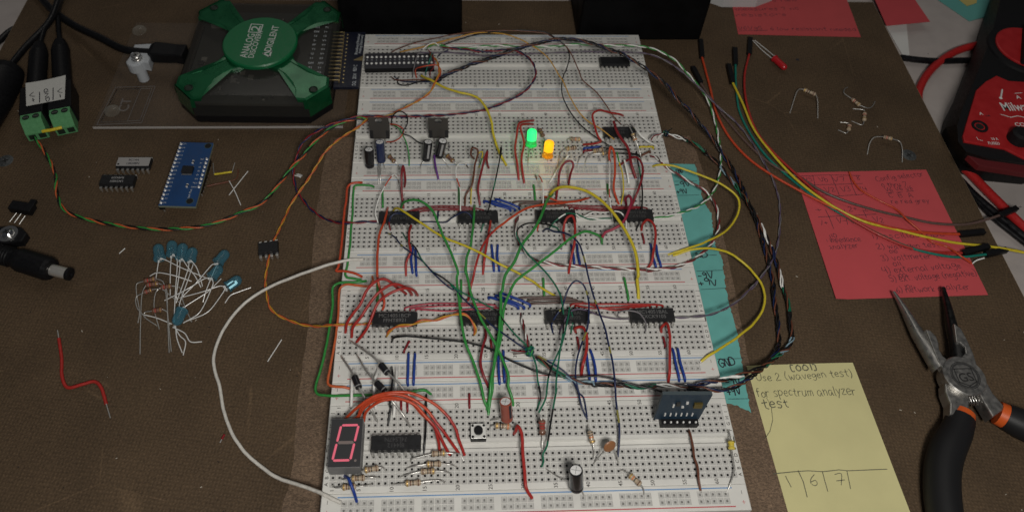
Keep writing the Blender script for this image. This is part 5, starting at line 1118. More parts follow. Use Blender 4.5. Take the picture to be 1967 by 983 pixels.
twist('multicoloured twisted bundle with white flashes, outermost on the right side of the boards', ['mixed','brown','black','mixed'], .036,
  B('a4',(880,825,.35),(950,835,.3),(1050,862,.1),(1120,900,-.2),(1190,950,-.4)) + B('c5',(400,45,-.5),(480,110,-.6),(560,210,-.65),(630,300,-.65),(700,400,-.6),(750,480,-.65),(810,600,-.7),(860,720,-.7),(900,840,-.7),(925,950,-.7)) + B('b3',(1325,120,-.7),(1370,270,-.7),(1385,420,-.7),(1400,520,-.7),(1370,595,-.6),(1290,665,-.4),(1190,740,-.1),(1080,790,.2),(950,830,.35),(850,855,.4),(720,880,.4)) + B('d3',(1200,610,.4),(1000,622,.4),(850,612,.4),(700,622,.38),(550,632,.38),(350,610,.38),(150,605,.4),(0,608,.4)) + B('d2',(850,832,.42),(700,820,.45),(550,770,.5),(400,690,.55),(280,600,.6),(180,520,.6)), 1.5, jitter=.6)
twist('green and white twisted pair crossing the far board and curving down to the middle board', ['green','white'], .036,
  B('a3',(540,190,.7),(600,168,.9),(660,185,.8),(800,200,.8),(1000,182,.9),(1200,185,1.0),(1400,190,1.1)) + B('a4',(60,190,1.1),(250,172,1.2),(450,180,1.3),(640,182,1.3),(760,192,1.2),(880,232,1.0),(980,295,.8),(1050,372,.5),(1120,450,.2),(1200,560,-.3),(1240,660,-.6),(1275,790,-.75)) + B('c5',(508,60,-.75),(508,140,-.75),(492,225,-.7),(455,315,-.6),(400,378,-.5),(330,420,-.3),(230,455,.1),(130,478,.15),(50,492,.15)), 1.3)
twist('green and white twisted pair between two chips on the middle board', ['dgreen','white'], .034, B('a8',(965,352,.15),(880,362,.15),(800,358,.18),(720,350,.3),(650,318,.55)), 1.3)
twist('white and dark red twisted wires looping over the teal tape across the middle board', ['white','darkred','taupe'], .036,
  B('e3',(1460,582,-.05),(1560,600,.2),(1680,700,.3)) + B('c5',(95,98,.3),(150,150,.2),(230,202,0),(330,262,-.3),(410,310,-.5),(462,380,-.65),(490,460,-.7),(490,560,-.65),(452,650,-.45),(380,725,-.1),(300,780,.2),(210,815,.25),(110,830,.25),(10,842,.25)) + B('a8',(1350,792,.25),(1150,792,.25),(950,782,.25),(780,772,.25),(600,760,.22),(450,745,.22),(350,722,.25),(265,690,.3),(200,620,.35),(150,510,.35),(140,400,.3),(160,335,.1)), 1.25)
twist('thin purple and grey twisted pair bowing farthest right over the bare hardboard', ['purple','grey'], .03,
  B('a3',(450,235,.6),(700,232,.7),(950,252,.8),(1200,245,.9),(1500,232,1.0)) + B('a4',(250,228,1.1),(500,225,1.1),(700,232,1.1),(850,265,.9),(980,340,.6),(1100,440,.3),(1200,540,0),(1300,640,-.3),(1400,725,-.6),(1500,840,-.8)) + B('c5',(790,100,-.85),(850,210,-.85),(893,330,-.85),(908,450,-.85),(900,600,-.85),(878,720,-.8),(815,835,-.7),(715,965,-.55)) + B('b3',(1100,112,-.5),(1000,212,-.35),(900,283,-.1),(800,330,.15),(650,362,.3),(480,366,.2)), 1.6)
twist('orange and yellow twisted wires between the first two chips of the second breadboard', ['orange','amber'], .036,
  B('b1',(548,560,-.05),(570,520,.3),(640,478,.5),(760,462,.6),(850,430,.5),(960,425,.45),(1050,395,.5),(1150,371,.65),(1225,375,.7),(1280,430,.5),(1310,500,.3),(1300,550,-.05)), 1.8)
twist('brown, red and white short twisted wires dropping to the green knot', ['taupe','darkred','white'], .034, B('b2',(270,360,-.05),(282,420,.2),(300,490,.4),(322,580,.6),(340,650,.65)), 1.0)
# knots
def knot(label, c, s, cols, seed):
    rg = random.Random(seed); e = empty('wire_tie', c, label, 'wire tie')
    for k, col in enumerate(cols):
        pts = []
        ph = rg.uniform(0,6); ax = V((rg.uniform(-1,1), rg.uniform(-1,1), rg.uniform(-.5,.5))).normalized(); b = ax.orthogonal().normalized(); d = ax.cross(b)
        for i in range(26): w = ph + i*.5; pts.append(c + b*math.cos(w)*s*.55 + d*math.sin(w)*s*.55 + ax*(i/25-.5)*s*1.1)
        q = MB(); q.tube(spline(pts, .05), .034, wm(col), 6); obj('loop', q, e)
    return e
knot('tight green and navy knot of thin wire in the middle of the second breadboard', B('b2',(345,690,.6))[0], .3, ['dgreen','navy','green','dgreen','teal'], 1)
knot('black knot of thin wire where the far bundle splays out', B('a3',(612,425,1.1))[0], .24, ['black','black','navy','black'], 2)
knot('dark knot of thin wires at the right end of the lit breadboard', B('a4',(905,815,.4))[0], .2, ['black','dgreen','navy','black'], 5)
wire('dark red stub wire sticking left from the green knot, the upper one', 'darkred', .028, B('b2',(310,690,.6),(250,688,.5),(190,680,.4)), free=True)
wire('grey stub wire sticking left from the green knot, the lower one', 'taupe', .028, B('b2',(310,700,.6),(260,708,.5),(205,710,.4)), free=True)
# --- single wires, far board
wire('long thick yellow wire from the black knot across to the lit breadboard', 'yellow', .065, B('a3',(490,400,.7),(560,432,1.1),(640,478,1.2),(740,515,1.3),(880,550,1.2),(950,620,1.1),(1000,740,.9)) + B('a5',(1280,230,.7),(1320,370,.4),(1400,530,.05)), tip1=.14)
wire('thin yellow wire arching over the far board to the upper chip', 'amber', .032, B('a3',(335,228,.4),(500,190,.9),(700,135,1.4),(900,90,1.7),(1100,100,1.8),(1250,158,1.7),(1400,262,1.5),(1490,400,1.3)) + B('a4',(150,425,1.2),(210,560,1.0),(280,672,.8),(340,732,.7),(430,785,.6),(530,862,.3)))
wire('thin tan wire beside the yellow one leaving the adaptor board', 'tan', .028, B('a3',(345,228,.4),(480,200,.8),(640,160,1.1),(780,118,1.4),(870,95,1.5)))
wire('thin dark brown wire arching highest over the far board', 'brown', .032, B('a3',(275,228,.3),(320,205,.5),(440,160,1.0),(600,125,1.4),(800,88,1.7),(1050,72,1.9),(1250,78,1.9),(1400,95,1.8)) + B('a4',(60,108,1.7),(130,150,1.6),(190,200,1.5),(270,360,1.1),(300,430,1.0),(400,520,.8),(460,600,.7),(520,690,.5),(575,750,-.05)))
wire('thin black wire dropping from the arch to the blue jumper', 'black', .034, B('a3',(640,180,.8),(800,125,1.4),(1000,85,1.8),(1200,70,1.95),(1400,88,1.95)) + B('a4',(100,128,1.8),(180,190,1.5),(204,250,1.4),(190,330,1.2),(152,430,1.1),(155,550,1.0),(220,680,.8),(320,790,.6),(420,862,.4),(500,912,.2)))
wire('short brown-black wire end left of the black knot, the upper one', 'brown', .034, B('a3',(268,405,-.05),(300,428,.3),(450,430,.7),(600,430,1.05)))
wire('short black wire end left of the black knot, bent like a hook', 'black', .034, B('a3',(320,408,-.05),(325,460,.3),(380,468,.5),(480,442,.8),(600,432,1.05)))
wire('short navy wire end left of the black knot, the lowest one', 'navy', .034, B('a3',(290,400,-.05),(340,438,.3),(450,445,.6),(590,440,1.0)))
wire('orange wire with a square bend at the tip of the adaptor board', 'orangered', .036, B('e2',(1105,680,-.05),(1095,580,.6),(1150,550,1.1),(1250,530,1.2),(1350,528,1.2),(1395,590,1.2),(1370,680,1.1)))
wire('thin dark grey wire hanging over the front of the adaptor board', 'grey', .03, B('e2',(1060,670,-.05),(1075,560,.8),(1120,400,1.2),(1160,360,1.2)))
wire('thin teal wire at the tip of the adaptor board', 'teal', .03, B('e2',(1210,650,-.05),(1230,560,.7),(1270,450,1.2),(1290,380,1.1)))
wire('thin dark red wire at the tip of the adaptor board', 'darkred', .03, B('e2',(1265,670,-.05),(1270,600,.5),(1310,540,1.0),(1300,420,1.1),(1240,340,1.0)))
wire('thin white wire curling over the tip of the adaptor board', 'white', .03, B('e2',(1180,340,.9),(1240,285,1.1),(1320,262,1.2),(1370,300,1.1)))
wire('thin green wire loop behind the tip of the adaptor board', 'green', .03, B('e2',(1230,330,.9),(1270,290,1.1),(1350,290,1.1),(1420,300,1.0),(1480,310,.9)))
wire('thin navy wire curving down right of the adaptor board tip', 'navy', .03, B('e2',(1350,440,-.05),(1380,400,.4),(1430,370,.7),(1480,350,.8)))
# regulators
wire('thin black wire looped above the left regulator and running to the right regulator', 'black', .034, B('a5',(410,170,.7),(425,100,1.2),(485,62,1.5),(540,95,1.4),(545,170,1.2),(508,250,.9),(570,275,.8),(640,325,.5),(690,345,.1)))
wire('thin green wire from the left regulator down to its power rail', 'green', .034, B('a5',(425,180,.7),(480,215,.9),(515,280,.8),(545,350,.7),(562,440,.4),(562,540,-.05)))
wire('thin orange wire beside the left regulator curling back under it', 'orangered', .034, B('a5',(400,172,.7),(460,180,.9),(515,220,.9),(495,275,.8),(440,318,.4),(370,325,.0)))
wire('purple wire from the foot of the right regulator', 'violet', .05, B('a5',(778,440,.6),(790,540,.4),(815,650,.05)), tip1=.14)
wire('thin grey curl of wire right of the scored capacitor', 'grey', .024, B('a5',(870,375,.2),(900,385,.3),(915,360,.4),(895,340,.5)))
wire('red hairpin wire right of the navy capacitor', 'darkred', TK, B('a5',(522,712,-.05),(532,640,.6),(508,528,1.2),(497,600,1.1),(503,760,.5),(514,900,-.05)))
ST = [('orangered',.47,.56)]
wire('thin white wire with an orange patch at the left of the middle board', 'white', .032, B('a5',(475,680,-.05),(465,630,.6),(435,603,.9),(385,655,.9),(335,740,.7),(288,850,.6),(275,940,.5)) + B('a7',(372,350,.4),(402,440,-.05)), stripes=[('orangered',.3,.43),('taupe',0,.12)])
wire('thin white wire with an orange patch above the second chip of the middle board', 'white', .032, B('a5',(1070,548,-.05),(1045,510,.5),(1015,498,.7),(975,530,.8),(965,610,.75),(1000,730,.6),(1003,900,.4)) + B('a7',(1095,462,-.05)), stripes=[('orangered',.42,.52),('taupe',0,.1)])
wire('brown wire with a curled top on the lit breadboard', 'brown', .05, B('a5',(1120,470,.4),(1090,430,.9),(1100,378,1.2),(1145,390,1.2),(1150,430,1.1),(1125,520,.9),(1098,700,.5),(1050,780,.2),(1040,875,-.05)))
wire('thin yellow-green wire beside the curled brown one', 'yellow', .032, B('a5',(1160,548,-.05),(1183,480,.7),(1192,408,1.1),(1155,425,1.1),(1130,520,.8),(1097,720,.4),(1093,870,-.05)), stripes=[('green',.08,.2)])
wire('dark red hairpin wire in front of the yellow and brown ones', 'darkred', TK, B('a5',(1245,550,-.05),(1228,480,.7),(1232,405,1.2),(1190,560,.8),(1157,700,.5),(1160,800,.2),(1170,870,-.05)))
wire('black wire with a green patch standing free above the second chip of the middle board', 'black', .036, B('a5',(1352,378,1.35),(1345,440,1.2),(1310,620,.9),(1262,830,.6),(1225,960,.4)) + B('a7',(1268,468,-.05)), stripes=[('dgreen',.4,.52),('dgreen',.9,1)])
q = MB(); pp_ = B('a5',(1352,372,1.38),(1346,440,1.22)); q.tube(pp_, .055, BLK, 10); obj('tip_sleeve', q, label='small black sleeve on the free upper end of the black and green wire', cat='sleeve')
GR4 = 'short green jumpers from rail to row'
for c, a, b in (('a7',(425,112),(425,245)),('a7',(1080,92),(1082,222)),('a8',(290,68),(305,200)),('a8',(925,62),(932,135))):
    pass
def flatj(label, col, c, a, b, r=TK, hz=.1, group=None, tips=True, bow=None):
    A, Bq = B(c, (a[0], a[1], hz))[0], B(c, (b[0], b[1], hz))[0]; m = (A+Bq)/2
    if bow: m = B(c, (bow[0], bow[1], bow[2] if len(bow) > 2 else hz))[0]
    pts = [drop(A,.14), A.lerp(m,.06), m, Bq.lerp(m,.06), drop(Bq,.14)] if tips else [A, m, Bq]
    return wire(label, col, r, pts, group=group)
for lb, c, a, b in (('short green jumper above the left end of the middle board','a7',(425,112),(425,245)),('short green jumper behind the white wire with orange patch, above the second middle chip','a7',(1080,92),(1082,222)),
   ('short green jumper between the middle board\'s second and third chips','a8',(290,68),(305,200)),('short green jumper behind the thin white and orange wire near the last middle chip','a8',(925,62),(932,135)),
   ('short green jumper left of the first chip on the second breadboard, behind the orange wire','b1',(470,112),(472,270)),('long green jumper between two long green wires on the second breadboard','b1',(1185,72),(1187,395)),
   ('short green jumper crossed by the long yellow wire','b2',(460,62),(472,218)),('short slanting green jumper left of the thick yellow wire\'s end','b2',(1155,55),(1195,240))):
    flatj(lb, 'green', c, a, b, .055)
# a6 area
wire('left red wire of the pair arching left of the lit green light', 'red', TK, B('a6',(290,140,.5),(225,150,1.0),(165,170,1.25),(145,280,1.0),(133,400,.7),(155,540,.4),(162,655,.0)), tip1=.12, tip0=.12)
wire('right red wire of the pair arching left of the lit green light', 'red', TK, B('a6',(285,172,.5),(225,175,1.0),(180,190,1.2),(208,330,.8),(185,460,.55),(195,570,.35),(210,680,.0)), tip1=.12)
wire('straight white wire leaning below the lit yellow light', 'white', .05, B('a6',(588,442,.7),(500,560,.35),(432,670,.05)), tip1=.16)
wire('dark red arch wire right of the white leaning wire', 'darkred', TK, B('a6',(590,692,-.05),(607,600,.7),(632,520,1.1),(612,487,1.2),(560,500,1.15),(515,575,.9),(500,700,.5),(483,822,-.05)))
wire('thick dark red wire crossing the chip on the lit breadboard', 'darkred', .075, B('a6',(978,150,.9),(1010,240,1.0),(1050,310,.9),(1092,375,.75),(1118,460,.6),(1135,540,.4),(1168,640,.05)), tip1=.14)
wire('red wire with a high square bend left of the chip on the lit breadboard', 'red', TK, B('a6',(1060,102,-.05),(1040,92,.3),(940,72,.7),(850,55,1.0),(798,85,1.0),(812,180,.85),(845,280,.6),(868,318,.5),(820,338,.4),(715,348,.0)))
wire('dark red wire with a hooked top at the right of the lit breadboard', 'darkred', TK, B('a6',(1020,530,-.05),(1095,485,.5),(1160,455,.8),(1205,485,.85),(1225,560,.8),(1215,650,.7),(1180,760,.5),(1135,870,.0)))
wire('orange-brown arch wire below the chip on the lit breadboard', 'orangered', TK, B('a6',(945,490,.3),(938,440,.8),(955,362,1.2),(985,420,1.1),(990,560,.8),(980,740,.5),(1022,862,-.05)))
wire('thin white wire with an orange patch left of the orange-brown arch', 'white', .032, B('a6',(940,490,.5),(946,580,.6),(945,640,.6),(940,760,.5),(952,870,.4)) + B('a8',(978,412,-.05)), stripes=[('orangered',.5,.62)])
wire('thin yellow wire right of the orange-brown arch', 'yellow', .036, B('a6',(1005,412,.95),(1025,500,.8),(1050,580,.7),(1062,700,.5),(1058,780,.3),(1040,862,-.05)), stripes=[('green',.0,.2)])
wire('short white wire standing between yellow and dark red wires', 'white', .05, B('a6',(1070,480,.5),(1090,580,.35),(1108,680,.0)))
wire('white wire from behind the chip to the right end of the lit breadboard', 'white', .055, B('a6',(1128,165,.0),(1155,200,.5),(1205,265,.7),(1270,318,.5),(1350,360,.0)), tip1=.1)
flatj('flat yellow jumper at the right end of the lit breadboard', 'yellow', 'a6', (1200,368), (1320,368), .055)
flatj('short flat blue jumper below the red square-bend wire', 'blue', 'a6', (722,378), (868,370), .06)
flatj('flat dark red jumper just below the short blue one', 'darkred', 'a6', (720,402), (815,394), .05)
flatj('dark brown jumper slanting right of the hooked dark red wire', 'brown', 'a6', (1215,442), (1292,405), .055, bow=(1255,422,.25))
flatj('black jumper passing behind the hooked dark red wire', 'black', 'a6', (880,378), (1100,392), .05, bow=(1000,388,.25))
flatj('lower black jumper passing behind the hooked dark red wire', 'black', 'a6', (985,425), (1200,440), .05, bow=(1090,428,.25))
wire('black wire with a dark green patch crossing to the last chip of the middle board', 'black', .042, B('a6',(1172,405,.95),(1185,500,.75),(1205,600,.7),(1222,720,.6),(1226,820,.5),(1220,900,.4)) + B('a8',(1195,390,.3),(1168,456,-.05)), stripes=[('dgreen',.2,.32),('dgreen',.75,.85)])
wire('thin white-orange striped wire bent over the second green jumper', 'white', .032, B('a6',(318,652,-.05),(312,610,.4),(345,625,.7),(370,690,.8),(372,850,.6)) + B('a8',(355,330,.5),(335,400,.25),(322,465,-.05)), stripes=[('orangered',.22,.36),('brown',0,.12),('orangered',.92,1)])
wire('thin white curved wire left of the dark knot on the lit breadboard', 'white', .032, B('a4',(845,860,-.05),(860,832,.3),(890,818,.4)))
wire('thin dark red wire left of the dark knot on the lit breadboard', 'darkred', .03, B('a4',(795,870,-.05),(815,838,.3),(870,822,.4)))
wire('thin dark wire left of the dark knot, the outermost', 'grey', .03, B('a4',(775,865,-.05),(800,832,.3),(860,818,.45)))
wire('thin black loose end above the dark knot', 'black', .026, B('a4',(905,812,.4),(930,795,.6),(950,780,.8)), free=True)
wire('magenta-red thick wire curling by the last chip of the middle board', 'magenta', .068, B('a8',(1085,242,-.05),(1080,185,.5),(1108,160,.9),(1130,205,1.0),(1105,300,1.0),(1050,395,.9),(960,450,.7),(900,480,.6),(880,520,.5)))
# greens and yellows over the middle and second boards
wire('long green wire rising from beside the magenta-red wire\'s lower end', 'green', .062, B('a8',(875,572,-.05),(872,520,.4),(800,482,.8),(730,468,.95),(640,508,1.05),(500,610,1.1),(350,730,1.1),(200,840,1.0),(130,905,.95),(90,980,.9)) + B('b2',(132,300,.8),(112,430,.7),(100,560,.65),(60,720,.6),(30,880,.5)) + B('b5',(345,20,.35),(325,130,.15),(315,230,-.05)))
wire('long green wire from beneath the thick yellow arch to the nearest board', 'green', .068, B('a8',(455,150,-.05),(430,170,.3),(400,215,.7),(370,295,.85),(330,385,.95),(270,480,1.0),(190,585,1.05),(120,730,1.1),(50,840,1.05),(20,980,1.0)) + B('b2',(100,180,.9),(98,330,.8),(85,500,.75),(60,680,.7),(40,800,.6)) + B('b5',(335,-20,.5),(322,90,.25),(305,190,-.05)))
wire('green wire arching from the middle board\'s first chip down to the nearest board', 'green', .06, B('a7',(578,275,-.05),(605,218,.7),(690,195,1.1),(780,222,1.2),(850,290,1.2),(900,400,1.15),(960,540,1.1),(1030,700,1.05),(1068,830,1.0)) + B('b1',(1148,50,.95),(1165,200,.9),(1185,400,.8),(1230,620,.7),(1300,800,.5)) + B('b5',(262,10,.35),(290,130,.15),(318,190,-.05)))
wire('green wire from the second middle-board chip, ending behind the copper capacitor', 'green', .06, B('a7',(1215,245,.1),(1210,290,.5),(1200,430,.75),(1182,570,.85),(1145,700,.95),(1140,830,.95)) + B('b1',(1225,-30,.95),(1270,190,.9),(1340,370,.85),(1440,550,.75)) + B('b2',(110,760,.6),(165,900,.5)) + B('b5',(470,5,.35),(500,90,.2),(508,160,-.05)))
wire('thick yellow arch wire over the third and fourth chips of the middle board', 'yellow', .075, B('a8',(425,170,.0),(440,140,.4),(490,98,.8),(580,85,1.1),(720,112,1.2),(850,182,1.25),(960,292,1.2),(1060,430,1.1),(1140,580,.95),(1180,720,.8),(1190,850,.6)) + B('b2',(1270,60,.35),(1275,160,.15),(1280,245,-.05)))
wire('long straight yellow wire slanting down right from the middle board\'s first chip', 'yellow', .055, B('a7',(510,300,-.05),(540,266,.5),(600,290,.8),(700,360,.9),(850,455,.95),(1000,540,1.0),(1200,620,1.0),(1400,730,.95)) + B('a8',(60,775,.9),(150,822,.85),(300,910,.6)) + B('b2',(430,140,.3),(565,215,-.05)))
wire('orange wire crossing the first chip of the middle board', 'orangered', .058, B('a7',(468,265,-.05),(462,300,.4),(440,380,.7),(400,480,.8),(382,600,.8),(378,800,.8)) + B('b1',(470,40,.75),(485,130,.5),(520,230,.25),(525,300,.1),(512,335,-.05)), tip1=.1)
wire('red wire dropping from the right end of the first chip of the middle board', 'red', TK, B('a7',(675,392,.1),(652,480,.5),(658,580,.6),(668,640,.55),(632,725,.3),(625,850,-.05)))
wire('red wire in front of the second chip of the middle board', 'red', TK, B('a7',(1350,322,.15),(1345,430,.55),(1322,560,.5),(1300,700,.4),(1284,838,-.05)))
wire('red-orange wire slanting from the third chip region down left to the second board', 'orangered', .055, B('a8',(765,180,-.05),(740,188,.2),(640,208,.45),(500,225,.65),(350,240,.75),(230,268,.85),(120,332,.95),(20,410,1.0)) + B('a7',(1420,430,1.0),(1330,520,1.0),(1260,640,.95),(1220,760,.85)) + B('b1',(1298,10,.7),(1270,150,.4),(1248,260,-.05)), stripes=[('red',.62,1)])
wire('short orange wire under the thick yellow arch', 'orangered', .05, B('a8',(372,172,-.05),(390,172,.2),(450,190,.35),(510,210,.35),(575,212,.3)))
wire('dark green and black thin wire slanting down to the green knot', 'dgreen', TN, B('a7',(598,480,-.05),(640,545,.5),(705,605,.8),(770,720,.95),(850,810,1.0),(950,870,1.0),(1080,975,1.0)) + B('b1',(1100,125,1.0),(1250,212,.95),(1400,290,.9),(1500,350,.85)) + B('b2',(100,400,.8),(200,520,.75),(320,640,.65)), stripes=[('black',.14,.22),('black',.36,.45),('black',.78,.86)])
wire('thin navy wire with yellow flecks slanting down to the green knot', 'navy', TN, B('a7',(455,475,-.05),(525,512,.4),(600,600,.7),(700,672,.85),(780,735,.95),(850,815,1.05),(930,890,1.05),(1030,965,1.0)) + B('b1',(1120,140,.95),(1200,230,.95),(1300,320,.9),(1400,415,.85)) + B('b2',(0,450,.8),(150,560,.75),(310,670,.65)), stripes=[('olive',.02,.05),('olive',.16,.19),('olive',.72,.78)])
wire('dark green looping wire over the third chip of the middle board', 'dgreen', .04, B('e4',(578,512,-.05),(545,472,.4),(440,440,.75),(330,425,.95),(220,422,1.0),(125,462,1.05),(75,530,1.1),(90,600,1.1),(150,700,1.1),(250,830,1.1),(390,970,1.1)) + B('b2',(560,110,1.0),(612,215,1.0),(632,340,1.0),(635,500,.95),(605,700,.85)) + B('d2',(445,600,.8),(425,760,.7),(415,960,.6)) + B('b5',(845,20,.5),(828,130,.5),(795,320,.45),(772,470,.35),(740,540,.3),(745,585,.15),(730,630,-.05)), stripes=[('black',.06,.2),('black',.52,.58),('black',.84,.93)])
wire('dark green wire from the grey chip under the navy arch to the brown resistor', 'dgreen', .038, B('b2',(690,310,.4),(675,400,.6),(640,560,.7),(610,660,.75),(560,770,.75),(510,900,.65)) + B('d2',(300,970,.6)) + B('b5',(770,10,.55),(758,100,.55),(705,215,.5)), stripes=[('black',.52,.62)])
wire('short dark green wire in front of the grey chip under the navy arch', 'dgreen', .038, B('b2',(700,330,.45),(715,420,.4),(700,530,-.05)))
wire('short dark purple wire in front of the grey chip under the navy arch', 'purple', .036, B('b2',(665,390,.5),(640,440,.45),(600,530,-.05)))
wire('green and black wire from the green knot down to the brown resistor', 'dgreen', .038, B('d2',(130,470,.65),(165,570,.65),(190,660,.6),(200,790,.55),(235,940,.5)) + B('b5',(705,10,.5),(722,85,.45),(695,185,-.05)), stripes=[('black',.5,.85)])
wire('long navy wire with yellow flecks from the middle board down past the ceramic disc', 'navy', .042, B('e4',(382,520,-.05),(440,488,.45),(520,520,.6),(640,537,.85),(730,580,1.0),(810,660,1.05),(860,790,1.1),(905,960,1.1)) + B('b2',(845,30,1.1),(900,230,1.05),(960,400,1.0),(1000,520,.95),(1050,750,.85),(1078,960,.75)) + B('b5',(1302,20,.65),(1310,150,.55),(1330,290,.4),(1335,380,.3),(1322,555,-.05)), stripes=[('olive',.27,.3),('olive',.45,.475),('olive',.63,.66),('olive',.85,.89)])
wire('navy wire arch beside the grey chip on the second breadboard, ending above the diagonal resistor', 'navy', .04, B('b2',(545,532,-.05),(535,455,.3),(575,380,.6),(625,310,.8),(650,220,1.1),(690,130,1.3),(742,85,1.4),(805,118,1.3),(848,230,1.15),(855,360,.95),(838,500,.75),(800,600,.65),(755,740,.6),(738,880,.55),(745,950,.5)) + B('b5',(1010,20,.4),(1040,155,.2),(1082,262,-.05)), stripes=[('olive',.12,.14),('olive',.37,.4),('olive',.58,.62)])
wire('thin navy wire from the green knot to the hole above the diagonal resistor', 'navy', .036, B('d2',(210,510,.65),(330,580,.7),(460,655,.7),(560,735,.6),(630,830,.5),(690,950,.45)) + B('b5',(1055,90,.2),(1086,265,-.05)), stripes=[('olive',.0,.1)])
wire('long black wire sweeping across the second board to behind the upright blue module', 'black', .045, B('b1',(595,605,-.05),(612,572,.35),(700,558,.5),(850,570,.5),(1000,585,.5),(1150,602,.5),(1300,630,.5),(1480,690,.5)) + B('b2',(60,705,.5),(150,752,.5),(280,812,.5),(420,868,.5),(600,905,.5),(750,908,.5),(950,905,.5),(1100,938,.5)) + B('d3',(300,560,.5),(500,610,.5),(700,655,.55),(850,700,.6)))
# --- wires by the left edge of the boards
wire('orange wire with square bends hugging the left edge of the middle board', 'orangered', .058, B('d8',(875,48,-.05),(860,48,.12),(780,58,.15),(752,80,.12),(738,220,.08),(722,300,.05),(705,500,.05),(688,660,.05),(668,780,.08),(648,808,.1),(710,808,.15),(800,822,.15),(862,848,.08),(872,855,-.05)))
wire('green wire with square bends hugging the left edge of the middle board', 'green', .055, B('d1',(975,802,-.05),(955,790,.12),(850,785,.15),(808,795,.12)) + B('d8',(800,150,.08),(788,330,.06),(770,560,.06),(748,760,.08),(732,830,.08),(745,858,.1),(800,868,.12),(870,885,.08)))
wire('pale orange wire with square bends along the left edge of the second board', 'orange', .055, B('b1',(425,48,-.05),(428,85,.15),(400,128,.18),(330,132,.18),(190,122,.15),(150,150,.1),(130,400,.05),(95,650,.02),(60,850,.02),(42,930,.03)) + B('f',(630,738,.05),(640,742,.08),(662,743,.12),(672,746,.05)))
wire('green wire reaching farthest left beside the second board', 'green', .058, B('b1',(372,86,-.05),(340,92,.12),(250,98,.15),(130,108,.12),(90,135,.05),(85,300,-.05),(60,480,-.15),(10,750,-.3)) + B('f',(606,742,-.32),(609,756,-.25),(625,759,-.1),(660,759,.12),(720,757,.2),(780,753,.22),(815,749,.18),(828,757,-.05)))
wire('long white cable looping over the hardboard left of the boards', 'ivory', .074, B('f',(697,498,.0),(672,499,.15),(640,505,.2),(610,515,.1),(560,533,-.3),(510,555,-.6),(460,592,-.86),(425,640,-.91),(411,690,-.91),(421,740,-.91),(430,790,-.91),(450,840,-.91),(484,882,-.9),(535,917,-.75),(585,934,-.3),(625,950,.1),(655,965,.05)), tip0=.14, tip1=.12, cat='cable')
# --- red arches, nearest and second board
wire('longest of the three long red arch wires at the left of the second board', 'red', .065, B('b1',(195,530,-.05),(212,445,.4),(260,370,.7),(322,285,.95),(380,165,1.2),(450,92,1.3),(520,68,1.25),(590,100,1.05),(650,150,.65),(717,198,-.05)))
wire('middle of the three long red arch wires at the left of the second board', 'red', .065, B('b1',(248,570,-.05),(258,485,.4),(330,390,.75),(400,280,1.0),(500,170,1.25),(600,115,1.25),(680,130,1.05),(735,165,.55),(767,208,-.05)))
wire('lowest of the three long red arch wires at the left of the second board', 'red', .065, B('b1',(290,612,-.05),(380,490,.5),(440,350,.85),(480,265,1.05),(580,190,1.25),(700,150,1.25),(770,165,.85),(817,210,-.05)))
wire('outermost of the four red-orange arch wires from the digit', 'orangered', .062, B('b4',(238,275,.2),(320,200,.8),(400,130,1.2),(500,75,1.4),(620,50,1.5),(760,58,1.4),(900,115,1.25),(1040,225,1.0),(1110,330,.7),(1140,430,.4),(1182,540,-.05)), stripes=[('red',.72,1)])
wire('second of the four red-orange arch wires from the digit', 'orangered', .062, B('b4',(292,275,.2),(350,240,.5),(385,160,1.0),(460,105,1.25),(560,75,1.4),(660,65,1.4),(780,105,1.3),(880,175,1.15),(960,285,.9),(1040,385,.6),(1138,525,-.05)), stripes=[('red',.7,1)])
wire('third of the four red-orange arch wires from the digit', 'orangered', .062, B('b4',(350,268,.2),(395,180,.8),(470,120,1.1),(590,90,1.3),(720,112,1.3),(800,150,1.2),(880,240,1.0),(960,335,.75),(1015,440,.4),(1068,538,-.05)), stripes=[('red',.7,1)])
wire('innermost of the four red-orange arch wires from the digit', 'orangered', .062, B('b4',(398,278,.2),(420,205,.6),(500,138,1.0),(620,107,1.15),(750,122,1.15),(845,215,.95),(945,315,.75),(978,420,.4),(990,510,-.05)), stripes=[('red',.7,1)])
wire('left of three white wires among the diodes', 'white', .06, B('d6',(278,330,-.05),(265,400,.25),(248,600,.35),(242,850,.25)) + B('b4',(302,140,.15),(300,190,-.05)))
wire('middle of three white wires among the diodes', 'white', .06, B('d6',(612,318,-.05),(590,400,.3),(555,520,.4),(552,680,.35),(575,860,.2)) + B('b4',(487,180,-.05)))
wire('right of three white wires among the diodes', 'white', .06, B('d6',(852,295,-.05),(850,450,.25),(840,620,.3),(825,900,.2)) + B('b4',(632,240,-.05)))
wire('black wire beside the rightmost diode', 'black', .05, B('d6',(785,312,-.05),(800,380,.4),(805,480,.5),(785,640,.45),(765,850,.3)) + B('b4',(608,160,.25),(588,300,-.05)))
wire('upright black wire at the right end of the big chip on the nearest board', 'black', .045, B('b4',(885,68,-.05),(882,110,.15),(880,250,.2),(876,420,.15),(865,530,-.05)))
for lb, c, a, b, r in (('tiny red jumper behind the red-orange arches, the left one','b4',(690,118),(690,178),.05),('tiny red jumper behind the red-orange arches, the right one','b4',(738,118),(738,188),.05),('tiny red jumper above the push button','b4',(1220,62),(1220,165),.05),
   ('short slanting red jumper on the second board below the first chip','b1',(742,600),(697,688),.05),('short red jumper by the long red wire on the second board','b1',(1440,590),(1450,662),.05),('short red jumper below the grey chip under the navy arch','b2',(755,568),(770,655),.052),
   ('short red jumper below the last chip of the second board','b3',(385,518),(402,585),.052),('short red jumper below the last chip of the middle board','a8',(1222,485),(1240,555),.05)):
    flatj(lb, 'darkred', c, a, b, r)
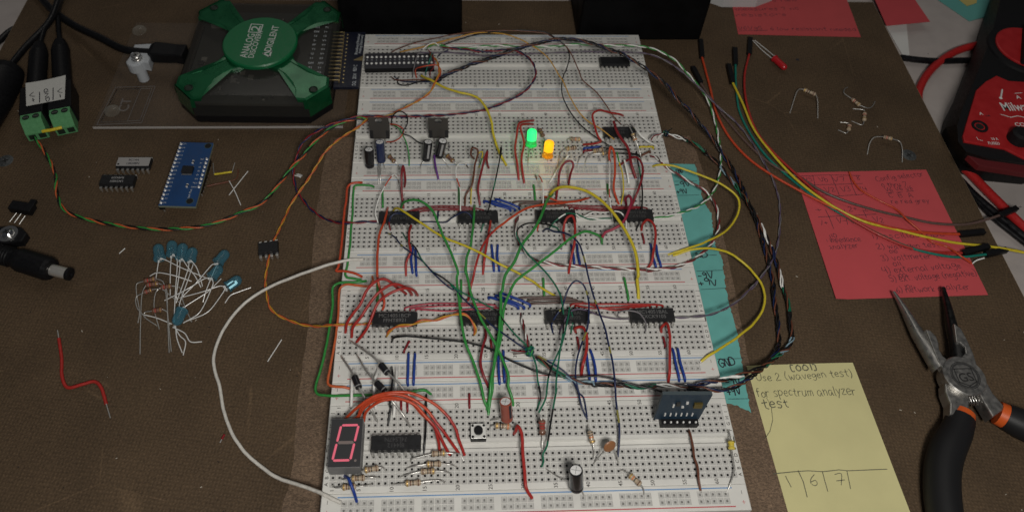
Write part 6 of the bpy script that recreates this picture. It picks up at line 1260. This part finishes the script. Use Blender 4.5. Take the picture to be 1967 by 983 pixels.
BLU = (('left','first chip of the middle board','a7',(690,590),(680,815),(668,700)),('right','first chip of the middle board','a7',(705,618),(715,835),(712,720)),('left','second chip of the middle board','a7',(1360,578),(1380,800),(1372,690)),('right','second chip of the middle board','a7',(1412,578),(1424,800),(1408,690)),
 ('left','third chip of the middle board','a8',(612,580),(640,742),(628,660)),('right','third chip of the middle board','a8',(657,570),(688,750),(670,660)),('left','last chip of the middle board','a8',(1295,570),(1342,770),(1310,670)),('right','last chip of the middle board','a8',(1340,580),(1385,770),(1350,670)),
 ('left','first chip of the second board','b1',(735,702),(730,975),(731,840)),('right','first chip of the second board','b1',(790,702),(778,970),(784,840)),('left','long green wires of the second board','b2',(72,690),(88,962),(80,830)),('right','long green wires of the second board','b2',(120,680),(130,950),(124,815)),
 ('left','grey chip under the navy arch','b2',(832,690),(862,930),(845,810)),('right','grey chip under the navy arch','b2',(866,672),(914,940),(905,800)),('left','last chip of the second board','d3',(930,175),(1015,552),(965,340)),('right','last chip of the second board','d3',(992,172),(1085,552),(1030,340)))
for sd, wh, c, a, b, m in BLU:
    flatj('blue jumper, %s of the pair below the %s' % (sd, wh), 'blue', c, a, b, .058, .09, group='blue jumpers in pairs', bow=(m[0], m[1], .18))
wire('long dark red wire behind the long green wires on the second board', 'darkred', .06, B('b1',(1388,490,-.05),(1402,560,.4),(1372,650,.5),(1355,780,.5),(1375,880,.4),(1408,960,.2)) + B('f',(938,743,-.05)))
wire('red wire with a hooked top below the grey chip under the navy arch', 'red', .068, B('b2',(740,525,-.05),(738,492,.3),(800,487,.5),(832,550,.6),(830,680,.5),(800,800,.4),(790,900,.0)))
wire('red wire with a hooked top below the last chip of the second board', 'red', .065, B('b3',(370,482,-.05),(372,440,.3),(412,412,.5),(430,480,.6),(435,650,.5),(435,800,.4),(425,872,.0)))
wire('red arch wire at the third chip of the middle board', 'red', .06, B('a8',(560,562,-.05),(545,450,.6),(578,345,1.0),(620,330,1.1),(647,430,1.0),(640,560,.8),(605,720,.4),(590,828,-.05)))
wire('red arch wire at the last chip of the middle board', 'red', .06, B('a8',(1215,458,-.05),(1232,400,.4),(1272,366,.7),(1320,400,.8),(1338,500,.7),(1322,650,.5),(1300,740,.25),(1250,800,-.05)))
wire('dark red wire running to the rail of the nearest board, right of the push button', 'red', .068, B('b5',(515,372,-.05),(532,345,.3),(545,315,.5),(575,370,.55),(585,530,.45),(600,680,.4),(612,790,.3),(655,872,-.05)), group=None)
wire('brown wire from the upright module to the rail', 'brown', .05, B('b6',(740,345,-.05),(745,360,.15),(775,480,.2),(785,560,.2),(808,630,.22),(815,720,.2),(832,815,.02)), tip1=.12)
wire('short blue wire arching over the tan resistors in the near left corner', 'blue', .06, B('b4',(250,702,-.05),(285,725,.45),(318,810,.35),(345,902,-.05)))
wire('yellow wire looping right over the teal tape from the lit board to the middle board', 'yellow', .055, B('c5',(48,140,-.05),(75,130,.2),(160,130,.4),(280,165,.4),(420,218,.2),(540,278,0),(618,345,-.2),(632,420,-.35),(590,520,-.35),(500,600,-.1),(400,650,.15),(250,702,.2),(150,735,-.05)))
wire('yellow wire looping right over the teal tape from the middle board to the second board', 'yellow', .058, B('c5',(185,740,-.05),(320,698,.3),(450,692,.2),(590,735,-.1),(700,825,-.4)) + B('b3',(1080,0,-.55),(1150,92,-.6),(1185,200,-.6),(1165,310,-.55),(1100,410,-.4),(980,510,-.15),(850,600,.1),(750,662,.2),(682,712,.05)), tip1=.14)
wire('grey wire looping over the last chip of the second board', 'grey', .034, B('b2',(1338,522,-.05),(1345,450,.45),(1290,365,.75),(1200,342,.8),(1120,352,.7),(1098,382,.5),(1130,408,.3),(1210,405,.15)))
wire('thin purple-grey wire between the last two chips of the second board', 'purple', .032, B('b2',(700,345,.6),(760,328,.7),(850,345,.65),(920,375,.5),(1000,398,.35),(1130,415,.15),(1210,408,.12)))
wire('thin navy wire in front of the first two chips of the middle board', 'navy', .036, B('a7',(492,462,-.05),(480,385,.5),(500,335,.7),(545,312,.75),(620,320,.6)), stripes=[('darkred',0,.35)])
wire('thin dark blue wire in the trough left of the middle board\'s second chip', 'navy', .034, B('a7',(760,385,.1),(870,386,.12),(975,385,.2),(1010,355,.35),(1060,325,.5),(1120,300,.7),(1170,320,.65),(1205,375,.4)))
flatj('short dark blue jumper left of the second chip of the middle board', 'navy', 'a7', (902,292), (895,378), .04)
wire('green-white wire leading over the third chip of the middle board', 'dgreen', .036, B('a8',(655,318,.55),(580,312,.7),(520,345,.7),(460,395,.5),(425,440,-.05)), stripes=[('white',.3,.5)])
wire('thin white wire arching over the fourth chip of the middle board', 'white', .034, B('a8',(1085,440,-.05),(1080,360,.5),(1040,305,.7),(985,292,.6)))
wire('thin white wire between the third and fourth chips of the middle board', 'white', .03, B('a8',(700,345,.2),(740,330,.3),(800,302,.4),(880,305,.35),(940,300,.3)))
# fans of flat jumpers
def fan(label, col, c, rows, r, group, hz=.12):
    words = ['rearmost', 'second', 'third', 'nearest']
    for i, (a, m, b) in enumerate(rows):
        w = words[i] if i < len(rows)-1 else 'nearest'
        A, Mq, Bq = B(c, (a[0],a[1],hz), (m[0],m[1],hz+.1), (b[0],b[1],hz)); wire(label % w, col, r, [drop(A,.16), A, Mq, Bq, drop(Bq,.16)], group=group)
fan('%s of the blue slanting jumpers on the middle board', 'blue', 'e6', (((430,105),(620,160),(800,238)),((340,132),(540,185),(730,265)),((245,135),(450,200),(660,270))), .06, 'blue slanting jumpers, middle board')
fan('%s of the blue slanting jumpers on the second board', 'blue', 'e5', (((590,222),(870,320),(1160,450)),((515,270),(780,370),(1050,490)),((385,300),(650,375),(940,490))), .062, 'blue slanting jumpers, second board')
fan('%s of the brown jumpers on the second board', 'taupe', 'b2', (((250,242),(450,226),(710,240)),((330,262),(560,246),(755,256)),((355,285),(600,272),(800,268))), .055, 'brown jumpers, second board')
fan('%s of the brown jumpers on the middle board', 'taupe', 'a8', (((115,218),(300,208),(480,222)),((170,238),(380,225),(560,238)),((290,256),(450,256),(590,245))), .05, 'brown jumpers, middle board')
fan('%s of the dark red jumpers over the first chip of the middle board', 'darkred', 'a7', (((640,300),(900,250),(1290,285)),((680,300),(850,268),(1230,290)),((740,302),(900,282),(1180,300))), .036, 'dark red jumpers, left of the middle board')
fan('%s of the dark red jumpers over the last chip of the middle board', 'darkred', 'a8', (((560,248),(800,252),(1265,270)),((600,262),(850,272),(1210,270)),((640,275),(900,288),(1160,275))), .038, 'dark red jumpers, right of the middle board')
fan('%s of the pink-red jumpers over the first chip of the second board', 'pink', 'b1', (((705,320),(900,285),(1485,300)),((750,325),(1000,305),(1430,305)),((800,332),(1050,345),(1519,320))), .036, 'pink-red jumpers, second board')
fan('%s of the red jumpers over the last chip of the second board', 'red', 'b2', (((700,292),(1000,285),(1490,300)),((740,300),(900,322),(1440,292)),((790,272),(1050,335),(1380,300))), .042, 'red jumpers, second board')
# ------------------------------------------------------------ jumper leads with black housings, upper right
def hous(parent, c, a, b, z, pin=None):
    A, Bq = T(c, (a[0],a[1],z), (b[0],b[1],z)); x = (Bq-A); q = MB(); q.box((0,0,0), (x.length,.27,.27), BLK, basis((A+Bq)/2, x)); h = obj('housing', q, parent, bevel=.02)
    if pin: q = MB(); q.tube(T(c, (b[0],b[1],z), (pin[0],pin[1],z)), .035, TIN, 6); obj('pin', q, h)
def dup(label, col, pts, h0, h1, r=.068):
    q = MB(); q.tube(spline(pts, .15), r, wm(col), 8); o = obj('jumper_lead', q, label=label, cat='jumper lead')
    if h0: hous(o, *h0)
    if h1: hous(o, *h1)
dup('orange jumper lead with black ends running over the pink note', 'orangered', T('c1',(196,315,.2),(240,480,.15),(275,620,.15),(350,760,.15),(450,870,.15),(560,950,.15)) + T('c2',(150,235,.15),(300,310,.2),(420,365,.25),(560,415,.25),(750,462,.2),(950,484,.15),(1125,490,.15)), ('c1',(196,318),(188,222),.2), ('c2',(1125,492),(1278,476),.16))
dup('teal-green jumper lead with black ends', 'teal', T('c1',(380,355,.2),(385,500,.15),(405,620,.1),(470,750,.1),(560,870,.12)) + T('c2',(60,140,.12),(200,250,.15),(400,375,.15),(600,482,.15),(800,570,.15),(950,612,.15),(1100,635,.2),(1290,618,.2)), ('c1',(380,358),(376,268),.2), ('c2',(1290,618),(1418,590),.2,(1470,585)))
dup('yellow jumper lead with black end crossing the pink note', 'yellow', T('c1',(365,455,.25),(420,570,.25),(475,700,.28),(560,820,.3)) + T('c2',(90,140,.3),(250,265,.3),(400,355,.28),(550,420,.25),(680,450,.2),(900,505,.2),(1100,545,.2),(1290,565,.25),(1395,580,.3),(1560,612,.3)), ('c1',(365,458),(342,358),.25), None)
dup('red jumper lead with black ends beside the yellow one', 'red', T('c1',(456,298,.2),(430,420,.2),(440,560,.25),(500,730,.3),(600,850,.32)) + T('c2',(60,80,.32),(200,205,.3),(330,315,.28),(480,418,.2),(650,510,.18),(800,572,.15),(950,603,.15),(1145,608,.2)), ('c1',(456,300),(461,212),.2), ('c2',(1145,610),(1305,566),.25))
dup('grey-brown jumper lead with a bare pin crossing the top of the pink note', 'taupe', T('c1',(190,460,.2),(290,605,.15),(400,740,.12),(520,860,.12),(630,935,.14)) + T('c2',(130,140,.2),(250,215,.25),(400,280,.25),(600,342,.2),(800,388,.18),(950,420,.15),(1150,430,.15),(1290,400,.2),(1375,372,.3)), ('c1',(190,458),(145,372),.2), ('c2',(1375,374),(1482,328),.3,(1512,318)))
wire('thin orange wire lying across the pink note with a pale tip', 'orangered', .05, T('c2',(430,100,.15),(452,150,.12),(500,210,.12),(600,270,.12),(720,330,.15),(795,400,.3),(880,470,.2),(950,540,.15),(1050,572,.2),(1130,625,.35),(1200,675,.15)), name='wire')
wire('short bent silver wire at the end of the thin orange wire', 'white', .035, T('c2',(1205,675,.15),(1230,655,.2),(1280,640,.3)), free=True)
wire('thin yellow and black wire at the right edge past the jumper leads', 'yellow', .05, T('c2',(1400,585,.15),(1470,590,.15),(1560,612,.2)), free=True)
# ------------------------------------------------------------ loose parts on the hardboard
wire('loose red wire scrap lying at the lower left, with bare ends', 'red', .075, T('f',(113,650,.09),(119,690,.09),(119,722,.09),(130,744,.09),(160,738,.09),(180,732,.09),(193,742,.09),(204,775,.09)), tip0=.45, tip1=.7, free=True)
wire('tiny dark red wire scrap left of the white cable', 'darkred', .05, T('f',(431,834,.06),(426,843,.06)), tip1=.15, free=True)
def clip(label, pts, r=.028): q = MB(); lead(q, pts, r, BRT); obj('lead_clipping', q, label=label, cat='wire clipping')
clip('tiny straight silver clipping left of the blue lights', T('f',(229,487,.04),(240,477,.04)))
clip('bent silver clipping right of the blue lights', T('f',(432,582,.03),(443,567,.05),(460,560,.05),(482,552,.04)))
clip('straight silver clipping beside the white cable', T('f',(514,694,.03),(541,652,.04)))
clip('silver clipping crossing another, right of the blue breakout board, rising to the right', T('d7',(1168,705,.03),(1250,600,.08),(1390,425,.03)))
clip('silver clipping right of the blue breakout board, falling to the right', T('d7',(1168,538,.1),(1230,650,.1),(1305,822,.03)))
clip('small silver clipping on the pale strip beside the white scrap', T('f',(566,337,.03),(578,340,.03)), .03)
q = MB(); p = T('d1',(305,688,.03),(330,684,.04),(362,700,.03),(345,722,.03),(322,712,.03)); q.prism([(v.x,v.y) for v in p], .015, .03, mat('paper_scrap',(.45,.45,.44),rough=.8)); obj('paper_scrap', q, label='tiny white scrap beside the blue and red twisted pair', cat='scrap')
o = wire('loose yellow staple-shaped jumper right of the blue breakout board', 'yellow', .055, T('d7',(995,460,.08),(1100,445,.08),(1200,432,.08)))
for a, b in (((990,455),(978,330)),((1205,430),(1235,325))): q = MB(); lead(q, T('d7',(a[0],a[1],.08),(b[0],b[1],.05)), .028); obj('bare_end', q, o)
o = wire('loose dark brown staple-shaped jumper below the yellow one', 'brown', .05, T('d7',(910,600,.06),(1040,570,.06),(1165,545,.06)))
for pts in ([(1165,545,.06),(1255,510,.06),(1275,400,.04)],): q = MB(); lead(q, T('d7',*pts), .028, wm('brown')); obj('bare_end', q, o)
# crumbs and specks
q = MB(); rg = random.Random(11); lt = mat('speck_pale', (.4,.36,.3), rough=.8); dk = mat('speck_dark', (.02,.015,.012), rough=.8)
for i in range(130):
    x, y = rg.uniform(0, 1967), rg.uniform(20, 983); p = U(x, y, .002)
    if -.6 < p.x < 17.6 and p.y < 27.6: continue
    s = rg.uniform(.02,.055); a = rg.uniform(0,6); q.box(p+V((0,0,s*.25)), (s*rg.uniform(1,2.2), s*.7, s*.4), lt if rg.random() < .45 else dk, rz=a)
obj('crumbs', q, label='tiny pale and dark specks scattered over the hardboard', cat='specks', kind='stuff')
# pile of clear blue lights
BLC = clearmat('blue_clear', (.66,.9,.97), (.1,.26,.34), .26); LFR = mat('lead_frame', (.75,.78,.78), rough=.25, metal=1)
def stiff(pts):
    out = [pts[0]]
    for a, b in zip(pts, pts[1:]): out += [a.lerp(b, .15), a.lerp(b, .85)]
    return out + [pts[-1]]
def bled(label, top, base, z0, z1, legs, col=BLC):
    tp, bs = T('f',(top[0],top[1],z1))[0], T('f',(base[0],base[1],z0))[0]; e = empty('led', bs, label, 'LED'); M = axis(bs, tp); L = (tp-bs).length; r = .25 if col is BLC else .2
    q = MB(); q.lathe([(0,0),(r*1.16,0),(r*1.16,.09),(r,.1),(r,L-r)] + [(r*math.cos(a), L-r+r*math.sin(a)) for a in [rad(x) for x in (20,40,60,75,90)]], col, M, 18); obj('lens', q, e)
    q = MB(); q.box((-.09,0,L*.33),(.1,.07,L*.5),LFR,M); q.box((.09,0,L*.3),(.06,.07,L*.42),LFR,M); q.box((-.04,0,L*.6),(.16,.08,.1),LFR,M); obj('lead_frame', q, e)
    for k, l in enumerate(legs):
        s = (-.09,.09)[k]; st = M @ V((s,0,-.02)); q = MB(); lead(q, stiff([st] + T('f',*l)), .026, BRT); q.box(M @ V((s,0,-.08)), (.09,.09,.1), BRT); obj('leg', q, e)
    return e
bled('leftmost clear blue unlit light of the pile', (303,470), (307,497), .28, .3, [[(303,512,.15),(298,545,.05)],[(320,500,.3),(350,515,.3),(400,535,.1)]])
bled('second clear blue light from the left in the top row of the pile', (330,463), (331,489), .3, .35, [[(327,520,.25),(327,570,.05)],[(341,500,.3),(337,560,.2),(334,620,.05)]])
bled('third clear blue light from the left in the top row of the pile', (352,468), (348,497), .3, .35, [[(345,520,.3),(338,570,.25),(340,575,.1)],[(360,512,.3),(375,530,.25),(386,552,.05)]])
bled('fourth clear blue light from the left in the top row of the pile', (372,476), (365,500), .28, .32, [[(362,515,.3),(350,550,.25),(338,582,.1)],[(377,512,.25),(384,530,.15),(389,550,.05)]])
bled('uppermost clear blue light at the right of the pile', (437,482), (418,505), .3, .3, [[(407,508,.35),(380,540,.4),(350,570,.1)],[(412,518,.3),(395,560,.3),(390,580,.05)]])
bled('clear blue light at the right of the pile, touching the uppermost one', (425,511), (406,533), .28, .3, [[(394,534,.35),(360,555,.4),(316,577,.1)],[(410,545,.3),(385,600,.25),(352,620,.05)]])
bled('lowest clear blue light at the right of the pile', (463,533), (436,552), .28, .3, [[(425,548,.3),(390,560,.3),(345,572,.1)],[(430,560,.25),(400,600,.2),(355,618,.05)]])
bled('clear blue light lying upside down at the bottom of the pile', (337,624), (350,595), .3, .3, [[(343,588,.3),(360,540,.4),(372,505,.2)],[(356,588,.3),(400,560,.35),(425,535,.2)]])
for k, pts in enumerate(([(334,625,.08),(346,645,.06),(356,655,.06),(352,682,.03)],[(332,628,.08),(355,640,.06),(366,656,.05),(388,656,.03)],[(337,625,.08),(340,650,.06),(350,677,.03)])):
    clip(('curved silver lead below the upside-down light, the right one ending low','curved silver lead below the upside-down light, bending right','curved silver lead below the upside-down light, the left one')[k], T('f',*pts))
def lres(label, a, b, la, lb, body=RB2, bands=('brown','red','brown','gold'), z=.2):
    A, Bq = T('f',(a[0],a[1],z),(b[0],b[1],z)); return resistor(label, A, Bq, T('f',*la), T('f',*lb), bands, body=body, r=.115)
lres('brown resistor uppermost in the pile by the blue lights', (276,540), (299,535), [(276,540,.2),(263,545,.15),(262,560,.1),(268,600,.05),(265,620,.03)], [(299,535,.2),(312,540,.2),(318,560,.15),(325,677,.03)])
lres('brown resistor second down in the pile by the blue lights', (280,548), (305,544), [(280,548,.25),(274,560,.2),(270,620,.1),(269,680,.03)], [(305,544,.25),(318,552,.2),(322,600,.1),(329,675,.03)])
lres('brown resistor low left in the pile by the blue lights', (276,562), (292,556), [(276,562,.2),(262,570,.1),(263,590,.06),(275,605,.03)], [(292,556,.2),(310,555,.2),(330,570,.1),(350,585,.03)])
lres('brown resistor right of the upper two in the pile', (308,552), (330,549), [(308,552,.2),(300,560,.15),(296,590,.08),(306,632,.03)], [(330,549,.2),(345,552,.15),(352,580,.1),(368,618,.03)])
lres('brown resistor lying alone at the bottom of the pile', (292,597), (312,594), [(292,597,.15),(278,600,.1),(276,606,.08),(302,626,.03)], [(312,594,.15),(320,598,.1),(322,608,.05),(326,625,.03)], z=.16)
clip('thin silver lead arching over the brown resistors', T('f',(288,530,.2),(300,524,.3),(330,528,.35),(368,540,.1)))
clip('thin silver lead crossing low from the bottom resistor to the upside-down light', T('f',(275,604,.05),(300,610,.05),(330,622,.05)))
lres('tan resistor with two legs spread down, at the upper right', (1543,172), (1567,182), [(1543,172,.3),(1535,172,.3),(1517,218,.03)], [(1567,182,.3),(1570,190,.3),(1571,228,.03)], body=RB, z=.3, bands=('gold','brown','black','brown'))
lres('tan resistor with curly leads, farthest right in the upper group', (1636,190), (1652,203), [(1636,190,.15),(1622,180,.15),(1622,172,.1),(1628,168,.03)], [(1652,203,.15),(1668,208,.1),(1676,204,.08),(1681,195,.05)], body=RB, z=.16)
lres('small resistor bent into a square U below the curly one', (1661,216), (1660,232), [(1661,216,.12),(1660,212,.12),(1638,209,.05)], [(1660,232,.12),(1656,240,.12),(1636,233,.05)], body=RB, z=.13)
lres('smallest resistor, bent into a tight U, left of the square one', (1632,240), (1630,250), [(1632,240,.12),(1630,237,.12),(1614,235,.05)], [(1630,250,.12),(1626,256,.12),(1610,250,.05)], body=RB, z=.13)
lres('resistor with wide arching leads just above the pink note', (1697,263), (1714,267), [(1697,263,.35),(1680,264,.3),(1671,275,.2),(1666,297,.03)], [(1714,267,.35),(1728,272,.3),(1733,285,.2),(1733,312,.03)], body=RB, z=.35)
RDC = mat('red_clear', (.4,.015,.02), rough=.25)
bled('small red unlit light with two long legs under the top pink note', (1510,133), (1487,112), .28, .28, [[(1475,98,.2),(1450,78,.05)],[(1465,98,.15),(1440,72,.05)]], col=RDC)
